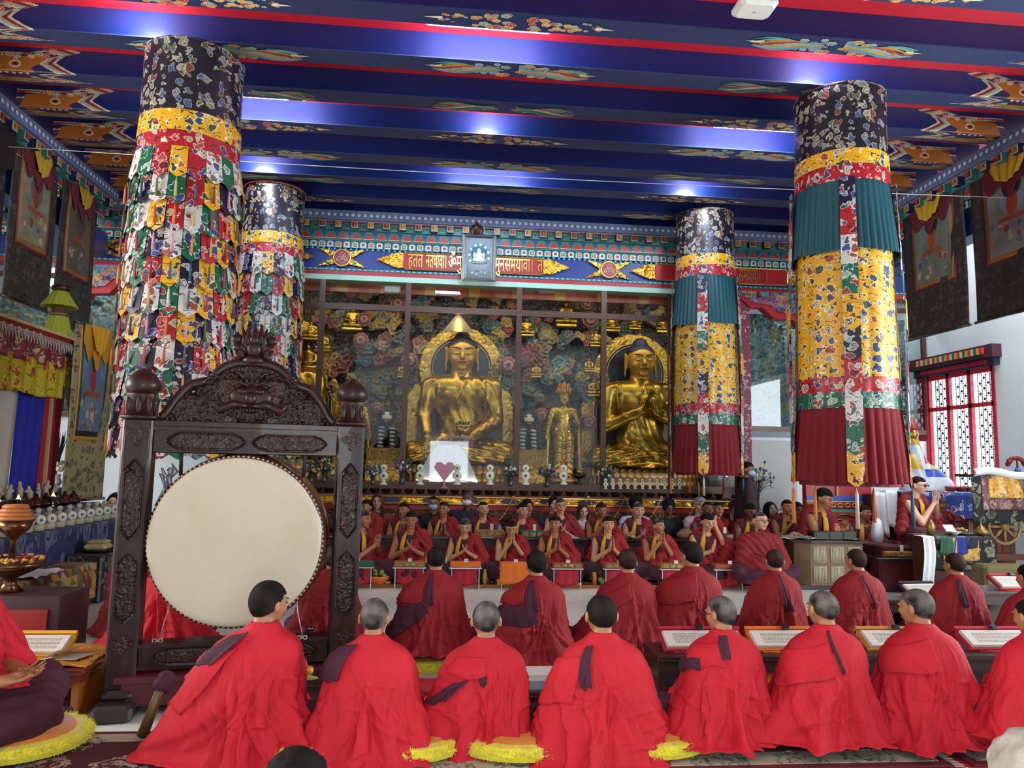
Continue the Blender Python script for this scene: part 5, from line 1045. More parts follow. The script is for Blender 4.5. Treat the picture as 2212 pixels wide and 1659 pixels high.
def monk(px, top, base, Y, label, pose='pray', yaw=0, hyaw=0, hpitch=0, skin='tan', hair='crop', hm=None, glasses=None, mask=None, seed=0, wrap=False, fat=1.0, red=None, group=None, scale=None, x=None, vest=MAR):
    """a seated monk seen from the front"""
    red = red or RED2; rs = random.Random(seed*7+3); pb = P(px, base, Y=Y); pt = P(px, top, Y=Y); H = .875-.05*abs(math.sin(hpitch))
    sc = scale or (pt.z-pb.z)/H; t = empty('person', (pb.x, Y, pb.z), yaw, label, 'person', group, sc); cy = -.035-.12*math.sin(max(0, -hpitch*-1))
    hc = (0, -.045-.06*math.sin(hpitch), .742-.03*abs(math.sin(hpitch))); Rm = rotm(hyaw, hpitch, rs.uniform(-.05, .05))
    s = Sdf((-.40, -.46, .05), (.40, .24, .92), .0088); torso(s, hc=hc); arms(s, pose) if not wrap else arms(s, 'low'); human_head(s, hc, Rm, fat); s.build('body', SKIN[skin], t, 1)
    face_kids(t, hc, Rm, hair, hm, glasses, mask, fat=fat)
    skirt_for(t, seed, MAR if seed % 3 else MARD)
    if not wrap:
        # sleeveless vest with its yellow edge
        s = Sdf((-.26, -.22, .12), (.26, .2, .60), .0105); s.cap((0, .02, .14), (0, .0, .40), .134, .146, .05, sq=(1.15, .80, 1)).cap((-.13, 0, .50), (.13, 0, .50), .078, .078, .05).ell((0, -.02, .42), (.165, .112, .14), .05)
        s.cap((0, -.16, .60), (0, -.14, .47), .05, .012, .01, 'sub').cap((0, .0, .64), (0, -.02, .55), .075, .07, .01, 'sub').keep(lambda x, y, z: np.maximum(z-.575, -x-.20)+0*y); s.build('vest', vest, t, 1)
        b = B(); b.tube([(-.055, -.07, .575), (-.085, -.125, .50), (-.105, -.145, .40), (-.11, -.15, .28), (-.09, -.14, .20)], [.02, .03, .034, .03, .02], 8, flat=.42); b.build('yellow_trim', YELT, t, True)
    s = Sdf((-.50, -.50, .0), (.50, .34, .66), .0105); ph = rs.uniform(0, 6)
    if wrap:
        s.cap((0, .02, .10), (0, 0, .42), .20, .19, .06, sq=(1.25, .9, 1)).cap((-.19, 0, .46), (.19, 0, .46), .10, .10, .08).cap((0, -.01, .5), (0, -.02, .60), .10, .08, .05)
        for g in (-1, 1): s.cap((g*.2, -.0, .44), (g*.26, -.10, .22), .10, .11, .06).cap((g*.26, -.1, .22), (g*.08, -.28, .2), .09, .08, .06)
        s.ell((0, -.2, .18), (.3, .18, .14), .06); s.cap((0, -.02, .58), (0, -.03, .75), .066, .066, .01, 'sub')
    else:
        eR, wR, dR, eL, wL, dL = POSES[pose]
        s.cap((.165, .01, .515), (eL[0]+.04, eL[1]+.04, eL[2]+.03), .085, .10, .04); s.cap((eL[0]+.04, eL[1]+.04, eL[2]+.03), (eL[0]+.05, eL[1]+.0, .10), .10, .13, .05)      # over the left arm
        s.cap((.12, .0, .54), (-.12, .05, .50), .075, .08, .04); s.cap((-.14, .06, .48), (-.27, .05, .16), .075, .085, .05); s.cap((0, .07, .5), (0, .06, .12), .15, .2, .05, sq=(1.25, .75, 1))     # behind the back
        s.cap((.10, -.07, .50), (.02, -.13, .30), .05, .07, .04); s.cap((.06, -.12, .34), (-.13, -.10, .16), .07, .09, .05); s.ell((0, -.05, .17), (.22, .16, .10), .06); s.cap((eL[0], eL[1]-.02, eL[2]-.02), (.1, -.24, .13), .08, .07, .05)  # across the lap
        if rs.random() < .5: s.cap((.28, -.1, .2), (.36, -.15, .06), .09, .06, .04)
        s.ell((-.06, -.20, .52), (.09, .12, .11), .02, 'sub'); s.cap((0, -.0, .58), (0, -.04, .72), .068, .075, .01, 'sub'); s.cap((-.19, -.03, .50), eR, .062, .055, .012, 'sub'); s.cap(eR, wR, .054, .05, .012, 'sub')
    s.warp(lambda x, y, z: .0085*np.sin((x*1.3+z*.7+y*.4)*46+ph+2.4*np.sin(z*8+x*4+ph))+.003*np.sin((x+z*.9-y)*105+ph*2+2*np.sin(z*17)))
    s.build('robe', red, t, 1); return t
# ---------------------------------------------------------------- monks seen from behind, wrapped in a draped robe
PRO = np.array([(.668, .060, .058, .050), (.650, .082, .070, .058), (.622, .112, .082, .070), (.590, .178, .102, .095), (.555, .218, .120, .12), (.50, .247, .140, .15), (.42, .264, .152, .19), (.33, .276, .158, .23), (.24, .292, .166, .28), (.15, .316, .180, .33), (.07, .340, .198, .37), (.015, .358, .222, .39), (.0, .38, .25, .40)])[::-1]
class Robe:
    def __init__(s, seed, wl=1.0, wr=1.0, spread=1.0, lean=0.0, folds=1.0, side=1):
        s.rs = np.random.RandomState(seed); s.wl, s.wr, s.sp, s.lean, s.fo, s.side, s.seed = wl, wr, spread, lean, folds, side, seed
        r = s.rs; s.F = [(r.uniform(0, 2*PI), r.uniform(.10, .26), r.uniform(.004, .015), r.uniform(-.9, .9), r.uniform(.02, .40)) for _ in range(26)]
        s.seams = [(r.uniform(-.5, .5), r.uniform(-.15, .15))for _ in range(2)]
    def crease(s, A, z):
        f = 0; k = np.random.RandomState(s.seed+900)
        for i in range(46):
            a0 = k.uniform(-PI, PI); w = k.uniform(.016, .05); h = k.uniform(.004, .012); tw = k.uniform(-1.6, 1.6); z0 = k.uniform(.0, .5); L = k.uniform(.08, .26)
            d = A-a0-tw*(z-z0)-.12*np.sin(z*14+a0*3); f = f+h*np.exp(-(d/w)**2)*np.exp(-((z-z0)/L)**2)*(1 if i % 3 else -1)
        for i in range(9):
            z0 = k.uniform(.02, .5); a0 = k.uniform(-1.7, 1.7); sl = k.uniform(-.35, .35); f = f+.006*np.exp(-((z-z0-sl*(A-a0)*.3-.02*np.sin(A*5+i))/.011)**2)*np.exp(-((A-a0)/.55)**2)
        return f
    def __call__(s, A, Zv, off=0.0):
        """A angle (0 = the back, towards +Y; +90deg = the figure's left, +X), Zv height"""
        z = Zv; hw, yb, yf = (np.interp(z, PRO[:, 0], PRO[:, i]) for i in (1, 2, 3)); ca, sa = np.cos(A), np.sin(A)
        lo = np.clip((.30-z)/.30, 0, 1); sx = np.where(sa > 0, s.wl, s.wr); hw = hw*(1+(sx-1)*np.clip((.62-z)/.4, 0, 1)); hw = hw*(1+(s.sp-1)*lo)
        p = 2.3; e = np.where(ca > 0, yb, yf); r = (np.abs(sa/hw)**p+np.abs(ca/(e*(1+(s.sp-1)*.6*lo)))**p)**(-1/p)
        am = np.clip((.62-z)/.38, .08, 1)*s.fo*2.1; f = 0
        for a0, w, h, tw, z0 in s.F:
            d = (A-a0-tw*(.6-z)*1.4+PI) % (2*PI)-PI; k = np.clip((z0+.22-z)/.22, 0, 1); f = f+h*np.exp(-(d/w)**2)*k-h*.55*np.exp(-((d-w*1.1)/(w*.45))**2)*k
        f = f+.007*np.sin(A*9+2.5*np.sin(z*9+s.seed)+s.seed)*lo+.005*np.sin(A*17+z*11*s.side+s.seed)*lo+.03*np.clip(.05-z, 0, 1)*8*np.sin(A*13+3*np.sin(A*4+s.seed))*.5
        # hems and thrown edges: small steps across oblique lines on the back
        for i, (b0, b1) in enumerate(s.seams): l = (A*.24*s.side+z-.38+b0*.25)*9; f = f+.0055*np.tanh(l*7)*(ca > -.4)
        f = f+.003*np.tanh((A-s.seams[0][1])*60)*(z < .55)*(ca > 0)
        f = f+.004*wn(s.seed, sa*5, ca*5, z*9, oct=2)+s.crease(A, z)
        r = r+f*am+off+np.clip(.04-z, 0, .04)*.5
        return np.stack([r*sa+s.lean*z*z, r*ca, z+0*A+np.clip(.02-z, 0, .02)*.2], 1)
    def build(s, t, mat, na=190, nz=84):
        zt = .668; return sheet('robe', lambda U, V: s(PI*(2*U-1), zt*(1-V)**1.06), na, nz, -.006, mat, t)
    def patch(s, t, name, pts, off, mat, th=.006, n=22):
        """a fold of cloth lying on the robe: four corners (angle deg, z)"""
        c = [(R(a), z) for a, z in pts]
        def fn(U, V):
            a = (1-V)*((1-U)*c[0][0]+U*c[1][0])+V*((1-U)*c[3][0]+U*c[2][0]); z = (1-V)*((1-U)*c[0][1]+U*c[1][1])+V*((1-U)*c[3][1]+U*c[2][1])
            z = z+.010*np.sin(U*9+s.seed)*V; return s(a, z, off+.006*np.sin(U*PI*3+s.seed)*V+.012*np.sin(V*PI))
        return sheet(name, fn, n, n, -th, mat, t)
def backmonk(px, top, base, Y, label, seed, yaw=0.0, hyaw=0, hpitch=.12, skin='tan', hair='crop', hm=None, glasses=None, wl=1.0, wr=1.0, sp=1.0, lean=0.0, folds=1.0, side=1, mat=None, patches=(), fat=1.0, skirt=MAR, hx=0.0, group=None, na=190, nz=84, ears=1, scale=None):
    Yb = Y-.22; pb = P(px, base, Y=Yb); pt = P(px, top, Y=Y+.03); sc = scale or (pt.z-pb.z)/.875
    t = empty('person', (pb.x, Y, pb.z), PI+yaw, label, 'person', group, sc); hc = (hx+lean*.45, -.035, .748); Rm = rotm(hyaw, hpitch)
    s = Sdf((-.27+min(0, hx), -.25, .08), (.27+max(0, hx), .2, .93), .0076); torso(s, hc=hc); human_head(s, hc, Rm, fat)
    for g in (-1, 1): s.cap((g*.17, 0, .5), (g*.2, -.08, .25), .045, .04, .03)
    s.build('body', SKIN[skin], t, 1); face_kids(t, hc, Rm, hair, hm, glasses, None, fat=fat)
    r = Robe(seed, wl, wr, sp, lean, folds, side); r.build(t, mat or RED, na, nz)
    for nm, pts, off, m in patches: r.patch(t, nm, pts, off, m)
    q = skirt_for(t, seed, skirt); q.scale = (.97, .8, .92); q.location = (0, -.085, 0); return t
# patch helpers. angles: 0 = middle of the back; positive = viewer's LEFT once the figure faces away (its own left shoulder)
MP = MAR
FR = 'monks of the front row seen from behind'
front = [
 dict(px=512, top=1250, base=1648, Y=3.78, seed=11, yaw=-.12, hyaw=-.5, hm=HB, hair='short', wl=1.2, wr=.80, sp=1.12, lean=-.10, side=1, folds=1.35, label='scarlet robed monk seated before the big drum, head turned right', patches=[('maroon_shoulder_fold', [(60, .60), (25, .625), (50, .47), (78, .44)], .016, MP), ('robe_flap', [(30, .56), (100, .50), (95, .30), (62, .24)], .014, RED)]),
 dict(px=786, top=1287, base=1644, Y=3.76, seed=12, yaw=-.05, hyaw=-.05, hm=HG, wl=1.14, wr=.94, sp=1.14, side=-1, label='grey-cropped scarlet robed monk with a maroon shoulder fold, beside the monk before the drum', patches=[('maroon_shoulder_fold', [(80, .60), (42, .62), (52, .42), (88, .42)], .012, MP)]),
 dict(px=1050, top=1293, base=1650, Y=3.86, seed=13, hyaw=0, hm=HG, hair='thin', wl=1.05, wr=.90, sp=1.05, side=1, label='scarlet robed monk with prominent ears and a small square maroon patch on his back', patches=[('maroon_patch', [(14, .475), (2, .485), (1, .44), (11, .43)], .014, MP), ('maroon_shoulder_fold', [(52, .44), (32, .46), (60, .34), (82, .30)], .012, MP), ('robe_flap', [(60, .57), (5, .57), (2, .46), (66, .48)], .010, RED)]),
 dict(px=1322, top=1280, base=1650, Y=3.74, seed=14, hyaw=.05, hm=HB, wl=1.1, wr=1.02, sp=1.05, side=-1, label='broad monk in a scarlet robe with a long maroon strip down his left shoulder', fat=1.05, patches=[('maroon_strip', [(52, .60), (36, .61), (30, .40), (46, .39)], .014, MP), ('robe_flap', [(95, .52), (45, .56), (55, .32), (98, .28)], .012, RED)]),
 dict(px=1603, top=1283, base=1632, Y=3.80, seed=15, yaw=.05, hyaw=.45, hm=HG, glasses='glasses', wl=1.1, wr=.93, sp=1.06, side=-1, label='bespectacled monk in a scarlet robe with a knotted maroon fold at his nape', patches=[('maroon_knot_fold', [(40, .635), (12, .64), (8, .52), (26, .50)], .020, MP), ('maroon_shoulder_fold', [(92, .50), (62, .53), (60, .45), (95, .40)], .014, MP), ('robe_flap', [(85, .58), (20, .60), (18, .47), (78, .46)], .012, RED)]),
 dict(px=1842, top=1271, base=1628, Y=3.76, seed=16, hyaw=.1, hm=HG, hair='thin', wl=1.08, wr=1.0, sp=1.05, side=1, fat=1.06, label='stout scarlet robed monk with a thin maroon stripe slanting from his neck', patches=[('maroon_stripe', [(28, .635), (18, .64), (-8, .42), (-2, .40)], .012, MP), ('robe_flap', [(98, .50), (22, .58), (15, .40), (92, .30)], .012, RED)]),
 dict(px=2062, top=1268, base=1630, Y=3.80, seed=17, yaw=.05, hyaw=.4, hm=HG, wl=1.0, wr=1.0, sp=1.04, side=-1, fat=1.05, label='front monk in a plain scarlet robe, greying temples, face turned aside', patches=[('robe_flap', [(100, .52), (18, .60), (8, .42), (96, .38)], .012, RED)]),
 dict(px=2330, top=1290, base=1630, Y=3.6, seed=18, yaw=.1, hm=HB, sp=1.12, label='monk in a scarlet robe cut off by the right edge of the photo', patches=[])]
for f in front: f['base'] += 20 if f['px'] < 1500 else -6; backmonk(**f)
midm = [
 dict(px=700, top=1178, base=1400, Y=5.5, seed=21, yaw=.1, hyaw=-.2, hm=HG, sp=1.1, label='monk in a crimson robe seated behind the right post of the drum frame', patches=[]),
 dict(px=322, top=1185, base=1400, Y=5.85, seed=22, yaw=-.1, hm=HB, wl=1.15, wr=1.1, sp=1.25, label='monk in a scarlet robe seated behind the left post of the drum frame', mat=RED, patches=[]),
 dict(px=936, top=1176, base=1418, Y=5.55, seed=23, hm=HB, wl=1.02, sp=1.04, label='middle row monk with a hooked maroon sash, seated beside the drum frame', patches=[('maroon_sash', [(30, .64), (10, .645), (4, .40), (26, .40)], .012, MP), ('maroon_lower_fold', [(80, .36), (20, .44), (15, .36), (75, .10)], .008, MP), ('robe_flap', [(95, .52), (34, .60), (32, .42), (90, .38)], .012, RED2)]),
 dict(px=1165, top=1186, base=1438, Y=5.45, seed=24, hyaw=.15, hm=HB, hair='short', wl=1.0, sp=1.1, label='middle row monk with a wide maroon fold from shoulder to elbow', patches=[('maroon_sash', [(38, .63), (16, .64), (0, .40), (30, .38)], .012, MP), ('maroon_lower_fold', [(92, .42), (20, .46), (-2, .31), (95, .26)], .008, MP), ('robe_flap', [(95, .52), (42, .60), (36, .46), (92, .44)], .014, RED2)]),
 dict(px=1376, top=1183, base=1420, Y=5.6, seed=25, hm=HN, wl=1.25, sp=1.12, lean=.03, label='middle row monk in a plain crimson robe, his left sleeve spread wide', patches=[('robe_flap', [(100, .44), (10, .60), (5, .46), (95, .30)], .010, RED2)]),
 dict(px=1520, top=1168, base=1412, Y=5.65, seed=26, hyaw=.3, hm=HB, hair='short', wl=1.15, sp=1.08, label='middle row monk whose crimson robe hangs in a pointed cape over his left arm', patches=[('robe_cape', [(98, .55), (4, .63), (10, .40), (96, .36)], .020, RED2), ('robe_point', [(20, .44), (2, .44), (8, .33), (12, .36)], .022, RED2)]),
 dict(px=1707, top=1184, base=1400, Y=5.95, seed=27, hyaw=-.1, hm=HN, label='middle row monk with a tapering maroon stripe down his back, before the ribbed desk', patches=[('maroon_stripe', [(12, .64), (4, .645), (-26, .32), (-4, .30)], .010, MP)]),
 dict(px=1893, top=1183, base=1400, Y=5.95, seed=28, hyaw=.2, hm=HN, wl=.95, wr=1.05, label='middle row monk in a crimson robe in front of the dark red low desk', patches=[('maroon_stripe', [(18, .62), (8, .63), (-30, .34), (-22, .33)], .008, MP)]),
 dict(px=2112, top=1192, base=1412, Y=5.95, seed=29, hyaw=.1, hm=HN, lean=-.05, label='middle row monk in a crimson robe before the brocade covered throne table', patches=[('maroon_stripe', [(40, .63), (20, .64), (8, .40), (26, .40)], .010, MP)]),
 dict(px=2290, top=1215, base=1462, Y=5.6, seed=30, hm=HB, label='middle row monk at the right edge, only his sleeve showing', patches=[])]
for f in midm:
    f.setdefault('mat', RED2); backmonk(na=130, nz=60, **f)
backmonk(262, 1098, 1374, 7.0, 'dark crimson robed monk beyond the left frame post, beside the offering table', 31, yaw=-1.0, mat=RED3, na=100, nz=50)
# ---------------------------------------------------------------- the two facing rows
A_ = 'second tier'
low = [
 (776, 1100, 1240, 'right beside the drum frame post', dict(pose='pray', yaw=1.0, hm=HG, skin='tan')), (884, 1101, 1240, 'behind the first wrapped book, eyes lowered', dict(pose='clasp', hpitch=.15, fat=1.02)),
 (1001, 1117, 1242, 'behind the orange covered book, eyes closed', dict(pose='clasp', hpitch=.35, hm=HG, fat=1.1, skin='fair')), (1102, 1121, 1242, 'with fingertips at his lips', dict(pose='mouth', hpitch=.4, skin='fair')),
 (1197, 1111, 1242, 'looking left with joined hands, slim and dark haired', dict(pose='pray', hyaw=-.35, hair='short', skin='tan')), (1312, 1112, 1243, 'sitting very upright with palms together, right arm bare', dict(pose='pray', hair='short', skin='fair')),
 (1420, 1116, 1243, 'turning his head right, a dark watch on his wrist', dict(pose='mouth', hyaw=.6, hm=HG, skin='tan')), (1526, 1105, 1244, 'bowed and smiling with a hand raised to his ear', dict(pose='ear', hpitch=.3, hyaw=.2, hair='short', skin='fair'))]
for i, (px, top, base, w, kw) in enumerate(low): monk(px, top, base, 9.85, 'nearer facing row monk '+w, seed=40+i, **kw)
monk(1641, 1102, 1250, 9.5, 'large monk wrapped to the chin in a crimson robe, wearing thin spectacles', wrap=True, hyaw=.3, fat=1.18, skin='fair', hair='thin', glasses='glasses', seed=49, red=RED3, hm=HG)
up = [
 (792, 1076, 'looking left, just right of the drum frame post', dict(pose='clasp', yaw=-.7, hair='short', skin='tan')), (868, 1082, 'half hidden behind the monk with lowered eyes', dict(pose='pray', hyaw=-.4)),
 (955, 1080, 'with long bare forearms joined in prayer', dict(pose='pray', hyaw=-.3, hm=HN, skin='tan')), (1041, 1080, 'frowning, with a receding hairline, behind the gold book', dict(pose='low', hair='thin', skin='fair', hyaw=.2)),
 (1126, 1083, 'looking right, behind the green wrapped book', dict(pose='low', hyaw=.35, skin='fair')), (1209, 1073, 'wearing tinted spectacles, hands clasped', dict(pose='clasp', glasses='glasses', skin='fair', hm=HG)),
 (1297, 1082, 'with hands at his mouth, deep tanned', dict(pose='mouth', hm=HN, skin='warm', hpitch=.2)), (1377, 1083, 'in a red shawl over both shoulders, broad faced', dict(pose='clasp', fat=1.12, skin='fair', hm=HG)),
 (1528, 1080, 'with a bald crown before the man in the cap', dict(pose='low', hair='thin', skin='deep')), (1550, 1083, 'gazing up behind the bowed monk', dict(pose='low', hpitch=-.3, skin='tan')),
 (1620, 1085, 'dark skinned, right behind the large wrapped monk', dict(pose='clasp', skin='deep', hpitch=.3)), (1700, 1076, 'praying left of the ribbed desk, yellow trimmed vest', dict(pose='mouth', hair='crop', skin='tan'))]
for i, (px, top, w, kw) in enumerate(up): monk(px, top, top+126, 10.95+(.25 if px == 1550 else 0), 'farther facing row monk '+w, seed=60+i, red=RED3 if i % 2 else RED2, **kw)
monk(1772, 1052, 1212, 10.25, 'bare armed monk seated high behind the ribbed desk, looking down at his joined hands', pose='clasp', yaw=.55, hyaw=.1, hpitch=.35, hair='short', seed=80, red=RED3, skin='tan')
monk(1866, 1088, 1215, 10.35, 'young monk looking right, half hidden by the fruit on the ribbed desk', pose='low', hyaw=.5, hair='short', seed=81, skin='warm', red=RED3)
monk(1980, 1026, 1172, 9.8, 'senior monk with dark spectacles seated high, palms pressed at his chin', pose='mouth', yaw=.55, hyaw=.1, hpitch=.1, hair='crop', glasses='shades', seed=82, skin='pale', red=RED3, fat=1.08)
monk(2042, 1074, 1195, 9.9, 'elderly monk with spectacles bending forward right of the senior monk', pose='mouth', yaw=-.9, hpitch=.5, hair='thin', hm=HG, glasses='glasses', seed=83, skin='tan', red=RED3)
# ---------------------------------------------------------------- visitors
def visitor(px, top, base, Y, label, shirt, sleeve='long', pose='low', yaw=0, hyaw=0, hpitch=0, skin='pale', hair='crop', hm=None, glasses=None, mask=None, seed=0, capm=None, H=.875, trousers=None, rz=None, extra=None):
    pb = P(px, base, Y=Y); pt = P(px, top, Y=Y); sc = (pt.z-pb.z)/H; t = empty('person', (pb.x, Y, pb.z), yaw, label, 'person', None, sc); hc = (0, -.04, .745); Rm = rotm(hyaw, hpitch)
    s = Sdf((-.34, -.46, .05), (.34, .2, .92), .009); torso(s, hc=hc); arms(s, pose); human_head(s, hc, Rm); s.build('body', SKIN[skin], t, 1); face_kids(t, hc, Rm, hair, hm, glasses, mask)
    if capm: head_child(t, 'cap', capm, Vector(hc), Rm)
    eR, wR, dR, eL, wL, dL = POSES[pose]; s = Sdf((-.36, -.46, .04), (.36, .24, .62), .0105); s.cap((0, .02, .10), (0, .0, .40), .14, .15, .05, sq=(1.15, .82, 1)).cap((-.13, 0, .50), (.13, 0, .50), .08, .08, .05).ell((0, -.02, .42), (.17, .115, .14), .05).cap((0, 0, .52), (0, -.02, .58), .07, .062, .02)
    for g, e, w in ((-1, eR, wR), (1, eL, wL)):
        f = .45 if sleeve == 'short' else 1; e2 = tuple(Vector((g*.175, 0, .495)).lerp(Vector(e), f)); s.cap((g*.175, 0, .495), e2, .066, .056, .03)
        if sleeve == 'long': s.cap(e, tuple(Vector(e).lerp(Vector(w), .86)), .055, .042, .015)
    s.cap((0, -.02, .60), (0, -.04, .70), .057, .06, .005, 'sub').warp(lambda x, y, z: .004*np.sin(x*60+z*50+seed)); s.build('shirt', shirt, t, 1)
    skirt_for(t, seed, trousers or cloth('dark trousers', '#1c1c24')); return t
BLK = cloth('black jersey', '#0e0e12'); k = N('plaid shirt'); wv = k.n('TexBrick', {'Vector': k.oc(), 'Scale': 14, 'Color1': (.6, .4, .42, 1), 'Color2': (.5, .3, .33, 1), 'Mortar': (.75, .7, .72, 1), 'Mortar Size': .03}); k.set(color=wv.outputs[0], rough=.8); PLAID = k.m
MKB = M('pale blue mask', '#9cc0dc', .6); MKW = M('white mask', '#d8d8d4', .6)
visitor(812, 1065, 1190, 11.5, 'woman with long light brown hair and glasses in a rust red top', cloth('rust top', '#7c2c24'), hair='long', hm=HBR, glasses='glasses', hyaw=-.1, seed=1)
visitor(933, 1069, 1190, 11.5, 'man in a black track jacket with a pale blue face mask', BLK, hair='thin', mask=MKB, glasses='glasses', seed=2, skin='tan')
visitor(1008, 1058, 1185, 11.55, 'grey haired man in a navy top with a white face mask', cloth('navy top', '#161c30'), hair='short', hm=HG, mask=MKW, hyaw=-.35, skin='deep', seed=3)
visitor(1137, 1076, 1200, 11.6, 'black haired woman in black, behind the monk who looks right', BLK, hair='bun', hm=HL, seed=4, skin='tan', hyaw=.3)
visitor(1194, 1070, 1195, 11.6, 'dark haired woman in dark blue, behind the monk with tinted spectacles', cloth('dark blue top', '#141c38'), hair='bun', hm=HL, seed=5, hyaw=.1)
visitor(1258, 1083, 1205, 11.5, 'woman with auburn hair in a white shawl, looking down', cloth('white shawl', '#c8c4c0'), hair='long', hm=HBR, hpitch=.35, seed=6)
visitor(1372, 1071, 1200, 11.6, 'curly haired man in a pale blue shirt, behind the broad faced monk', cloth('pale blue shirt', '#a8b4c8'), hair='curly', hm=HL, seed=7, skin='tan')
visitor(1443, 1077, 1202, 11.4, 'bearded man in a black T-shirt and glasses, looking down', BLK, sleeve='short', hair='curly', hm=HL, glasses='glasses', skin='deep', hpitch=.2, seed=8, pose='side')
visitor(1511, 1071, 1200, 11.5, 'elderly man in a checked shirt and a light grey flat cap', PLAID, hair='thin', hm=HGR, glasses='glasses', capm=cloth('light grey cap', '#8c8e90'), seed=9)
visitor(1586, 1079, 1205, 11.5, 'fair woman in a light grey jacket, left of the standing monk', cloth('light grey jacket', '#9a9ea0'), hair='bun', hm=HBR, seed=10)
visitor(1664, 1083, 1208, 11.5, 'young woman with long dark hair looking up, right of the standing monk', cloth('charcoal top', '#2c2c34'), hair='long', hm=HL, hpitch=-.2, seed=11, hyaw=.1)
visitor(1722, 1083, 1210, 11.4, 'dark haired person in black between two monks left of the ribbed desk', BLK, hair='bun', hm=HL, seed=12, skin='warm')
visitor(242, 1063, 1222, 11.2, 'person with long black hair seen past the left drum frame post', cloth('dark shirt', '#20202c'), hair='long', hm=HL, seed=13)
# standing monk with a mask
pb = P(1614, 1212, Y=11.2); t = empty('person', (pb.x, 11.2, 0), 1.15, 'standing monk in a dark maroon robe and face mask beside the white lilies', 'person'); zt = P(1608, 998, Y=11.2).z; sc = zt/1.70; t.scale = (sc,)*3
hc = (0, -.03, 1.585); Rm = rotm(-.3+PI*0, .1); s = Sdf((-.3, -.25, -.01), (.3, .25, 1.74), .010); s.cap((0, 0, .95), (0, 0, 1.25), .13, .14, .05, sq=(1.15, .8, 1)).cap((-.14, 0, 1.34), (.14, 0, 1.34), .065, .065, .05).cap((0, 0, 1.35), (0, .0, 1.5), .055, .05, .03); human_head(s, hc, Rm)
for g in (-1, 1): s.cap((g*.09, 0, .9), (g*.09, 0, .1), .08, .05, .03).cap((g*.09, .02, .05), (g*.09, -.12, .03), .04, .03, .02).cap((g*.17, 0, 1.34), (g*.2, 0, 1.05), .05, .04, .03)
s.build('body', SKIN['warm'], t, 1); face_kids(t, hc, Rm, 'short', HB, None, MKB)
s = Sdf((-.42, -.34, .04), (.42, .34, 1.47), .013); s.cap((0, 0, .12), (0, 0, .9), .23, .19, .05, sq=(1, .8, 1)).cap((0, 0, .8), (0, 0, 1.3), .21, .19, .08, sq=(1.2, .85, 1)).cap((-.16, 0, 1.33), (.16, 0, 1.33), .09, .09, .06).cap((.22, -.02, 1.25), (.26, -.1, .8), .09, .1, .06).cap((-.22, -.02, 1.25), (-.24, -.1, .9), .09, .09, .06)
s.cap((0, 0, 1.40), (0, -.03, 1.6), .062, .06, .01, 'sub').warp(lambda x, y, z: .009*np.sin(np.arctan2(x, y)*9+z*6)+.005*np.sin(z*30+x*25)); s.build('robe', MARD, t, 1)
# ---------------------------------------------------------------- figures cut by the frame
monk(-140, 1120, 1590, 3.95, 'monk at the left edge in a red shirt and maroon skirt', pose='low', yaw=1.45, hyaw=0, seed=34, red=RED, scale=1.18, vest=RED)
for px, py, lab, hm, kd, Y in ((640, 1652, 'top of a dark haired head wearing a beaded band, at the bottom edge', HL, 'curly', 2.2), (2222, 1612, 'top of a grey blond head at the bottom right corner', HGR, 'curly', 2.0)):
    p = P(px, py, Y=Y); t = empty('person', (p.x, Y, 0), PI, lab, 'person'); hc = (0, 0, p.z-.105); s = Sdf((-.32, -.3, .0), (.32, .3, p.z+.05), .012); q = Matrix.Identity(3); zz = p.z-.105-.76
    Rm = rotm(.2 if px < 1000 else -.2, 0); s.cap((0, 0, .2), (0, 0, p.z-.45), .16, .15, .05, sq=(1.1, .75, 1)).cap((-.14, 0, p.z-.38), (.14, 0, p.z-.38), .07, .07, .05).cap((0, .01, p.z-.38), (0, .01, p.z-.2), .055, .05, .03)
    human_head(s, hc, Rm)
    s.cap((-.1, -.1, .12), (-.25, -.4, .1), .1, .08, .05).cap((.1, -.1, .12), (.25, -.4, .1), .1, .08, .05).ell((0, 0, .14), (.22, .2, .14), .05); s.build('body', SKIN['pale'], t, 1); face_kids(t, hc, Rm, kd, hm, None, None)
    s = Sdf((-.34, -.3, .02), (.34, .3, p.z-.2), .014); s.cap((0, 0, .2), (0, 0, p.z-.45), .18, .165, .05, sq=(1.1, .8, 1)).cap((-.14, 0, p.z-.38), (.14, 0, p.z-.38), .082, .082, .05).ell((0, 0, .16), (.25, .23, .16), .05); s.build('jacket', cloth('grey jacket', '#4c4c54'), t, 1)
    if px < 1000:
        b = B()
        for i in range(34): a = -1.0+3.0*i/33; b.ball((.094*math.sin(a), hc[1]+.11*math.cos(a)+.01, hc[2]+.075-.0*i), .0065, 6, m=4)
        b.build('beaded_band', M('white beads', '#d8d0c0', .3), t, True)
# ================================================================ the big drum in its carved frame
k = N('carved dark wood'); v = k.oc((1, 1, .25)); nz = k.noise(v, 14, 5, 1)
k.set(color=k.ramp(nz.outputs[0], [(.3, '#20100e'), (.6, '#331a16'), (.85, '#45261e')]), rough=.42, coat=.12, spec=.3, normal=k.bump(nz.outputs[0], .08, .01)); DW = k.m; MAT['dw'] = k.m
A_ = P(283, 1200, Y=4.92); B_ = P(746, 1200, Y=5.16); dv = Vector((B_.x-A_.x, B_.y-A_.y, 0)); W_ = dv.length; an = math.atan2(dv.y, dv.x)
fr = empty('drum_stand', (A_.x, A_.y, 0), an, 'tall dark carved wooden frame with an arched crest, holding the big drum', 'drum frame')
zl_ = lambda px, py: P(px, py, Y=4.92).z
pw, pd = .088, .085; zr0, zr1 = zl_(340, 978), zl_(340, 925); zb0, zb1 = zl_(350, 1440), zl_(350, 1392); zp = zl_(300, 905)
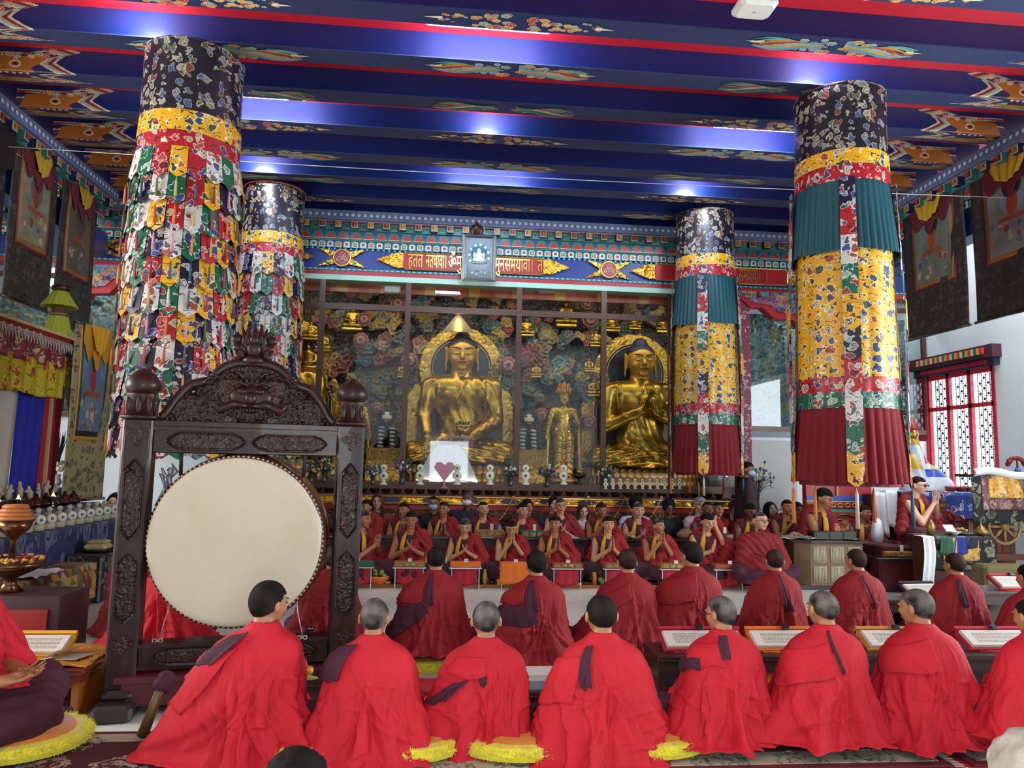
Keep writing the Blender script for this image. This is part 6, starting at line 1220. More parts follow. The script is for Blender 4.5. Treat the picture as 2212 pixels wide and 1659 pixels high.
fr3 = lambda y: (lambda u, w, h: np.stack([u, y-h, w], 1))
def octo(cx, cz, w, h, c=.35): return [(cx-w+w*2*a if False else cx+x*w, cz+z*h) for x, z in ((-1, -1+c*2), (-.55, -1+c), (0, -1), (.55, -1+c), (1, -1+c*2), (1, 1-c*2), (.55, 1-c), (0, 1), (-.55, 1-c), (-1, 1-c*2))]
for x in (0, W_):
    p = B().box((x-pw, -pd, 0), (x+pw, pd, zp), ch=.012); p.box((x-pw*.8, -pd-.004, .2), (x+pw*.8, -pd, zp-.06), ch=.002)
    post = p.build('post', DW, fr)
    b = B().box((x-pw-.012, -pd-.012, zp), (x+pw+.012, pd+.012, zp+.02)).lathe([(pw*1.25, zp+.02), (pw*1.05, zp+.12), (pw*1.25, zp+.15), (pw*1.2, zp+.165)], (x, 0, 0), 4, a0=PI/4)
    b.lathe([(pw*.9, zp+.16), (pw*1.18, zp+.19), (pw*1.2, zp+.23), (pw*.95, zp+.27), (pw*.5, zp+.305), (.012, zp+.325)], (x, 0, 0), 24)
    for i in range(3): b.ball((x-pw*.7+pw*.7*i, -pd-.012, zp+.085), (.018, .012, .05), 8)
    b.build('finial', DW, post, True)
    for cz, h in ((zp*.72, .26), (zp*.42, .22)): relief('carved_cartouche', octo(x, cz, pw*.72, h, .16), fr3(-pd-.003), .0055, .026, DW, post, int(cz*10), .045, 1.7, .05, rim=.008)
    for cz in (zp-.1, zp*.235): relief('carved_rosette', [(x+.07*(1+.35*math.cos(4*a))*math.cos(a)*.75, cz+.085*(1+.3*math.cos(4*a))*math.sin(a)*.75) for a in np.linspace(0, 2*PI, 33)[:-1]], fr3(-pd-.003), .0055, .022, DW, post, 4, .035, 1.8, .1)
    B().box((x-.11, -.24, 0), (x+.11, .30, .1), ch=.02).box((x-.085, -.14, .1), (x+.085, .18, .16), ch=.02).build('foot', M('dark foot wood', '#2a2222', .45), post)
for nm, a, c in (('top_rail', zr0, zr1), ('bottom_rail', zb0, zb1)):
    b = B().box((pw, -.06, a), (W_-pw, .06, c), ch=.006); b.box((pw, -.075, c-.012), (W_-pw, .075, c+.012)); b.box((pw, -.07, a-.01), (W_-pw, .07, a+.008)) if nm == 'bottom_rail' else 0; r_ = b.build(nm, DW, fr)
    for cx in (W_*.31, W_*.70): relief('carved_cartouche', [(cx+zx*.25, (a+c)/2+zz*(c-a)*.40) for zx, zz in ((-1, 0), (-.82, -.7), (-.6, -1), (.6, -1), (.82, -.7), (1, 0), (.82, .7), (.6, 1), (-.6, 1), (-.82, .7))], fr3(-.062), .0055, .026, DW, r_, int(cx*9)+int(a), .045, 1.8, .05, rim=.008)
B().box((pw, -.075, zr1+.012), (W_-pw, .075, zr1+.05), ch=.004).build('fret_moulding', DW, fr)
# arched crest
zc0 = zr1+.05; H1 = zl_(540, 785)+.02-zc0; cx = W_/2
def crestline(s_=1.0, d=0):
    hw = W_/2-pw-.02; pts = []
    for q in np.linspace(-1, 1, 61):
        z = H1*float(np.interp(abs(q), [0, .2, .32, .40, .43, .46, .52, .68, .76, .83, .9, .95, 1], [1, .97, .90, .80, .70, .64, .65, .59, .48, .34, .17, .07, .03]))
        pts.append((cx+q*hw, zc0+max(.02, z)))
    return pts
cl = crestline(); b = B(); b.tube([(x, 0, z) for x, z in cl], .034, 8); crest = b.build('crest', DW, fr, True)
inn = [(cx+(x-cx)*.955, zc0+(z-zc0)*.93) for x, z in cl]
relief('carved_crest_panel', [(inn[0][0], zc0)]+inn+[(inn[-1][0], zc0)], fr3(.01), .0055, .055, DW, crest, 15, .062, 1.9, .0, holes=1, sym=cx)
f = B()   # mask in the middle of the crest
mz = zc0+H1*.42
f.ball((cx, -.03, mz), (.14, .045, .09), 14).ball((cx, -.07, mz-.01), (.04, .03, .045), 10)
for g in (-1, 1):
    f.ball((cx+g*.055, -.07, mz+.035), (.03, .018, .022), 10).tube([(cx+g*.02, -.07, mz+.07), (cx+g*.07, -.075, mz+.095), (cx+g*.13, -.06, mz+.07)], [.008, .014, .006], 6)
    f.tube([(cx+g*.02, -.07, mz-.06), (cx+g*.10, -.07, mz-.05), (cx+g*.19, -.05, mz-.09), (cx+g*.22, -.05, mz-.05), (cx+g*.18, -.05, mz-.03)], [.012, .028, .03, .022, .01], 8)
    for i in range(5): f.tube([(cx+g*(.05+.04*i), -.03, mz+.11), (cx+g*(.08+.045*i), -.05, mz+.16-.01*i), (cx+g*(.13+.045*i), -.04, mz+.14-.02*i)], [.012, .014, .004], 6)
for i in range(7): f.ball((cx-.06+.02*i, -.06, mz-.085), (.009, .01, .016), 6)
f.build('carved_mask', DW, crest, True)
f = B(); fz = zc0+H1
for i in range(13):
    a = PI*(i/12); L = .19*(.62+.38*math.sin(a)); w = .03; c0_ = (cx+.05*math.cos(a), 0, fz+.05); e = (cx+L*.85*math.cos(a), -.01, fz+.05+L*1.15*math.sin(a)); f.tube([c0_, ((c0_[0]+e[0])/2+.015*math.cos(a*5), -.02, (c0_[2]+e[2])/2), e], [.018, w*.75, .006], 6)
f.ball((cx, -.02, fz+.09), (.05, .035, .06), 12).ball((cx, -.035, fz+.15), (.03, .02, .035), 10).lathe([(.07, -.01), (.075, .02), (.05, .04)], (cx, 0, fz), 14)
for g in (-1, 1):
    for q in range(3): f.lathe([(.03, -.02), (.03, .02)], (cx+g*(.09+.012*q), -.01, fz+.04+.055*q), 12, ax='y')
f.build('crest_flame', DW, crest, True)
B().box((-.02, -.14, .20), (W_+.02, .22, .235)).box((.02, -.12, .06), (W_-.02, .20, .20)).build('base_shelf', M('maroon painted board', '#4c1420', .45), fr)
# the drum
dc = P(508, 1170, Y=4.88); Rr = P(694, 1172, Y=4.88).x-dc.x; dz = dc.z; dloc = fr.matrix_basis.inverted()
dr = empty('big_drum', dc, an-.10, 'huge round drum with a pale skin face hanging in the carved frame', 'drum')
k = N('drum skin'); v = k.oc(); n1 = k.noise(v, 1.1, 5, .8); n2 = k.noise(v, 14, 4)
k.set(color=k.mix(k.math('MULTIPLY', n2.outputs[0], .2), k.ramp(n1.outputs[0], [(.2, '#bcae8e'), (.5, '#c6bca6'), (.8, '#cac2b0')]), (.45, .40, .30)), rough=.55, normal=k.bump(n2.outputs[0], .1, .01)); SK = k.m
B().lathe([(.001, 0), (Rr*.12, 0), (Rr*.3, 0), (Rr*.5, 0), (Rr*.7, 0), (Rr*.9, 0), (Rr*.965, .001), (Rr*.985, .012), (Rr*.99, .03)][::-1], (0, -.005, 0), 72, ax='y').build('drum_skin', SK, dr, True)
k = N('drum shell wood'); n1 = k.noise(k.oc((1, 6, 1)), 5, 5, 1); k.set(color=k.ramp(n1.outputs[0], [(.3, '#3c1c10'), (.7, '#6a3620')]), rough=.28, coat=.4)
B().lathe([(Rr*.985, .012), (Rr*1.03, .10), (Rr*1.06, .22), (Rr*1.03, .36), (Rr*.98, .44)], (0, 0, 0), 72, ax='y').build('drum_shell', k.m, dr, True)
b = B(); b2 = B()
for i in range(110):
    a = 2*PI*i/110
    for o_, y in ((0, .035), (.5, .065)): aa = a+o_*2*PI/110; b.ball((Rr*1.0*math.cos(aa), y, Rr*1.0*math.sin(aa)), .0085, 6, m=4)
    b2.tube([(Rr*1.005*math.cos(a), .03, Rr*1.005*math.sin(a)), (Rr*1.02*math.cos(a+.03), .075, Rr*1.02*math.sin(a+.03))], .004, 4)
b.build('stud_ring', M('ivory studs', '#b8a888', .35), dr, True); b2.tube([(Rr*1.0*math.cos(a), .05, Rr*1.0*math.sin(a)) for a in np.linspace(0, 2*PI, 73)], .012, 6).build('lacing', M('dark lacing', '#1c1410', .6), dr, True)
b = B(); b.tube([(Rr*.72, .14, Rr*.76), (Rr*.74, .16, Rr*1.15), (Rr*.75, .16, zr0-dz)], .012, 6).tube([(-Rr*.72, .14, Rr*.76), (-Rr*.74, .16, Rr*1.15), (-Rr*.75, .16, zr0-dz)], .012, 6).build('hanging_strap', M('dark strap', '#201814', .6), dr, True)
for sx, pp in ((-1, (350, 1390)), (1, (655, 1385))):
    q = P(*pp, Y=5.0)-dc; b = B().tube([(sx*Rr*.72, .1, -Rr*.72), (sx*Rr*.74, .08, -Rr*.85), (q.x-.0, q.y, zb1-dz+.02)], .004, 5)
    for i in range(10): pass
    b.tube([(q.x+.03*math.cos(a), q.y-.03, zb1-dz+.02+.012*math.sin(a*2)) for a in np.linspace(0, 2*PI, 13)], .004, 5).build('tie_cord', M('white cord', '#b8b0a8', .6), dr, True)
rb = M('silver ribbon', '#8c8c94', .3, .3); b = B(); q = P(372, 1035, Y=4.98)-dc
for i in range(5): a = i*1.2; b.tube([(q.x, q.y, q.z), (q.x+.05*math.cos(a), q.y-.03, q.z+.05+.03*math.sin(a)), (q.x+.02*math.cos(a+1), q.y, q.z+.1*math.cos(i))], [.012, .02, .006], 6, flat=.4)
b.tube([(q.x, q.y, q.z), (q.x-.03, q.y+.02, q.z-.10), (q.x-.07, q.y+.03, q.z-.17)], [.02, .03, .02], 6, flat=.4).build('ribbon_bow', rb, dr, True)
o = B().lathe([(.012, 0), (.014, .02), (.03, .045), (.034, .05), (.03, .046), (.01, .025)], n=16).build('small_metal_cup', M('bright tin', '#b8b8b8', .2, .95), None, True, fr.matrix_basis @ Vector((W_*.84, -.02, zb1+.012))); tag(o, 'small shiny metal cup standing on the lower rail of the drum frame', 'cup')
t = empty('drum_mallet', P(308, 1588, Z=.18), 0, 'thick wooden drum mallet with a maroon padded head leaning by the front monk', 'mallet'); e = P(345, 1492, Y=3.95)-t.location; e2 = P(358, 1470, Y=4.02)-t.location
B().tube([(0, 0, 0), e], [.028, .022], 12).build('handle', M('olive brown wood', '#5c4624', .45), t, True); s = B().tube([e, (e*.5+e2*.5), e2], [.03, .05, .035], 12).ball(e2, (.045, .045, .05), 10); s.build('padded_head', MAR, t, True)
# ================================================================ carpets, mats, cushions
def carpet_mat(name, ground, motif, accent, border):
    k = N(name); v = k.oc(); vo = k.n('TexVoronoi', {'Vector': v, 'Scale': 2.6, 'Randomness': .3}); d = vo.outputs['Distance']; nz = k.noise(v, 16, 3, 1.5)
    dd = k.math('MULTIPLY_ADD', nz.outputs[0], .35, d); m1 = k.math('LESS_THAN', dd, .56); m2 = k.math('LESS_THAN', k.math('ABSOLUTE', k.math('SUBTRACT', k.math('FRACT', k.math('MULTIPLY', dd, 7)), .5)), .2)
    pal = k.ramp(k.noise(v, 9, 1).outputs[0], [(.35, motif), (.45, accent[0]), (.55, accent[1]), (.62, motif)], 'CONSTANT')
    c = k.mix(k.math('MULTIPLY', m1, m2), lin(ground), pal); k.set(color=k.mix(k.noise(v, 200, 2).outputs[0], c, k.mix(.3, c, (0, 0, 0))), rough=.95, normal=k.bump(k.noise(v, 300, 2).outputs[0], .3, .004)); return k.m
CB1 = carpet_mat('carpet beige', '#b8ac94', '#7c8878', ('#8c5c4c', '#5c6458'), None); CM1 = carpet_mat('carpet maroon field', '#4a1018', '#b0a490', ('#8c7464', '#6c8080'), None); CMB = M('carpet maroon band', '#5c1420', .9, var=.2, vs=90); MATR = M('red mattress cloth', '#a81c2c', .75, vs=20)
def carpet(x0, y0, x1, y1, z, label, grp=None, inner=True, fringe=None):
    t = empty('carpet', ((x0+x1)/2, (y0+y1)/2, z), 0, label, 'carpet', grp); w, h = (x1-x0)/2, (y1-y0)/2
    B().box((-w, -h, 0), (w, h, .012), ch=.004).build('maroon_edge', CMB, t); B().box((-w+.05, -h+.05, .012), (w-.05, h-.05, .016)).build('beige_border', CB1, t); B().box((-w+.2, -h+.19, .016), (w-.2, h-.17, .02)).build('figured_field', CM1, t)
    if fringe:
        b = B(); 
        for i in range(46): y = -h+2*h*i/45; b.tube([(fringe*w, y, .006), (fringe*(w+.03), y+.004, .004), (fringe*(w+.065), y-.006+.012*(i % 2), 0)], .003, 3)
        b.build('fringe', M('ivory fringe', '#b8b0a4', .8), t)
    return t
tag(B().box((-.93, 3.50, 0), (5.0, 4.40, .135), ch=.03).build('long_mattress', MATR), 'long low red mattress under most of the front row of monks', 'mattress'); tag(B().box((-3.5, 3.0, 0), (-.95, 4.17, .135), ch=.03).build('long_mattress', MATR), 'low red mattress under the carpet before the big drum', 'mattress')
carpet(-3.45, 3.02, -.94, 4.15, .136, 'patterned carpet under the monk nearest the big drum'); carpet(-.86, 3.53, .95, 4.38, .136, 'patterned carpet under the second and third front monks from the drum')
carpet(.99, 3.53, 2.52, 4.38, .136, 'patterned carpet with white fringe under the front monks right of the middle', fringe=1); carpet(2.62, 3.53, 4.9, 4.38, .136, 'patterned carpet under the front monks next to the right edge')
def cushion(x, y, z, rx, label, grp='yellow fringed round cushions', seed=1, rz=0, th=.07):
    t = empty('round_cushion', (x, y, z), rz, label, 'cushion', grp)
    B().lathe([(rx*.8, 0), (rx*.86, .02), (rx*.86, th-.01), (rx*.80, th+.012), (rx*.3, th+.015), (.01, th+.015)], n=40, sy=.86).build('orange_felt_top', M('orange felt', '#c07414', .85, sheen=.4, vs=30), t, True)
    rs = np.random.RandomState(seed); n = 2600; a = rs.uniform(0, 2*PI, n); e = rs.uniform(-.3, PI*.62, n); r0 = rx*.93; tr = rx*.11
    base = np.stack([(r0+tr*.6*np.cos(e))*np.cos(a), .88*(r0+tr*.6*np.cos(e))*np.sin(a), th*.45+tr*.5*np.sin(e)], 1); d = np.stack([np.cos(e)*np.cos(a), np.cos(e)*np.sin(a), np.sin(e)*.8+.05], 1)+rs.normal(0, .45, (n, 3)); d /= np.linalg.norm(d, axis=1)[:, None]
    L = rs.uniform(.022, .042, n)[:, None]; tip = base+d*L; tip[:, 2] = np.maximum(tip[:, 2], .004); s1 = np.cross(d, rs.normal(0, 1, (n, 3))); s1 /= np.linalg.norm(s1, axis=1)[:, None]; s2 = np.cross(d, s1); w = .0042
    V = np.concatenate([base+s1*w, base-s1*.5*w+s2*.87*w, base-s1*.5*w-s2*.87*w, tip]); i = np.arange(n); F = np.concatenate([np.stack([i, i+n, i+3*n], 1), np.stack([i+n, i+2*n, i+3*n], 1), np.stack([i+2*n, i, i+3*n], 1)])
    k = 48; aa = 2*PI*np.arange(k)/k; ring = B().lathe([(r0-tr, .004), (r0+tr*.75, .01), (r0+tr*.95, th*.5), (r0+tr*.4, th*.95), (r0-tr, th)], n=48, sy=.88); rv = np.array(ring.v); 
    rf = [f for f in ring.f if len(f) == 4]; F2 = np.array([(f[0], f[1], f[2]) for f in rf]+[(f[0], f[2], f[3]) for f in rf])+len(V); mesh('yellow_shag_fringe', np.concatenate([V, rv]), np.concatenate([F, F2]), M('lemon yellow shag', '#d8cc1c', .8, var=.25, vs=30, sheen=.5), t, False); return t
CUSH = [(P(105, 1600, Z=.1), .31, 'yellow fringed cushion with orange centre beside the monk in the red T-shirt'), ]
c = P(118, 1592, Z=.2); cushion(c.x-.20, c.y+.02, .158, .33, 'yellow fringed cushion with orange centre beside the monk in the red T-shirt', seed=2)
for px, lab, sd in ((705, 'yellow fringed cushion between the first two front monks', 3), (905, 'yellow fringed cushion between the second and third front monks', 4), (1170, 'yellow fringed cushion between the third monk and the broad one', 5), (1460, 'yellow fringed cushion right of the broad front monk', 6)):
    c = P(px, 1622 if px > 800 else 1618, Z=.2); cushion(c.x-.09, 3.9, .158, .34, lab, seed=sd)
c = P(330, 1446, Z=.14); cushion(c.x, c.y+.2, .09, .30, 'yellow fringed cushion glimpsed between the drum frame posts', seed=7); cushion(P(862, 1410, Z=.15).x+.16, 5.62, .09, .30, 'yellow fringed cushion under the middle row monk beside the drum frame', seed=8); cushion(P(1010, 1410, Z=.15).x+.03, 5.70, .09, .28, 'yellow fringed cushion edge right of the middle row monk beside the drum frame', seed=9)
def floor_mats(y0, y1, xs_, z, name_l, n0=0):
    for i, (a, b_) in enumerate(xs_):
        tag(B().box((a, y0, 0), (b_, y1, z), ch=.03).build('seat_mat', MATR, None, True), name_l+' %s' % ['behind the left frame post', 'beside the right frame post', 'under the first two monks', 'under the monk with the maroon fold', 'in the middle', 'before the ribbed desk', 'before the red desk', 'near the right edge'][i], 'mat', 'red floor mats of the middle row')
floor_mats(5.15, 6.15, [(-2.6, -1.62), (-1.60, -.64), (-.62, .20), (.22, 1.15), (1.17, 2.1), (2.12, 3.1), (3.12, 4.0), (4.02, 5.2)], .085, 'red floor mat of the middle row')
tag(B().box((-.6, 5.28, .086), (5.1, 6.1, .10)).build('runner_rug', CB1), 'pale runner rug laid over the mats of the middle row', 'rug')
# ================================================================ desks, books
k = N('page text'); v = k.oc(); ln = k.n('TexWave', {'Vector': v, 'Scale': 26, 'Distortion': 0}, bands_direction='Y').outputs[1]; wd_ = k.noise(k.oc((40, 160, 1)), 3, 1).outputs[0]
sp = k.n('SeparateXYZ', {0: v}); mx_ = k.math('LESS_THAN', k.math('ABSOLUTE', sp.outputs[0]), .20); my_ = k.math('LESS_THAN', k.math('ABSOLUTE', sp.outputs[1]), .05)
k.set(color=k.mix(k.math('MULTIPLY', k.math('MULTIPLY', k.math('GREATER_THAN', ln, .55), k.math('GREATER_THAN', wd_, .46)), k.math('MULTIPLY', mx_, my_)), lin('#c8c2b4'), lin('#3c3834')), rough=.7); PAGE = k.m
PAPER = M('paper', '#c6c2b8', .7, var=.03); WOODD = M('dark table wood', '#2c1812', .35, coat=.3, var=.3, vs=8); WOODL = M('honey wood', '#8c4c18', .35, coat=.4, var=.3, vs=6); ORC = cloth('orange cloth', '#d0681c'); REDC = cloth('red book cloth', '#a4142c'); GRNC = cloth('green cloth', '#1c5c3c'); WIRE = M('white wire stand', '#c8c8c4', .4)
def openbook(loc, rz, label, cl, w=.26, pages=True, clip=True):
    t = empty('open_book', loc, rz, label, 'book'); ax = Matrix.Rotation(R(28), 4, 'X'); 
    def T(b, nm, m, sm=False): o = b.build(nm, m, t, sm); o.matrix_local = Matrix.Translation((0, 0, .0)) @ ax; return o
    T(B().box((-w-.02, -.09, 0), (w+.02, .10, .02)).box((-w-.02, .085, .0), (w+.02, .11, .045)), 'cloth_wrapped_cover', cl); T(B().box((-w, -.075, .021), (w, .075, .038)), 'page_stack', PAPER); T(B().box((-w+.004, -.072, .0), (w-.004, .072, .003)), 'top_page', PAGE).matrix_local = Matrix.Translation((0, 0, 0)) @ ax @ Matrix.Translation((0, 0, .0385))
    B().box((-w*.8, .06, -.0), (w*.8, .08, .045)).build('rest', WOODD, t)
    if clip: T(B().box((-.025, .07, .045), (.025, .11, .062), ch=.004), 'black_clip', M('black clip', '#141414', .4))
    sheet('hanging_wrapper', lambda U, V: np.stack([(U-.5)*2*w*.85+.02*np.sin(V*5), -.09-.02*V+.008*np.sin(U*16), -.03-.28*V], 1), 14, 8, .004, cl, t); return t
def desk(x0, x1, y, h, label, m=WOODD, d=.34):
    t = empty('low_desk', ((x0+x1)/2, y, 0), 0, label, 'desk'); w = (x1-x0)/2
    B().box((-w-.03, -d/2-.02, h-.035), (w+.03, d/2+.02, h), ch=.008).build('desk_top', m, t)
    for sx in (-1, 1): B().box((sx*w-.02, -d/2, 0), (sx*w+.02, d/2, h-.035)).build('side_panel', m, t)
    B().box((-w, -d/2+.01, h-.12), (w, -d/2+.03, h-.035)).box((-w, d/2-.03, .08), (w, d/2-.01, h-.035)).build('front_panel', m, t); return t
ht = P(1460, 1418, Y=4.72).z; xa = P(1432, 1420, Y=4.72).x; xb = P(1900, 1420, Y=4.72).x
desk(xa, xa+.95, 4.92, ht-.0, 'dark wooden low desk seen right of the broad front monk'); desk(xa+1.0, xa+1.95, 4.92, ht, 'dark wooden low desk before the stout front monk'); desk(xa+2.0, 5.2, 4.92, ht, 'dark wooden low desk before the monks at the right edge')
for px, lab, c_ in ((1522, 'open long page book on a red cloth before the bespectacled monk', REDC), (1712, 'open long page book on an orange cloth left of the stout monk', ORC), (1955, 'open page book on a gold cloth right of the stout monk', M('gold brocade cloth', '#b87c24', .6)), (2170, 'open page book on a red cloth near the right edge', REDC)):
    q = P(px, 1400, Y=4.86); openbook((q.x, 4.9, ht+.04), 0, lab, c_)
q = P(1478, 1370, Y=5.0)
t = empty('open_book', P(1180, 1508, Y=4.75), 0, 'book with a red and blue edge glimpsed left of the broad monk', 'book'); B().box((-.14, -.1, -.05), (.14, .1, .03), '#a8401c').box((-.13, -.11, -.05), (.13, -.10, .0), '#8ca0b0').build('cover', PA, t, paint=True); B().box((-.13, -.105, .0), (.13, .09, .034)).build('page_stack', PAPER, t); t.location.z = ht-.12
desk(P(1175, 1500, Y=4.75).x-.5, P(1175, 1500, Y=4.75).x+.38, 4.78, ht-.17, 'low desk half hidden between the third monk and the broad one')
# things on the floor right of the drum monk
def fruit(kind, c, r, rs_=0):
    return c
def pile(name_t, loc, items, label, dish=None):
    """every fruit is an object of its own"""
    for i, (kind, dx, dy, dz, r, c, w) in enumerate(items):
        if kind == 'ball': b = B().lathe([(.001, -r), (r*.6, -r*.8), (r, -.1*r), (r*.85, r*.55), (r*.3, r*.86), (.002, r*.80)], n=14); o = b.build(w, M(w+' '+c, c, .4, vs=30), None, True, Vector(loc)+Vector((dx, dy, dz+r)))
        elif kind == 'banana': b = B().tube([(r*1.6*math.cos(a), r*1.2*math.sin(a), 0) for a in np.linspace(.3, 2.6, 8)], [.006, .014, .018, .019, .019, .017, .012, .005], 7); o = b.build(w, M(w+' '+c, c, .5, vs=20), None, True, Vector(loc)+Vector((dx, dy, dz+.02))); o.rotation_euler = (0, 0, i*.7+.3)
        elif kind == 'box': b = B().box((-r, -r*.6, 0), (r, r*.6, r*1.2)); o = b.build(w, M(w+' '+c, c, .4), None, False, Vector(loc)+Vector((dx, dy, dz)))
        tag(o, label[i] if isinstance(label, list) else label, w.replace('_', ' '), None if isinstance(label, list) else 'fruit by '+label[-24:])
q = P(635, 1500, Z=.1); desk(-1.05, -.62, 4.95, .22, 'small low shelf of fruit between the first two front monks'); q = Vector((P(640, 1480, Y=4.92).x, 4.92, .22))
pile('', q, [('ball', -.05, .03, 0, .042, '#7c7c3c', 'mango'), ('ball', .02, -.01, .0, .048, '#b85c58', 'peach'), ('ball', .08, -.05, 0, .032, '#d08c18', 'orange'), ('banana', .12, -.09, -.0, .06, '#8c9438', 'banana')], ['green mango at the back of the fruit between the front monks', 'pink peach on the little shelf between the front monks', 'small orange next to the pink peach', 'green banana lying right of the small orange'])
t = empty('book', P(608, 1490, Y=4.85), .3, 'white book standing upright beside the fruit between the front monks', 'book'); t.location.z = .22; B().box((-.012, -.07, 0), (.012, .07, .15)).build('pages', PAPER, t); B().box((.012, -.075, 0), (.02, .075, .155)).build('navy_cover', M('navy cover', '#141c48', .4), t)
# honey wood desk at the left with open book
hd = P(100, 1425, Y=5.0); x1_ = P(222, 1440, Y=4.95).x; x0_ = x1_-1.2; ztab = P(150, 1440, Y=4.75).z
t = empty('low_desk', ((x0_+x1_)/2, 5.0, 0), 0, 'honey brown wooden low desk at the left edge covered by a gold cloth', 'desk'); w = (x1_-x0_)/2
B().box((-w, -.30, ztab-.04), (w, .30, ztab), ch=.012).box((-w+.02, -.28, ztab-.085), (w-.02, .28, ztab-.04)).build('desk_top', M('red brown wood', '#5c2414', .3, coat=.5, vs=7), t)
for sx in (-1, 1): B().box((sx*(w-.06)-.02, -.26, .0), (sx*(w-.06)+.02, .26, ztab-.085)).build('side_panel', WOODL, t)
B().box((-w+.06, -.2, .18), (w-.06, .26, .20)).box((-w+.06, .22, 0), (w-.06, .24, ztab-.085)).build('shelf', WOODL, t)
sheet('gold_tablecloth', lambda U, V: np.stack([(-w+.02)+(2*w-.02)*U, -.285+.55*V, ztab+.008+.006*np.sin(U*23+V*9)+.004*np.sin(V*31)], 1), 40, 20, .004, brocade('old gold cloth', '#a86c1c', ('#b88434', '#8c5818'), 9, .5, '#b88838', '#7c4c14'), t)
q = P(60, 1412, Y=5.0); openbook((q.x, 4.98, ztab+.05), 0, 'open page book on golden cloth on the left honey brown desk', cloth('golden cloth', '#d09418'), .24, clip=False)
q = P(137, 1418, Y=4.9); o = B().add([(0, 0, 0), (.20, 0, 0), (.26, .16, .0), (.07, .16, 0), (.01, .0, .006), (.10, .0, .055), (.20, .16, .05), (.07, .16, .006)], [(0, 1, 2, 3), (4, 5, 6, 7)]).build('folded_paper', PAPER, None, False, (q.x-.1, 4.82, ztab+.02)); tag(o, 'folded white leaflet on the gold cloth of the left desk', 'paper')
q = P(142, 1500, Y=4.82); o = B().ball((0, 0, .05), (.035, .03, .05), 8, m=6).tube([(0, 0, .06), (-.05, 0, .0), (-.08, -.01, -.01)], [.03, .02, .008], 6).build('crumpled_tissue', M('white tissue', '#b0bcd8', .8, bump=1, bs=30), None, True, (q.x, 4.85, .20)); tag(o, 'crumpled white tissue on the shelf under the left desk', 'tissue')
t = empty('incense_cup', (P(38, 1362, Y=5.1).x, 5.12, ztab+.012), 0, 'small clear cup holding a smoking incense stick behind the left book', 'cup'); B().lathe([(.02, 0), (.03, .07), (.027, .07), (.018, .006)], n=14).build('cup', M('smoky glass', '#6c6c70', .1), t, True); B().tube([(0, 0, .01), (-.02, 0, .09)], .004, 5).build('incense_stick', M('pink incense', '#c88878', .6), t)
# ================================================================ facing platform, tables and offerings
PLX0, PLX1 = P(700, 1266, Z=.04).x-1.6, P(1700, 1272, Z=.04).x
tag(B().box((PLX0, 9.50, 0), (PLX1, 10.30, .045)).build('platform_board', WOODL), 'low wooden board edging the seats of the nearer facing row', 'platform')
tag(B().box((PLX0, 9.52, .046), (PLX1, 10.26, .07), ch=.01).build('seat_runner', M('maroon seat felt', '#3c0c18', .9)), 'long maroon seat runner under the nearer facing row', 'mat')
tag(B().box((PLX0, 10.62, 0), (PLX1+.2, 11.3, .13), ch=.02).build('seat_runner', M('maroon seat felt'),), 'long maroon seat runner behind the panelled tables, under the farther facing row', 'mat')
tag(B().box((PLX0-.5, 11.32, 0), (PLX1+.3, 11.78, .14), ch=.02).build('visitor_mat', M('dark visitor mat', '#2c1418', .9)), 'dark mat along the altar foot on which the visitors sit', 'mat')
zt_ = P(1100, 1160, Y=10.45).z
def table(x0, x1, label):
    t = empty('panelled_table', ((x0+x1)/2, 10.48, 0), 0, label, 'table', 'panelled low tables between the facing rows'); w = (x1-x0)/2-.01
    B().box((-w, -.17, zt_-.035), (w, .13, zt_), ch=.008).build('table_top', WOODD, t); B().box((-w+.02, -.13, .0), (w-.02, .10, zt_-.035)).build('body', WOODD, t)
    n = 3
    for i in range(n):
        for j in (0, 1):
            xa = -w+.05+(2*w-.1)*i/n; xb = -w+.05+(2*w-.1)*(i+1)/n; za = .06+j*(zt_-.14)/2; zb_ = za+(zt_-.16)/2-.02; o = B().box((xa+.02, -.137, za+.015), (xb-.02, -.13, zb_-.015)).build('red_panel', M('panel red', '#6c1018', .45), t)
            B().tube([(xa+.015, -.137, za+.01), (xb-.015, -.137, za+.01), (xb-.015, -.137, zb_-.01), (xa+.015, -.137, zb_-.01), (xa+.015, -.137, za+.01)], .004, 4).build('gilt_line', M('dull gilt line', '#8c7c64', .4, .4), o)
    return t
tx = [P(x, 1160, Y=10.35).x for x in (640, 770, 900, 1030, 1168, 1272, 1405, 1535, 1640)]; wh = ['behind the drum rim', 'right of the drum frame', 'between the first two nearer monks', 'behind the monk with closed eyes', 'behind the slim dark haired monk', 'behind the upright monk', 'behind the monk with the dark watch', 'behind the bowed monk']
for i in range(8): table(tx[i], tx[i+1], 'dark panelled table with red fields '+wh[i])
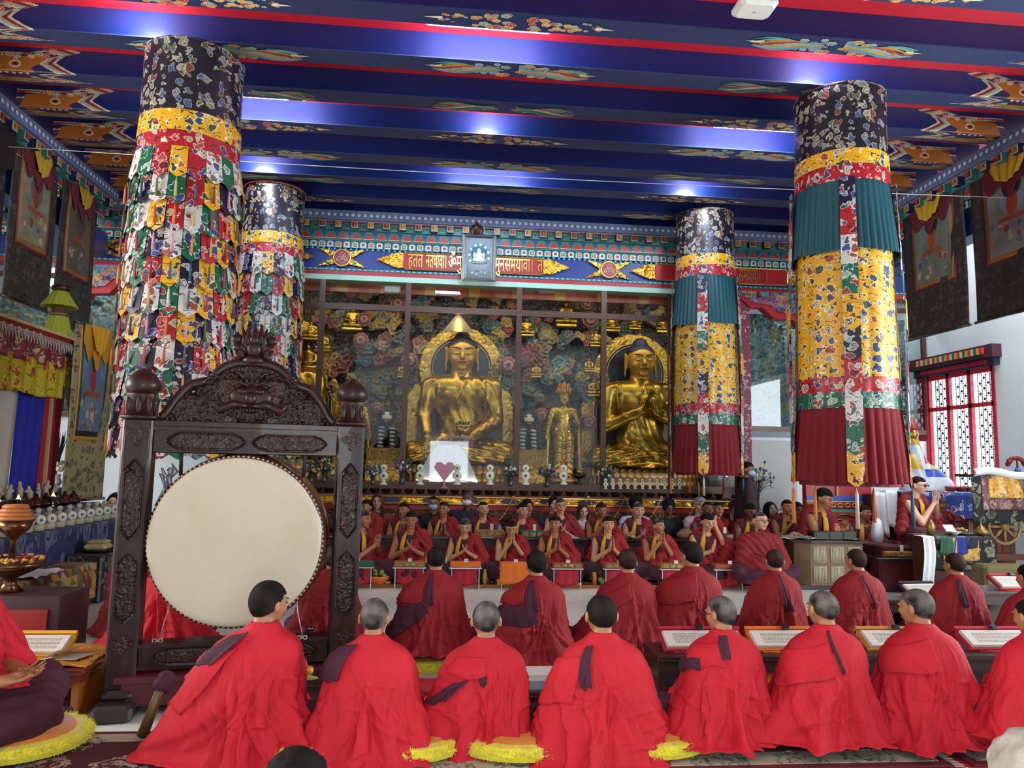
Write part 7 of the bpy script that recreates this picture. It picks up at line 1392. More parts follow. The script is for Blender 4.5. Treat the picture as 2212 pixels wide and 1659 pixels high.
def bookstand(px, label, cl, kind=0, Y=9.45, z=None):
    x = P(px, 1240, Y=Y).x; t = empty('book_stand', (x, Y, 0), 0, label, 'book stand', 'book stands of the nearer facing row'); h = .26; b = B()
    for sx in (-1, 1): b.tube([(sx*.17, -.06, .0), (sx*.17, -.06, h), (sx*.17, .10, h+.05), (sx*.17, .12, .05)], .006, 5)
    b.box((-.2, -.08, h-.006), (.2, .0, h+.006)).tube([(-.17, .1, h+.05), (.17, .1, h+.05)], .006, 5).build('wire_frame', WIRE, t)
    bk = B().box((-.19, -.07, h+.01), (.19, .09, h+.07), ch=.006).build('wrapped_book', cl, t)
    if kind == 1:
        for i in range(4): B().box((-.17+.09*i, -.076, h+.018), (-.10+.09*i, -.07, h+.062)).build('brocade_panel', brocade('book end brocade', '#8c6c2c', ('#b89c5c', '#5c3c1c'), 24, .5), bk)
    if kind == 2: sheet('hanging_cloth', lambda U, V: np.stack([-.19+.38*U+.03*V*(U-.5), -.085-.03*V+.004*np.sin(U*20), h+.075-.26*V], 1), 14, 8, .004, cl, t)
    if kind != 2: sheet('red_skirt_cloth', lambda U, V: np.stack([-.15+.30*U, -.03+.008*np.sin(U*20), h-.01-.22*V*(1-.35*np.abs(U-.5))], 1), 12, 6, .003, REDC, t)
    B().box((-.02, -.075, h+.075), (.03, -.065, h+.115)).build('white_card', PAPER, t)
GOLDB = M('gold book cloth', '#8c6420', .5, var=.3, vs=20); CARV = M('carved orange book', '#8c3c18', .5, var=.4, vs=40)
for px, l_, c_, kd in ((772, 'green wrapped book on a wire stand beside the drum frame post', GRNC, 0), (884, 'gold brocade book on a wire stand before the monk with eyes lowered', GOLDB, 1), (1005, 'book covered by a flat orange cloth before the monk with closed eyes', ORC, 0), (1112, 'book under a long hanging orange cloth', ORC, 2), (1224, 'carved orange book on a wire stand before the slim dark haired monk', CARV, 1), (1335, 'carved orange book on a wire stand before the upright monk', CARV, 1), (1456, 'olive brocade book on a wire stand before the monk with the dark watch', GOLDB, 1), (1572, 'brown wrapped book on a wire stand before the bowed monk', CARV, 0), (1672, 'honey brown book on a wire stand left of the ribbed desk', M('honey book', '#8c4c1c', .4), 0)): bookstand(px, l_, c_, kd)
def topbox(px, py, label, c_, w=.2, h=.10, d=.10, Y=10.42, z=None, nm='wrapped_book', card=True):
    p = P(px, py, Y=Y); t = empty(nm, (p.x, Y, z if z is not None else zt_), 0, label, nm.replace('_', ' ')); bk = B().box((-w, -d/2, 0), (w, d/2, h), ch=.008).build('cover', c_, t)
    for i in (-1, 0, 1): B().box((i*w*.6-w*.25, -d/2-.006, h*.2), (i*w*.6+w*.25, -d/2, h*.8)).build('front_panel', brocade('book end brocade', '#8c6c2c'), t)
    if card: B().box((-.0, -d/2, h), (.045, -d/2+.008, h+.085)).build('white_card', PAPER, t)
topbox(1058, 1150, 'gold brocade book before the frowning monk of the farther row', GOLDB, .2); topbox(1150, 1150, 'green wrapped book before the farther monk looking right', GRNC, .17)
topbox(838, 1192, 'green and white wrapped book left of the first table', GRNC, .09, .06, Y=10.15, z=.2)
topbox(1560, 1160, 'dark slatted box on the table near the bowed monk', WOODD, .16, .09, card=True, nm='wooden_box')
def flatthing(px, Y, z, w, d, h, name, label, cat, mat, rz=0):
    p = P(px, 1160, Y=Y); o = B().box((-w, -d, 0), (w, d, h), ch=min(h*.3, .006)).build(name, mat, None, False, (p.x, Y, z)); o.rotation_euler = (0, 0, rz); return tag(o, label, cat)
flatthing(1230, 10.42, zt_, .12, .06, .012, 'paper_sheets', 'loose pale paper sheets before the monk with tinted spectacles', 'paper', PAPER, .1); flatthing(1052, 10.36, zt_, .1, .04, .006, 'paper_sheets', 'white paper slip in front of the gold book on the table', 'paper', PAPER)
p = P(1365, 1150, Y=10.42); rs = random.Random(3)
t = empty('bread_plate', (p.x, 10.42, zt_), 0, 'plate of folded bread before the broad faced monk', 'food'); B().lathe([(.05, 0), (.12, .012), (.13, .02), (.11, .016)], n=20).build('plate', M('steel plate', '#888884', .3, .8), t, True); b = B()
for i in range(12): a = rs.uniform(0, 6.3); q = rs.uniform(0, .08); b.ball((q*math.cos(a), q*math.sin(a), .03+.05*rs.random()), (.035, .025, .018), 8, rs.choice(['#c8a468', '#b88c4c', '#d0b888', '#a87848']), 5)
b.build('bread_pieces', PA, t, True, paint=True)
p = P(1480, 1155, Y=10.42); o = B().ball((0, 0, .06), (.13, .07, .06), 12).tube([(-.1, 0, .08), (-.03, 0, .13), (.06, 0, .12), (.11, 0, .07)], .018, 6).build('cloth_bag', M('tan bag cloth', '#7c5c38', .8, bump=.8, bs=20), None, True, (p.x, 10.42, zt_)); tag(o, 'crumpled tan cloth bag on the table behind the watch wearing monk', 'bag')
for px, py, lab, c_ in ((1079, 1120, 'clear blue water bottle behind the gold book', '#5c8cc8'), ): 
    t = empty('water_bottle', (P(px, py, Y=10.5).x, 10.52, zt_), 0, lab, 'bottle'); B().lathe([(.025, 0), (.028, .02), (.028, .13), (.012, .165)], n=14).build('bottle', M('blue plastic', c_, .1, alpha=.7), t, True); B().lathe([(.013, .165), (.013, .185)], n=10).build('cap', M('blue cap', '#1c4c9c', .4), t, True)
for px in (1012, 1198, 1335): pass
# fruit and drink offerings on the floor in front of the nearer row
zf = .046
def at(px, Y=9.54, z=zf): return Vector((P(px, 1255, Y=Y).x, Y, z))
q = at(818); t = empty('fruit_basket', q, 0, 'orange cloth basket holding green vegetables left of the first book stand', 'basket'); B().lathe([(.08, 0), (.13, .06), (.14, .1), (.12, .09), (.07, .02)], n=18, lobes=5, la=.05).build('basket', ORC, t, True)
pile('', q+Vector((0, 0, .03)), [('ball', -.05, .0, .04, .045, '#5c7c2c', 'green_guava'), ('ball', .03, .03, .05, .05, '#7c9c3c', 'green_apple'), ('banana', .02, -.02, .12, .07, '#9cac4c', 'banana'), ('ball', .07, -.02, .03, .035, '#6c8c34', 'green_lime')], ['green guava at the left of the orange cloth basket', 'green apple at the back of the orange cloth basket', 'pale green banana on top of the orange cloth basket', 'green lime at the right of the orange cloth basket'])
q = at(1047); o = B().lathe([(.026, 0), (.028, .12), (.014, .16), (.014, .18)], n=14).build('drink_bottle', M('yellow drink label', '#c8a834', .4), None, True, q); tag(o, 'slim yellow drink bottle among fruit before the closed eyes monk', 'bottle')
pile('', at(1035), [('ball', -.02, .03, 0, .04, '#5c8434', 'green_apple'), ('ball', .08, .05, 0, .045, '#8ca03c', 'green_pear'), ('ball', .11, -.01, 0, .022, '#6c1818', 'plum'), ('ball', .16, .0, 0, .022, '#5c1418', 'plum')], ['green apple left of the slim yellow bottle', 'yellow green pear behind the slim yellow bottle', 'dark plum right of the slim yellow bottle', 'dark plum second right of the slim yellow bottle'])
q = at(1082); pile('', q, [('box', .0, -.03, 0, .05, '#c8b03c', 'juice_box'), ('ball', -.03, .05, 0, .04, '#6c8c3c', 'green_fig'), ('ball', .04, .05, 0, .04, '#5c7c34', 'green_grape_bunch'), ('ball', .09, .03, 0, .03, '#486c2c', 'green_lime')], ['yellow juice box lying before the long orange cloth', 'green fig behind the yellow juice box', 'green grapes bunch right behind the yellow juice box', 'dark green lime right of the yellow juice box'])
o = B().lathe([(.032, 0), (.032, .15), (.03, .155)], n=16).build('drink_can', M('orange drink can', '#c87c34', .3, .3), None, True, at(1284)); tag(o, 'tall orange and cream drink can between two book stands', 'can')
b = B(); rs = random.Random(8)
for i in range(22): a = rs.uniform(0, 6.3); e = rs.uniform(0, 1.4); b.ball((.04*math.cos(a)*math.cos(e), .04*math.sin(a)*math.cos(e), .05+.045*math.sin(e)), (.03, .03, .02), 6, rs.choice(['#6c8c3c', '#9cac68', '#4c6c2c']), 4)
b.ball((0, 0, .045), .05, 10, '#7c9444'); o = b.build('cabbage', PA, None, True, at(1302), True); tag(o, 'small green cabbage right of the tall drink can', 'cabbage')
for px, lab in ((782, 'small white bowl near the drum frame post on the floor edge'), (838, 'small white dish right of the orange cloth basket')): o = B().lathe([(.03, 0), (.05, .03), (.045, .03), (.02, .008)], n=14).build('small_dish', M('white china', '#b8b8b4', .2), None, True, at(px)); tag(o, lab, 'dish')
o = flatthing(1240, 9.55, zf, .1, .05, .02, 'white_booklet', 'white booklet on the floor before the carved orange book', 'book', PAPER)
o = flatthing(1592, 9.55, zf, .06, .04, .05, 'orange_box', 'small orange box on the floor edge near the large wrapped monk', 'box', M('orange card', '#b8501c', .5)); o = flatthing(1640, 9.55, zf, .03, .03, .07, 'steel_cup', 'small steel cup before the large wrapped monk', 'cup', M('steel plate'))
for px, py, lab in ((1001, 1233, 'black desk microphone standing before the monk with closed eyes'), (1106, 1228, 'black desk microphone below the monk with fingertips at his lips'), (1204, 1226, 'grey desk microphone before the slim dark haired monk')):
    p = P(px, py, Y=9.62); t = empty('microphone', (p.x, 9.62, .07), 0, lab, 'microphone'); h = p.z-.07; B().tube([(0, 0, 0), (0, 0, h)], .006, 6).lathe([(.04, 0), (.04, .012)], n=14).build('stand', M('black clip'), t); B().ball((0, 0, h+.02), (.026, .026, .032), 12).build('mic_head', M('dark mic mesh', '#242426', .6), t, True)
# ================================================================ left side: offering tiers, thangkas, shrine
BLUEB = brocade('blue moire silk', '#2c3354', ('#5c6478', '#3c4464'), 6, .5, '#5c647c', '#20264a', (1, 1, .3)); XB = -3.95
def tier(x0, x1, z, y0, y1, label):
    t = empty('offering_tier', ((x0+x1)/2, (y0+y1)/2, 0), 0, label, 'offering table'); w, h = (x1-x0)/2, (y1-y0)/2
    B().box((-w+.01, -h+.02, 0), (w-.03, h-.02, z-.01)).build('table', M('rough table wood', '#3c2818', .7), t)
    sheet('blue_silk_cover', lambda U, V: np.where((V < .3)[:, None], np.stack([-w+2*w*V/.3, -h+2*h*U, z+.006+0*U], 1), np.stack([w+.012*np.sin(U*90)*(V-.3)*1.4+.02*(V-.3), -h+2*h*U, z+.006-(z-.03)*(V-.3)/.7], 1)), 160, 26, .004, BLUEB, t); return t
tier(-4.30, XB, .78, 5.6, 10.1, 'lower offering tier draped in blue silk along the left side'); tier(-4.75, -4.31, .96, 5.6, 10.1, 'upper offering tier draped in blue silk along the left side'); tier(-5.15, -4.76, 1.14, 5.6, 10.1, 'highest offering tier at the back by the left shrine')
torm = M('butter dough', '#a8a088', .6, var=.1); CU = cop
t0 = None
for i in range(16):
    y = 6.55+.215*i
    if t0 is None:
        t0 = t = empty('dough_offering', (-4.06, y, .79), .9, None, 'offering', 'ringed dough offerings on the lower blue tier'); B().lathe([(.075, 0), (.075, .05), (.065, .06), (.05, .13), (.03, .17)], n=16).build('dough_cone', torm, t, True); o = B().lathe([(.05, .0), (.05, -.016), (.02, -.024)], (0, -.075, .11), 18, ax='y').build('painted_disc', wd, t, True); B().lathe([(.018, -.024), (.016, -.03)], (0, -.075, .11), 10, ax='y').build('disc_centre', M('blue dot', '#3c6c9c', .4), o, True); B().lathe([(.028, .012), (.028, -.012)], (0, -.02, .20), 14, ax='y').build('top_knob', torm, t, True)
    else: t = copy_tree(t0, (-4.06, y, .79))
    t['label'] = 'cream dough cone with painted disc on the lower blue tier, %s from the left' % ORD[i]
b0 = None
for i in range(17):
    y = 6.2+.21*i; o = (b0.copy() if b0 else B().lathe([(.03, 0), (.075, .02), (.085, .05), (.07, .055), (.075, .075), (.05, .085), (.055, .105), (.03, .115), (.012, .16)], n=16).build('tiered_copper_bowl', CU, None, True))
    if b0: COL.objects.link(o)
    else: b0 = o
    o.location = (-4.42, y, .97); tag(o, 'dark copper stepped bowl on the upper blue tier, %s from the left' % ORD[i], 'bowl', 'copper bowls on the upper blue tier')
sil2 = M('lamp silver', '#a8a49c', .2, .95)
for i, (px, w) in enumerate(((24, 'nearest the left edge'), (72, 'second from the left edge'), (122, 'middle one'), (150, 'fourth along'), (198, 'farthest along'))):
    y = [6.75, 7.25, 7.85, 8.2, 8.9][i]; t = empty('butter_lamp', (-4.33, y, .97), 0, 'burning silver butter lamp on the upper blue tier, '+w, 'butter lamp', 'burning butter lamps'); B().lathe([(.04, 0), (.012, .03), (.010, .07), (.05, .11), (.058, .13), (.05, .128), (.02, .1)], n=18).build('goblet', sil2, t, True); B().lathe([(.03, .122), (.012, .135), (.002, .17)], n=10).build('flame', glow('butter flame', '#ffb050', 14), t, True)
w0_ = None
for i in range(19):
    y = 6.1+.19*i; q = w0_ is None
    if q:
        s = Sdf((-.06, -.06, 0), (.06, .06, .30), .0075); s.cap((0, 0, .02), (.0, 0, .1), .04, .028, .01).cap((0, 0, .1), (.015, 0, .18), .03, .03, .02).cap((.01, 0, .18), (-.01, .0, .26), .022, .018, .02).ell((-.03, 0, .2), .02, .02).ell((.035, 0, .13), .018, .02); w0_ = o = s.build('dough_figure', torm, None)
    else: o = w0_.copy(); COL.objects.link(o)
    o.location = (-4.62, y, .97); o.rotation_euler = (0, 0, i*1.3); o.scale = (1, 1, .85+.1*(i % 3)); tag(o, 'pale twisted dough figure behind the copper bowls, %s from the left' % ORD[i], 'offering', 'twisted dough figures on the upper blue tier')
f0 = None
for i in range(7):
    y = 6.6+.34*i
    if f0 is None:
        f0 = t = empty('flower_torma', (-4.95, y, 1.15), .8, None, 'offering', 'flame topped disc ornaments on the highest tier'); B().lathe([(.09, 0), (.07, .06), (.04, .12)], n=14).build('dough_base', torm, t, True)
        for nm, x, z, r in (('disc', 0, .16, .045), ('disc', -.045, .22, .042), ('disc', .045, .22, .042), ('disc', 0, .28, .045), ('disc', 0, .36, .042)): B().lathe([(r, .01), (r, -.01), (r*.3, -.012), (r*.3, -.02)], (x, 0, z), 16, ax='y').build(nm, wd, t, True)
        B().ball((0, 0, .46), (.03, .012, .055), 10).build('orange_jewel', M('orange jewel', '#c0641c', .5), t, True); B().tube([(0, 0, .5), (0, 0, .57)], [.03, .002], 6, flat=.5).build('white_flame', wd, t, True)
    else: t = copy_tree(f0, (-4.95, y, 1.15))
    t['label'] = 'white disc ornament with orange flame jewel, highest tier, %s from the left' % ORD[i]
# low brocade table
t = empty('brocade_table', (-3.76, 7.65, 0), 0, 'low table with a patchwork brocade cover in front of the blue silk tiers', 'table'); h_ = .44
B().box((-.17, -.72, 0), (.15, .72, h_-.01)).build('table', M('rough table wood'), t)
k = N('triangle patchwork'); v = k.oc((1, 1, 1)); sx = k.n('SeparateXYZ', {0: v}); u_ = k.math('MULTIPLY', sx.outputs[1], 9); w_ = k.math('MULTIPLY', sx.outputs[2], 11); fu, fw = k.math('FRACT', u_), k.math('FRACT', w_); tri = k.math('GREATER_THAN', k.math('ADD', fu, fw), 1.0); cell = k.math('ADD', k.math('MULTIPLY', k.math('FLOOR', u_), 7.3), k.math('ADD', k.math('MULTIPLY', k.math('FLOOR', w_), 3.7), k.math('MULTIPLY', tri, 1.9)))
wn_ = k.n('TexWhiteNoise', {'W': cell}, noise_dimensions='1D').outputs[0]; pal = k.ramp(wn_, [(0, '#5c4c2c'), (.2, '#6c2c24'), (.38, '#7c6c3c'), (.55, '#8c8470'), (.7, '#a07c2c'), (.85, '#4c4028')], 'CONSTANT'); edge = k.math('LESS_THAN', sx.outputs[2], .10); e2 = k.math('LESS_THAN', sx.outputs[2], .075)
k.set(color=k.mix(e2, k.mix(edge, pal, lin('#8c7c34')), lin('#1c1c24')), rough=.6); TRI = k.m
sheet('patchwork_cover', lambda U, V: np.where((V < .35)[:, None], np.stack([-.17+.34*V/.35, -.74+1.48*U, h_+.004+.004*np.sin(U*30)], 1), np.stack([.17+.015*(V-.35)+.008*np.sin(U*26), -.74+1.48*U, h_+.004-(h_-.04)*(V-.35)/.65], 1)), 60, 20, .004, TRI, t)
BRD = brocade('dark figured brocade', '#1c1a24', ('#6c6450', '#3c3a44'), 14, .5, '#6c644c', '#14141c'); tag(B().box((-3.92, 8.42, 0), (-3.55, 9.3, .50), ch=.02).build('draped_crate', BRD), 'crate draped in dark figured brocade beyond the patchwork table', 'crate')
t = empty('food_tray', (-3.74, 8.75, .50), 0, 'metal tray of wrapped cakes on the dark draped crate', 'food'); B().lathe([(.12, 0), (.17, .02), (.18, .03), (.15, .02)], n=22).build('tray', CU, t, True); B().box((-.12, -.1, .03), (.12, .1, .09), ch=.02).box((-.1, -.08, .09), (.11, .09, .13), ch=.02).build('wrapped_cakes', M('wrapped cakes', '#b0a070', .4, var=.4, vs=20), t)
o = B().lathe([(.05, 0), (.12, .05), (.15, .08), (.14, .08), (.1, .04)], n=22).build('copper_basin', CU, None, True, (-3.74, 9.12, .5)); tag(o, 'shallow copper basin at the far end of the dark draped crate', 'basin')
o = sheet('silk_scarf', lambda U, V: np.stack([.12-.30*V, -.25+.5*U+.05*np.sin(V*5), .012+.02*np.sin(U*9+V*7)**2], 1), 24, 14, .004, SC); o.location = (-3.66, 7.35, .445); tag(o, 'white silk scarf lying on the patchwork covered table', 'scarf')
t = empty('offering_stand', P(20, 1262, Y=5.9), 0, 'bronze tray on a foot piled with red and yellow sweets, at the left edge', 'offering bowl'); zz = t.location.z; t.location.z = .55
B().lathe([(.10, 0), (.05, .05), (.05, .1), (.20, .17), (.24, .22), (.22, .21)], n=26).build('tray', M('bronze tray', '#6c4c34', .25, .85), t, True); b = B(); rs = random.Random(4)
for i in range(60): a = rs.uniform(0, 6.3); q = .2*rs.random()**.5; b.ball((q*math.cos(a), q*math.sin(a), .22+.03*rs.random()), (.02, .015, .012), 5, rs.choice(['#8c1c14', '#a83a1c', '#c08c2c', '#6c1410', '#c8a040']), 4)
o = b.build('sweets', PA, t, True, paint=True); B().lathe([(.02, .22), (.018, .36), (.04, .40), (.10, .45), (.125, .52), (.11, .51)], n=20).build('upper_cup', MAT['bronze tray'], t, True); b = B()
for i in range(4): b.lathe([(.12-.012*i, .52+.028*i), (.125-.012*i, .535+.028*i), (.11-.012*i, .548+.028*i)], n=20, lobes=7, la=.05)
b.build('stacked_bread', M('fried bread', '#a8642c', .6, var=.3, vs=20), t, True)
t = empty('red_cabinet', (-3.0, 5.9, 0), 0, 'small cabinet with a red panel and gilt line at the left edge', 'cabinet'); B().box((-.5, -.2, 0), (.34, .25, .55), ch=.01).build('body', M('plum brown lacquer', '#3c1c24', .4), t); B().box((-.42, -.215, .08), (.26, -.2, .46)).build('door', M('cabinet red', '#8c1c1c', .4), t)
# thangkas hung from the side beams
def fig_paint(base, sky, robe, seed):
    rs = np.random.RandomState(seed)
    def f(U, V):
        c = np.tile(np.array(lin(base)), (len(U), 1)); n = wn(seed, U*9, V*14, oct=3); c = c*(1+.22*n[:, None]); 
        d = np.hypot((U-.5)/.26, (V-.42)/.17); c[d < 1] = np.array(lin(sky)); d2 = np.hypot((U-.5)/.20, (V-.30)/.13); c[d2 < 1] = np.array(lin(robe[1])); bd = np.hypot((U-.5)/(.10+.18*np.clip(V-.38, 0, 1)), (V-.46)/.15); c[bd < 1] = np.array(lin(robe[0])); hd_ = np.hypot((U-.5)/.07, (V-.27)/.045); c[hd_ < 1] = np.array(lin('#b89878'))
        for k_ in range(46): x, y, r = rs.uniform(.05, .95), rs.choice([rs.uniform(.02, .2), rs.uniform(.66, .97)]), rs.uniform(.015, .06); m = np.hypot((U-x)/r, (V-y)/(r*.7)) < 1; c[m] = np.array(lin(rs.choice(['#8c3a2c', '#4c6c5c', '#a8884c', '#3c4c6c', '#b89888'])))*(1+.2*n[m, None])
        lo = (np.abs(V-.64) < .025) & (np.abs(U-.5) < .3); c[lo] = np.array(lin('#8c4c34')); return np.clip(c, 0, 1)
    return f
def thangka(o3, ax, w, h, label, base, sky, robe, seed, silk='#b88c1c', brd='#5c1820', low='#2c2824', cov=True, frame2='#8c5c2c', tilt=.0, cat='painted scroll'):
    """o3 top middle, ax direction of its width"""
    t = empty('painted_scroll', o3, math.atan2(ax[1], ax[0]), label, cat); zt = 0
    f = lambda x0, x1, z0, z1, d: (lambda U, V: np.stack([x0+(x1-x0)*U, -d-tilt*(0-(z1+(z0-z1)*V))+.008*np.sin(U*8+V*5+seed), z1+(z0-z1)*V], 1))
    sheet('brocade_mount', f(-w/2, w/2, -h, 0, 0), 24, 40, .006, brocade('mount %s' % low, low, ('#4c463c', '#38342c'), 10, .6, '#4c463c', low), t)
    sheet('red_border', f(-w*.36, w*.36, -h*.66, -.02, .008), 12, 20, .003, M('thangka border '+brd, brd, .6), t); sheet('gold_border', f(-w*.33, w*.33, -h*.64, -.02, .012), 12, 20, .003, M('thangka inner '+frame2, frame2, .55), t)
    sheet('painting', f(-w*.29, w*.29, -h*.61, -.02, .017), 60, 90, .002, attr_mat('scroll paint', .5), t, fig_paint(base, sky, robe, seed))
    B().tube([(-w/2-.03, -tilt*h, -h), (w/2+.03, -tilt*h, -h)], .02, 8).build('roller', WOODD, t, True); B().tube([(-w/2-.03, 0, 0), (w/2+.03, 0, 0)], .014, 8).build('top_rod', WOODD, t, True)
    if cov:
        sheet('red_silk_veil', lambda U, V: np.stack([(-.34+.68*U)*w, -.03-.02*np.abs(np.sin(U*9)), -.0-h*(.20-.09*np.abs(U-.5)*2+.07*np.sin(U*PI*3)**2)*V], 1), 40, 12, .004, cloth('veil red', '#5c141c') if cov is True else cloth('veil '+cov, cov), t)
        sheet('yellow_silk_knot', lambda U, V: np.stack([(-.24+.48*U)*w*(1-.45*V), -.055-.03*np.abs(np.sin(U*12+V)), -.0-h*.17*V*(1-.5*np.abs(U-.5))], 1), 34, 12, .004, cloth('veil '+silk, silk), t)
    return t
TX = XR-.16; zt1 = 5.45
thangka((TX, 9.65, zt1), (0, -1), 1.30, 1.95, 'framed scroll of an orange robed figure, nearest the lattice window corner', '#6c7060', '#6c7864', ('#a84c24', '#2c3038'), 3)
thangka((TX, 8.15, zt1), (0, -1), 1.42, 1.95, 'larger framed scroll of an orange robed figure, cut by the right edge', '#7c8078', '#8090a0', ('#a8442c', '#2c303c'), 4)
LX = XL+.16
thangka((LX, 10.95, zt1), (0, 1), 1.05, 2.1, 'dim plastic covered scroll painting on the left, farthest down the beam', '#5c5040', '#4c4438', ('#5c4030', '#3c342c'), 5, '#9c7818')
thangka((LX, 9.78, zt1), (0, 1), 1.05, 2.0, 'dim plastic covered scroll painting on the left, second from the far end', '#7c7860', '#5c5c50', ('#8c3c2c', '#3c3430'), 6, '#b08818')
thangka((LX, 8.5, 5.2), (0, 1), 1.25, 2.05, 'colourful scroll painting in a yellow frame at the left edge', '#2c4830', '#24406c', ('#c8501c', '#1c3468'), 7, cov=False, brd='#7c1c18', frame2='#c8981c', low='#241c2c')
sheet('x', lambda U, V: np.stack([U, V, 0*U], 1), 2, 2, .001, PA) and bpy.data.objects.remove(bpy.data.objects['x'])
o = sheet('dark_silk_veil', lambda U, V: np.stack([LX+.06+.03*np.sin(U*10), 7.7+1.5*U, 5.5-.5*V-.25*V*np.sin(U*PI)], 1), 30, 8, .006, cloth('black veil', '#140a10')); tag(o, 'dark silk veil gathered above the yellow framed scroll at the left edge', 'veil')
# standing scroll with yellow silk beside the shrine
A1 = P(165, 694, X=-4.55); B1 = P(250, 720, Z=A1.z); c_ = (A1+B1)/2; ww = (B1-A1).length
k = empty('x2'); bpy.data.objects.remove(k)
thangka((c_.x, c_.y, A1.z), (B1.x-A1.x, B1.y-A1.y), ww, A1.z-1.0, 'bright scroll painting under gathered yellow silk, standing beside the gilt shrine bracket', '#5c7484', '#3c6ca0', ('#9c2c34', '#2c6c4c'), 8, '#c08818', cov='#b07818', brd='#b8861c', low='#8c8058', frame2='#241a14')
# shrine: cornice, scroll bracket, valance, hanging cloths
sx0 = -5.35; yq = lambda px: P(px, 860, X=-4.65).y-7.9
t = empty('shrine_canopy', (-4.85, 7.9, 0), 0, 'painted shrine canopy with dotted red cornice and yellow pleated valance on the left', 'shrine')
zc_ = P(120, 732, Y=8.8).z; b = B().box((-.55, -2.2, zc_-.03), (.25, yq(166), zc_+.10), '#8c1c1c').box((-.6, -2.2, zc_+.10), (.3, yq(167), zc_+.13), '#c8b088').box((-.5, -2.2, zc_-.25), (.18, yq(165), zc_-.03), '#3c6c84')
for i in range(22): y = -2.1+.145*i; b.ball((.26, y, zc_+.035), (.012, .035, .035), 8, '#d8ccb8', 5)
for i in range(7): b.ball((-.45+.11*i, -2.2-.0, zc_+.035), (.035, .012, .035), 8, '#d8ccb8', 5)
for j in range(4):
    for i in range(14): b.tube([(.19, -2.0+.22*i+.05*math.cos(q), zc_-.08-.045*j+.03*math.sin(q)) for q in np.linspace(0, PI, 7)], .01, 5, ['#8cb0b8', '#c8b888', '#1c3c5c', '#b8a068'][j])
b.build('cornice', PA, t, paint=True)
zv = zc_-.22
sheet('yellow_pleated_valance', lambda U, V: np.stack([.22+.045*(np.abs(np.sin(U*48))-.4)*(.4+.6*V), -2.2+(yq(128)+2.2)*U, zv-.42*V*(1+.03*np.sin(U*31))], 1), 220, 10, .005, brocade('lemon silk', '#a89818', ('#a83a24', '#8c2c1c', '#a89818'), 9, .5, '#c8b838', '#6c5c10'), t)
sheet('multicolour_frill', lambda U, V: np.stack([.24+.03*np.sin(U*60), -2.2+(yq(127)+2.2)*U, zv+.22-.28*V], 1), 120, 6, .005, brocade('frill silk', '#6c1820', ('#1c3c6c', '#b8a468', '#3c6c5c', '#8c1c2c'), 13, .5, '#b8a888', '#4c1018'), t)
b = B()
for i in range(64): y = -2.2+(yq(127)+2.2)*i/63; b.tube([(.30, y-.02, zv+.24), (.30, y, zv+.14), (.30, y+.02, zv+.24)], .006, 4)
b.tube([(.30, -2.25, zv+.25), (.30, yq(127), zv+.25)], .01, 5).build('white_bead_swag', M('ivory beads', '#c0b8a8', .5), t, True)
for nm, y0, y1, c in (('white_hanging_cloth', -2.1, yq(56), '#b8b6a8'), ('blue_hanging_cloth', yq(56), yq(114), '#141c8c'), ('red_hanging_cloth', yq(114), yq(125), '#8c1822'), ('red_side_cloth', yq(128), yq(152), '#8c1822')): sheet(nm, (lambda y0, y1: lambda U, V: np.stack([.10+.012*np.sin(U*20+V*3), y0+(y1-y0)*U, zv-.2-(zv-1.3)*V], 1))(y0, y1), 30, 10, .006, cloth('hanging '+c, c), t)
B().box((.09, yq(125), 1.2), (.14, yq(128), zv-.1)).build('cream_rod', M('cream paint', '#b89c74', .5), t)
relief('gilt_scroll_bracket', [(yq(126), zv+.12), (yq(166), zv+.12), (yq(166), zv-1.0), (yq(158), zv-.75), (yq(146), zv-.5), (yq(134), zv-.25), (yq(126), zv-.1)], lambda u, w, h: np.stack([.14+h, u, w], 1), .010, .07, attr_mat('carved paint'), t, 12, .09, 2.2, .2, pal=['#b89434', '#c8a44c', '#a8742c', '#b08c38', '#3c8478', '#8c5424'], gap='#5c4418')
t2 = empty('silk_lantern', P(124, 722, X=-4.7), 0, 'tiered green yellow silk lantern standing on the shrine cornice', 'lantern'); t2.location.z = zc_+.13; LS = cloth('green yellow silk', '#8c9424'); b = B()
for z0, z1, r0, r1 in ((0, .24, .15, .10), (.36, .56, .19, .07)): band('silk_skirt', r1, r0, z0, z1, LS, t2, 16, .02, 90)
B().lathe([(.10, .24), (.12, .27), (.08, .29), (.09, .35), (.07, .37)], n=18).build('body', M('lantern body', '#6c5434', .4, .3), t2, True); B().lathe([(.07, .55), (.10, .57), (.10, .62), (.06, .63)], n=18).build('cap', M('dark bronze'), t2, True)
o = B().tube([(0, 0, 0), (.01, 0, .12)], .02, 8); t = empty('peacock_vase', (-4.95, P(118, 1060, X=-4.95).y, 1.15), 0, 'white vase holding dark peacock feathers and white flowers beside the red cloth', 'vase'); B().lathe([(.05, 0), (.08, .06), (.05, .12), (.06, .16), (.05, .15)], n=16).build('vase', M('white china'), t, True); b = B(); rs = random.Random(2)
for i in range(40): a = rs.uniform(0, 6.3); b.tube([(0, 0, .14), (.03*math.cos(a), .03*math.sin(a), .4), (.09*math.cos(a), .09*math.sin(a), .62+.1*rs.random())], [.006, .012, .003], 4)
b.build('feathers', M('dark feathers', '#1c1c14', .7), t); b = B()
for i in range(9): a = rs.uniform(0, 6.3); b.ball((.09*math.cos(a), .09*math.sin(a), .2+.12*rs.random()), .035, 7, m=5)
b.build('white_flowers', wd, t, True)
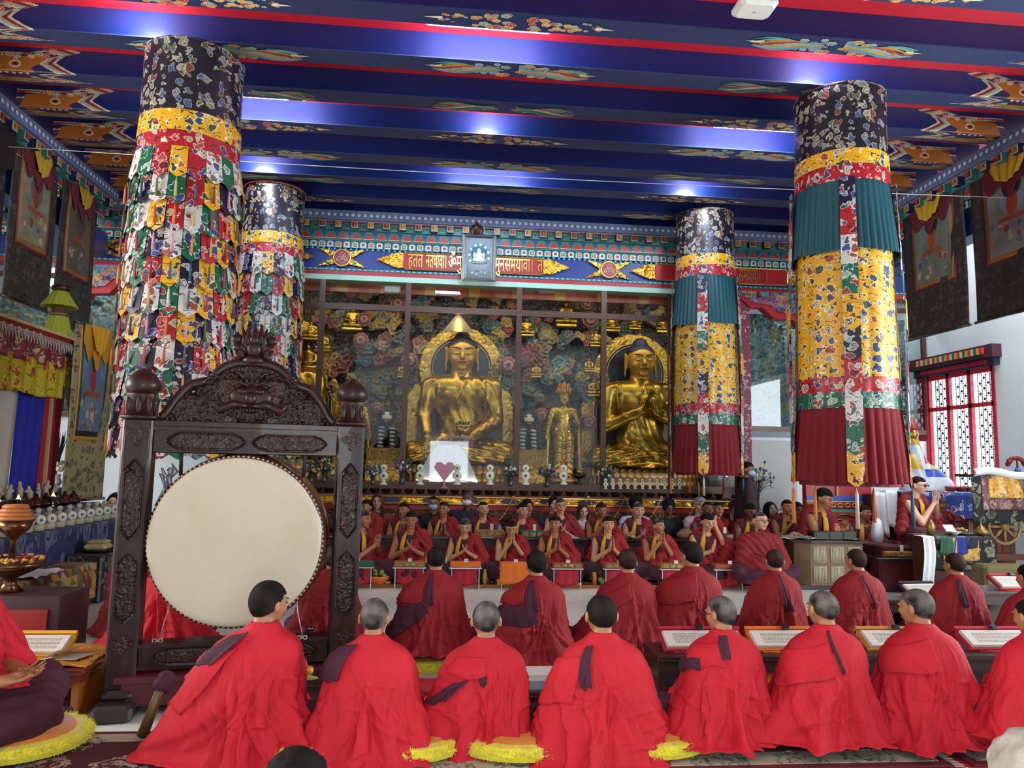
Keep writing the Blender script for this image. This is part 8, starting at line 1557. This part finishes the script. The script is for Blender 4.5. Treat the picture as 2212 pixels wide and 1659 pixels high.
# candle wire pole
# ================================================================ right side: desks, thrones, shrine
RIB = M('ribbed pale panel', '#b0a68c', .6, var=.25, vs=30); RIBW = M('ribbed desk wood', '#6c5238', .5, var=.2, vs=10)
a = P(1718, 1272, Z=0); b_ = P(1882, 1280, Z=0); zt2 = P(1800, 1166, Y=a.y).z
t = empty('ribbed_desk', ((a.x+b_.x)/2, 9.45, 0), 0, 'wooden desk with pale ribbed panels below the tall cylinder banner', 'desk'); w = (b_.x-a.x)/2
B().prism([(-w, .42), (-w, .12), (-w+.17, 0), (w, 0), (w, .42)], .06, zt2-.03, lambda u, v, h: (u, v, h)).build('body', RIBW, t); B().prism([(-w-.06, .5), (-w-.06, .1), (-w+.15, -.06), (w+.05, -.06), (w+.05, .5)], zt2-.03, zt2, lambda u, v, h: (u, v, h)).build('desk_top', WOODD, t); B().box((-w+.02, .02, 0), (w-.02, .4, .06)).build('plinth', M('dark foot wood'), t)
pw2 = (2*w-.17)/3
for i in range(3):
    for j in (0, 1):
        x0 = -w+.17+pw2*i+.03; x1 = x0+pw2-.06; z0 = .10+j*(zt2-.13)/2; z1 = z0+(zt2-.13)/2-.05; bb = B().box((x0, -.008, z0), (x1, .0, z1)); n = 9
        for q in range(n): xx = x0+(x1-x0)*(q+.5)/n; bb.tube([(xx, -.01, z0+.01), (xx, -.01, z1-.01)], (x1-x0)/n*.33, 6)
        bb.build('ribbed_panel', RIB, t, True)
def plain_food(x, y, z, label, cols, n, r, name='food_plate', seed=1):
    t = empty(name, (x, y, z), 0, label, 'food'); B().lathe([(r*.5, 0), (r, .012), (r*1.08, .02), (r*.9, .015)], n=20).build('plate', M('steel plate'), t, True); b = B(); rs = random.Random(seed)
    for i in range(n): a = rs.uniform(0, 6.3); q = rs.uniform(0, r*.75); b.tube([(q*math.cos(a)+.05*math.cos(e+i), q*math.sin(a)+.035*math.sin(e+i), .03+.05*(i/n)) for e in np.linspace(0, 1.6, 5)], [.008, .018, .02, .018, .006], 6, rs.choice(cols))
    b.build('bananas', PA, t, True, paint=True)
plain_food(t.location.x+w-.1, 9.6, zt2, 'plate of bananas at the right end of the ribbed desk', ['#b8a03c', '#a88c2c', '#8c8c34'], 8, .14)
tt = empty('scripture_case', (t.location.x+.12, 9.62, zt2), 0, 'dark three part case on the middle of the ribbed desk', 'box'); B().box((-.3, -.09, 0), (.3, .09, .11), ch=.01).build('case', M('black lacquer', '#14100c', .3), tt)
for i in (-1, 0, 1): B().box((i*.19-.08, -.097, .02), (i*.19+.08, -.09, .095)).build('panel', M('dark figured panel', '#2c2a1c', .5, var=.5, vs=40), tt)
o = sheet('green_brocade_cloth', lambda U, V: np.stack([-.27+.54*U, -.13+.26*V, .012+.07*np.exp(-((U-.5)**2+(V-.5)**2)*9)+.01*np.sin(U*15)], 1), 26, 16, .004, brocade('green brocade', '#1c5c44', ('#b84c44', '#d8c8b0'), 12, .5, '#c8b8a0', '#144432')); o.location = (t.location.x-.42, 9.6, zt2+.002); tag(o, 'green flowered brocade cloth heaped on the left of the ribbed desk', 'cloth')
o = B().box((-.035, -.03, 0), (.035, .03, .10), '#c8b060').box((-.035, -.032, .10), (.035, .032, .17), '#c8503c').ball((0, 0, .18), (.04, .035, .02), 8, '#d0604c').build('candle_cup', PA, None, False, (t.location.x+w-.18, 9.78, zt2), True); tag(o, 'red and yellow carton behind the bananas on the ribbed desk', 'carton')
plain_food(P(1690, 1160, Y=10.0).x, 10.05, .48, 'plate of bread and fruit left of the ribbed desk', ['#a87c3c', '#c0a050', '#6c3424'], 7, .13, seed=3); tag(B().box((P(1665, 1160, Y=10.0).x, 9.9, 0), (P(1712, 1160, Y=10).x, 10.2, .48), ch=.01).build('side_table', WOODD), 'small dark side table left of the ribbed desk', 'table')
# raised seats
def block(px0, px1, y0, y1, z, name, label, cat, m, ch=.02): return tag(B().box((P(px0, 1150, Y=y0).x, y0, 0), (P(px1, 1150, Y=y0).x, y1, z), ch=ch).build(name, m), label, cat)
mz = P(1772, 1205, Y=8.9).z
block(1716, 1884, 9.95, 10.65, P(1772, 1212, Y=10.25).z-.01, 'raised_dais', 'raised maroon seat behind the ribbed desk', 'seat', M('maroon seat felt'))
# dark red desk, scarf, throne table
c1_ = P(1895, 1278, Z=0); c2_ = P(1992, 1277, Z=0); zt3 = P(1940, 1207, Y=9.2).z; t = empty('red_desk', ((c1_.x+c2_.x)/2, 9.3, 0), 0, 'low dark red desk to the right of the ribbed desk', 'desk'); w = (c2_.x-c1_.x)/2+.0
B().box((-w, 0, .03), (w, .4, zt3-.03)).box((-w+.03, .02, 0), (w-.03, .38, .03)).build('body', M('dark red lacquer', '#3c1014', .4), t); B().box((-w-.05, -.05, zt3-.03), (w+.05, .44, zt3), ch=.008).build('desk_top', M('black lacquer'), t)
for i in (-1, 1): B().box((i*w*.5-w*.42, -.006, .08), (i*w*.5+w*.42, 0, zt3-.08)).build('door', M('door red', '#4c1418', .4), t)
topbox(1938, 1195, 'honey brown wrapped book on the low dark red desk', WOODL, .22, .07, .14, Y=9.45, z=zt3); plain_food(t.location.x+.28, 9.55, zt3, 'plate of bananas and pastries on the low dark red desk', ['#a88c34', '#8c7c2c', '#c8b878'], 7, .15, seed=5)
o = B().box((-.035, -.03, 0), (.0, .03, .17), '#c0392c').box((.004, -.03, 0), (.04, .03, .14), '#d0b860').build('juice_cartons', PA, None, False, (t.location.x+.22, 9.68, zt3), True); tag(o, 'red and yellow juice carton on the low dark red desk', 'carton')
zt4 = P(2080, 1162, Y=8.7).z; xa4, xb4 = P(2012, 1160, Y=8.8).x, P(2142, 1160, Y=8.8).x
t = empty('throne_table', ((xa4+xb4)/2, 8.8, 0), 0, 'high wooden table covered with a gold and navy brocade before the senior monk', 'table'); w = (xb4-xa4)/2
B().box((-w+.02, .02, 0), (w-.02, .42, zt4-.01)).build('base', M('throne table wood', '#3c1f14', .45), t)
NB = brocade('navy medallion brocade', '#0c0c12', ('#7c7c64', '#5c6c60', '#44483c'), 6, .85, '#6c6850', '#08080c'); GB = brocade('golden brocade', '#b8801c', ('#8c6c34', '#c8a454'), 11, .45, '#d8b868', '#7c4c14')
sheet('navy_brocade_cover', lambda U, V: np.where((V < .35)[:, None], np.stack([-w-.03+2*(w+.03)*U, .44-.46*V/.35, zt4+.004+0*U], 1), np.stack([-w-.03+2*(w+.03)*U, -.03+.012*np.sin(U*18), zt4+.004-.40*(V-.35)/.65], 1)), 50, 20, .005, NB, t); sheet('gold_brocade_centre', lambda U, V: np.stack([-w+.12+2*(w-.16)*U, -.045+.012*np.sin(U*15), zt4-.002-.28*V], 1), 40, 12, .004, GB, t)
for i, (x, c, L) in enumerate(((-.22, '#1c4a34', .22), (-.03, '#16247c', .22), (.10, '#14142c', .14))): sheet('coloured_ribbon', (lambda x, L: lambda U, V: np.stack([x-.09+.18*U-.03*V, -.062+.01*np.sin(U*9), zt4+.004-L*V*(1-.2*np.abs(U-.5))], 1))(x, L), 12, 8, .004, cloth('ribbon '+c, c), t)
for dx, nm, lab, prof, m in ((-.30, 'brass_pot', 'tall brass pot at the left of the brocade throne table', [(.05, 0), (.055, .1), (.045, .15), (.02, .175), (.012, .19)], 'x'), (.38, 'brass_pot', 'squat lidded brass pot at the right of the brocade throne table', [(.03, 0), (.09, .03), (.085, .06), (.05, .09), (.04, .11), (.012, .13), (.01, .16)], 'x'), (.02, 'white_bowl', 'white footed bowl in the middle of the brocade throne table', [(.03, 0), (.04, .02), (.09, .05), (.08, .05)], 'w')):
    o = B().lathe(prof, n=18).build(nm, M('aged brass', '#8c7440', .35, .6) if m == 'x' else M('white china'), None, True, (t.location.x+dx, 8.95, zt4+.01)); tag(o, lab, nm.split('_')[1])
plain_food(t.location.x+.22, 9.1, zt4+.01, 'heap of fruit and biscuits at the back of the brocade throne table', ['#b8503c', '#b8b060', '#8c9c4c', '#c89c60'], 12, .16, seed=7)
o = B().box((-.08, -.05, 0), (.08, .05, .01)).build('white_card', PAPER, None, False, (t.location.x-.02, 9.0, zt4+.09)); o.rotation_euler = (.9, 0, .2); tag(o, 'white card propped behind the brass pots on the throne table', 'card')
o = sheet('silk_scarf', lambda U, V: np.where((V < .12)[:, None], np.stack([-.07+.14*U, .1-.16*V/.12, zt4+.012+0*U], 1), np.stack([-.07+.14*U+.03*np.sin(V*5), -.06+.014*np.sin(U*12)-.03*V, zt4+.012-(zt4-.01)*(V-.12)/.88], 1)), 18, 40, .005, SC); o.location = (xa4-.09, 8.82, 0); tag(o, 'long white silk scarf hanging from the throne table to the floor', 'scarf')
xl = P(1980, 1150, Y=8.6).x; block(1905, 2030, 9.42, 10.2, .0+P(1980, 1172, Y=9.8).z-.01, 'raised_dais', 'raised seat of the senior monk beside the brocade table', 'seat', M('maroon seat felt'))
block(2034, 2078, 9.5, 10.3, P(2042, 1195, Y=9.9).z-.01, 'raised_dais', 'raised seat under the elderly bending monk', 'seat', M('maroon seat felt'))
# painted throne back
y_ = 10.75; xa5, xb5 = P(1742, 1100, Y=y_).x, P(1884, 1100, Y=y_).x; zz = lambda py: P(1810, py, Y=y_).z; b = B().box((xa5, y_, 0), (xb5, y_+.12, zz(1035)), '#a0141c').box((xa5, y_-.02, zz(1082)), (xb5, y_, zz(1071)), '#24489c').box((xa5, y_-.02, zz(1084)), (xb5, y_, zz(1082)), '#c8a84c').box((xa5, y_-.02, zz(1098)), (xb5, y_, zz(1084)), '#8c1c1c').box((xa5, y_-.02, zz(1106)), (xb5, y_, zz(1100)), '#3c9c94').box((xa5, y_-.02, .5), (xb5, y_, zz(1106)), '#a84418').box((xa5+.45*(xb5-xa5), y_-.03, zz(1071)), (xa5+.45*(xb5-xa5)+.03, y_, zz(1035)), '#b8843c')
for i in range(9): x = xa5+(xb5-xa5)*(i+.5)/9; b.tube([(x+.04*math.cos(q), y_-.03, zz(1091)+.028*math.sin(q)) for q in np.linspace(0, 2*PI, 13)], .007, 4, '#c8a44c')
for j in range(3): b.tube([(xa5+(xb5-xa5)*q, y_-.025, zz(1115)-.08*j+.03*math.sin(q*14+j)) for q in np.linspace(0, 1, 30)], .012, 4, '#5c2410')
o = b.build('painted_throne_back', PA, None, paint=True); tag(o, 'painted red throne back with blue rail and gilt band under the tall banner', 'throne')
# hanging scarves and shelf between
block(1886, 1960, 10.5, 10.9, 1.22, 'side_cabinet', 'brown cabinet with draped scarves behind the senior monk', 'cabinet', M('throne table wood'))
for i, (px, z0, L, lab) in enumerate(((1905, 1.25, .55, 'pale blue white scarf hung on the brown cabinet left part'), (1928, 1.28, .5, 'white scarf hung on the brown cabinet behind the senior monk'))): o = sheet('silk_scarf', lambda U, V: np.stack([-.09+.18*U+.03*V, .01*np.sin(U*9), -L*V*(1+.2*U)], 1), 10, 10, .005, SC); o.location = (P(px, 1080, Y=10.4).x, 10.42, z0); tag(o, lab, 'scarf')
o = B().lathe([(.07, 0), (.08, .2), (.06, .36), (.02, .40)], n=12, lobes=5, la=.08).build('wrapped_parcel', SC, None, True, (P(1896, 1150, Y=10.0).x, 10.0, P(1896, 1150, Y=10.0).z-.08)); o.location.z = .5; tag(o, 'object wrapped in a white scarf right of the young monk', 'parcel'); block(1880, 1912, 9.9, 10.2, .5, 'parcel_stand', 'dark stand under the white wrapped parcel', 'stand', WOODD)
# shrine with a robed figure before the window
ys = 10.6; xs5 = P(1990, 1040, Y=ys).x; zb5 = P(1990, 1062, Y=ys).z; t = empty('shrine_table', (xs5+.3, ys, 0), 0, 'shrine table spread with blue flowered cloth before the lattice window', 'table'); B().box((-.75, -.2, 0), (.75, .35, zb5-.02)).build('table', M('throne table wood'), t); sheet('flowered_cloth', lambda U, V: np.where((V < .3)[:, None], np.stack([-.78+1.56*U, .36-.6*V/.3, zb5+.0+0*U], 1), np.stack([-.78+1.56*U, -.24+.02*np.sin(U*20), zb5-.5*(V-.3)/.7], 1)), 50, 14, .005, brocade('blue flowered cloth', '#24408c', ('#b8c0d8', '#8c3c6c', '#5c7cb8'), 8, .5, '#c8d0e0', '#16285c'), t)
t = empty('robed_statue', (xs5, ys+.1, zb5), 0, 'small statue swathed in white, blue and yellow silk before the window', 'statue'); s = Sdf((-.55, -.4, -.0), (.75, .4, 1.0), .014); s.cap((.12, 0, .05), (.0, 0, .45), .34, .12, .1, sq=(1.25, .8, 1)).cap((.3, 0, .04), (.1, 0, .2), .2, .1, .1).cap((0, 0, .4), (-.05, 0, .75), .14, .08, .08).warp(lambda x, y, z: .012*np.sin(np.arctan2(x, y+.3)*14+z*12))
def rp(V):
    c = np.tile(np.array(lin('#c8d0dc')), (len(V), 1)); m = (V[:, 2] < .34) & (V[:, 2] > .22) & (V[:, 0] > .02); c[m] = lin('#2444a8'); m = (V[:, 2] > .34) & (np.sin(V[:, 0]*22+V[:, 2]*9) > .1); c[m] = lin('#c8a828'); m = (V[:, 2] > .42) & (V[:, 0] > .05); c[m] = lin('#a8243c'); m = V[:, 2] > .7; c[m] = lin('#b88c34'); return c
s.build('silk_robes', PA, t, 1, rp); B().ball((-.05, -.02, .86), (.075, .08, .1), 12).build('face', GOLD, t, True); B().lathe([(.08, .92), (.10, .97), (.05, 1.05), (.02, 1.12)], (-.05, 0, 0), 12, lobes=6, la=.1).build('crown', M('crown red', '#8c2c24', .4), t, True)
for i, x in enumerate((.34, .52, .66)): o = B().lathe([(.05, 0), (.085, .05), (.09, .08), (.08, .075)], n=16).build('red_bowl', M('terracotta bowl', '#8c3428', .35), None, True, (xs5+.05+x*.9, ys-.15, zb5+.012)); tag(o, 'terracotta red offering bowl on the window shrine, %s' % ['left one', 'middle one', 'right one'][i], 'bowl')
bouquet(1975, 985, ys+.25, .55, .16, ['#5c5458', '#8c8888', '#3c3c40'], 'vase of grey metal flowers above the window shrine', 21); bpy.data.objects['flower_vase.008'].location.z = zb5+.01
# brocade covered chest with wheel
y6 = 9.32; xa6, xb6 = P(2084, 1100, Y=y6).x, P(2235, 1100, Y=y6).x; z6a, z6b = P(2150, 1128, Y=y6).z, P(2150, 1022, Y=y6).z; wx = (xb6-xa6)/2; t = empty('draped_lectern', ((xa6+xb6)/2, y6, 0), 0, 'tall wooden stand draped in navy, plum and gold brocade and a white scarf', 'lectern')
for sx in (-1, 1): B().box((sx*(wx-.06)-.03, -.02, 0), (sx*(wx-.06)+.03, .04, z6a+.05)).build('leg', M('red brown wood'), t)
B().box((-wx+.06, 0, .42), (wx-.06, .03, .50)).box((-wx+.06, .3, 0), (wx-.06, .33, z6a)).box((-wx+.06, .0, .78), (wx-.06, .3, .80)).build('shelf', M('red brown wood'), t)
wy = lambda z: -.05-.10*np.sin(np.clip((z6b-z)/(z6b-z6a), 0, 1)*PI/2)
def cov(fx, z0, z1, off): return lambda U, V: np.stack([(-1+2*U)*fx*(1-.16*(1-V)**2), wy(z1+(z0-z1)*V)-off-.008*np.sin(U*16), z1+(z0-z1)*V-.05*((2*U-1)**2)*(1-V)], 1)
sheet('navy_brocade_cover', cov(wx, z6a, z6b, 0), 40, 20, .006, NB, t); hh = z6b-z6a; sheet('red_brocade_panel', cov(wx*.72, z6a+hh*.25, z6b-.02, .012), 30, 16, .005, brocade('plum brocade', '#4c1420', ('#8c6c64', '#6c3c3c'), 9, .5, '#8c6c60', '#340c14'), t); sheet('gold_brocade_panel', cov(wx*.5, z6a+hh*.5, z6b-.03, .024), 24, 12, .005, GB, t)
B().box((-wx*.8, -.05, z6b-.06), (wx*.8, .3, z6b-.02)).build('top_board', WOODD, t)
sheet('white_scarf', lambda U, V: np.stack([-wx*.85+2.0*wx*U, -.09-.05*np.sin(V*PI)-.01*np.sin(U*19)+0*V, z6b+.05+.03*np.sin(U*7)-.10*V-.55*np.clip(U-.78, 0, 1)*(1+2.6*V)*1.0], 1), 40, 12, .006, SC, t)
wz = P(2160, 1138, Y=9.2).z; b = B(); r6 = .22; b.tube([(r6*math.cos(a), 0, r6*math.sin(a)) for a in np.linspace(0, 2*PI, 33)], .02, 8).lathe([(.05, .03), (.05, -.03)], (0, 0, 0), 14, ax='y')
for i in range(8): a = 2*PI*i/8; b.tube([(.04*math.cos(a), 0, .04*math.sin(a)), (.12*math.cos(a), 0, .12*math.sin(a)), (r6*math.cos(a), 0, r6*math.sin(a))], [.012, .022, .012], 6)
o = b.build('carved_wheel', M('olive gold wood', '#7c6434', .45), t, True); o.location = (-.02, -.09, wz)
for i, c in enumerate(('#8c1c1c', '#a88c24', '#2c5c2c', '#5c1c5c', '#241c2c', '#7c2c1c')): B().box((-wx+.2+.06*i, .08, .505), (-wx+.25+.06*i, .26, .70)).build('book_row', M('shelf book '+c, c, .5), t)
tq = P(2200, 1005, Y=9.4); t = empty('red_flowers', (tq.x, 9.42, z6b-.02), 0, 'dark red flowers in a small blue vase on top of the draped stand', 'flowers'); B().lathe([(.03, 0), (.04, .06), (.025, .1)], n=12).build('vase', M('blue vase', '#3c5c9c', .3), t, True); b = B(); rs = random.Random(1)
for i in range(16): a = PI*i/15; b.ball((.12*math.cos(a), .03*rs.random(), .14+.09*math.sin(a)), (.035, .03, .03), 7, m=5)
b.tube([(0, 0, .09), (0, 0, .2)], .012, 6).build('blooms', M('dark red petals', '#6c0c18', .6), t, True)
# patterned rug box and desk at the right edge
y7 = 7.9; tag(B().box((P(2132, 1300, Y=y7).x, y7, 0), (P(2132, 1300, Y=y7).x+1.2, y7+.25, P(2180, 1222, Y=y7).z), ch=.03).build('rug_covered_box', carpet_mat('olive rug', '#5c5230', '#4c4424', ('#6c6c54', '#7c6c3c'), None)), 'box covered by an olive patterned rug at the right edge', 'box')
t = desk(P(2150, 1290, Y=6.45).x-.2, P(2150, 1290, Y=6.45).x+1.0, 6.55, .5, 'dark desk at the right edge behind the middle row'); q = P(2195, 1265, Y=6.5); openbook((q.x, 6.5, .54), 0, 'open page book on red cloth at the right edge behind the middle row', REDC, .2)
t = desk(P(2000, 1360, Y=5.9).x-.28, P(2000, 1360, Y=5.9).x+.28, 6.7, .40, 'small dark desk between the middle row monks on the right'); openbook((P(2005, 1345, Y=6.6).x, 6.68, .44), .1, 'open black edged page book between the middle row monks on the right', M('black cover', '#1c1a20', .5), .16, clip=False)
for px, lab, z_ in ((1497, 'small black box standing on the desk before the bespectacled monk', 0), (1886, 'small black cup on the desk right of the stout monk', 0), (2020, 'small black box on the desk near the greying monk', 0)): o = B().box((-.03, -.02, 0), (.03, .02, .06), ch=.004).build('black_box', M('black clip'), None, False, (P(px, 1370, Y=5.04).x, 5.06, ht+.0)); tag(o, lab, 'box')
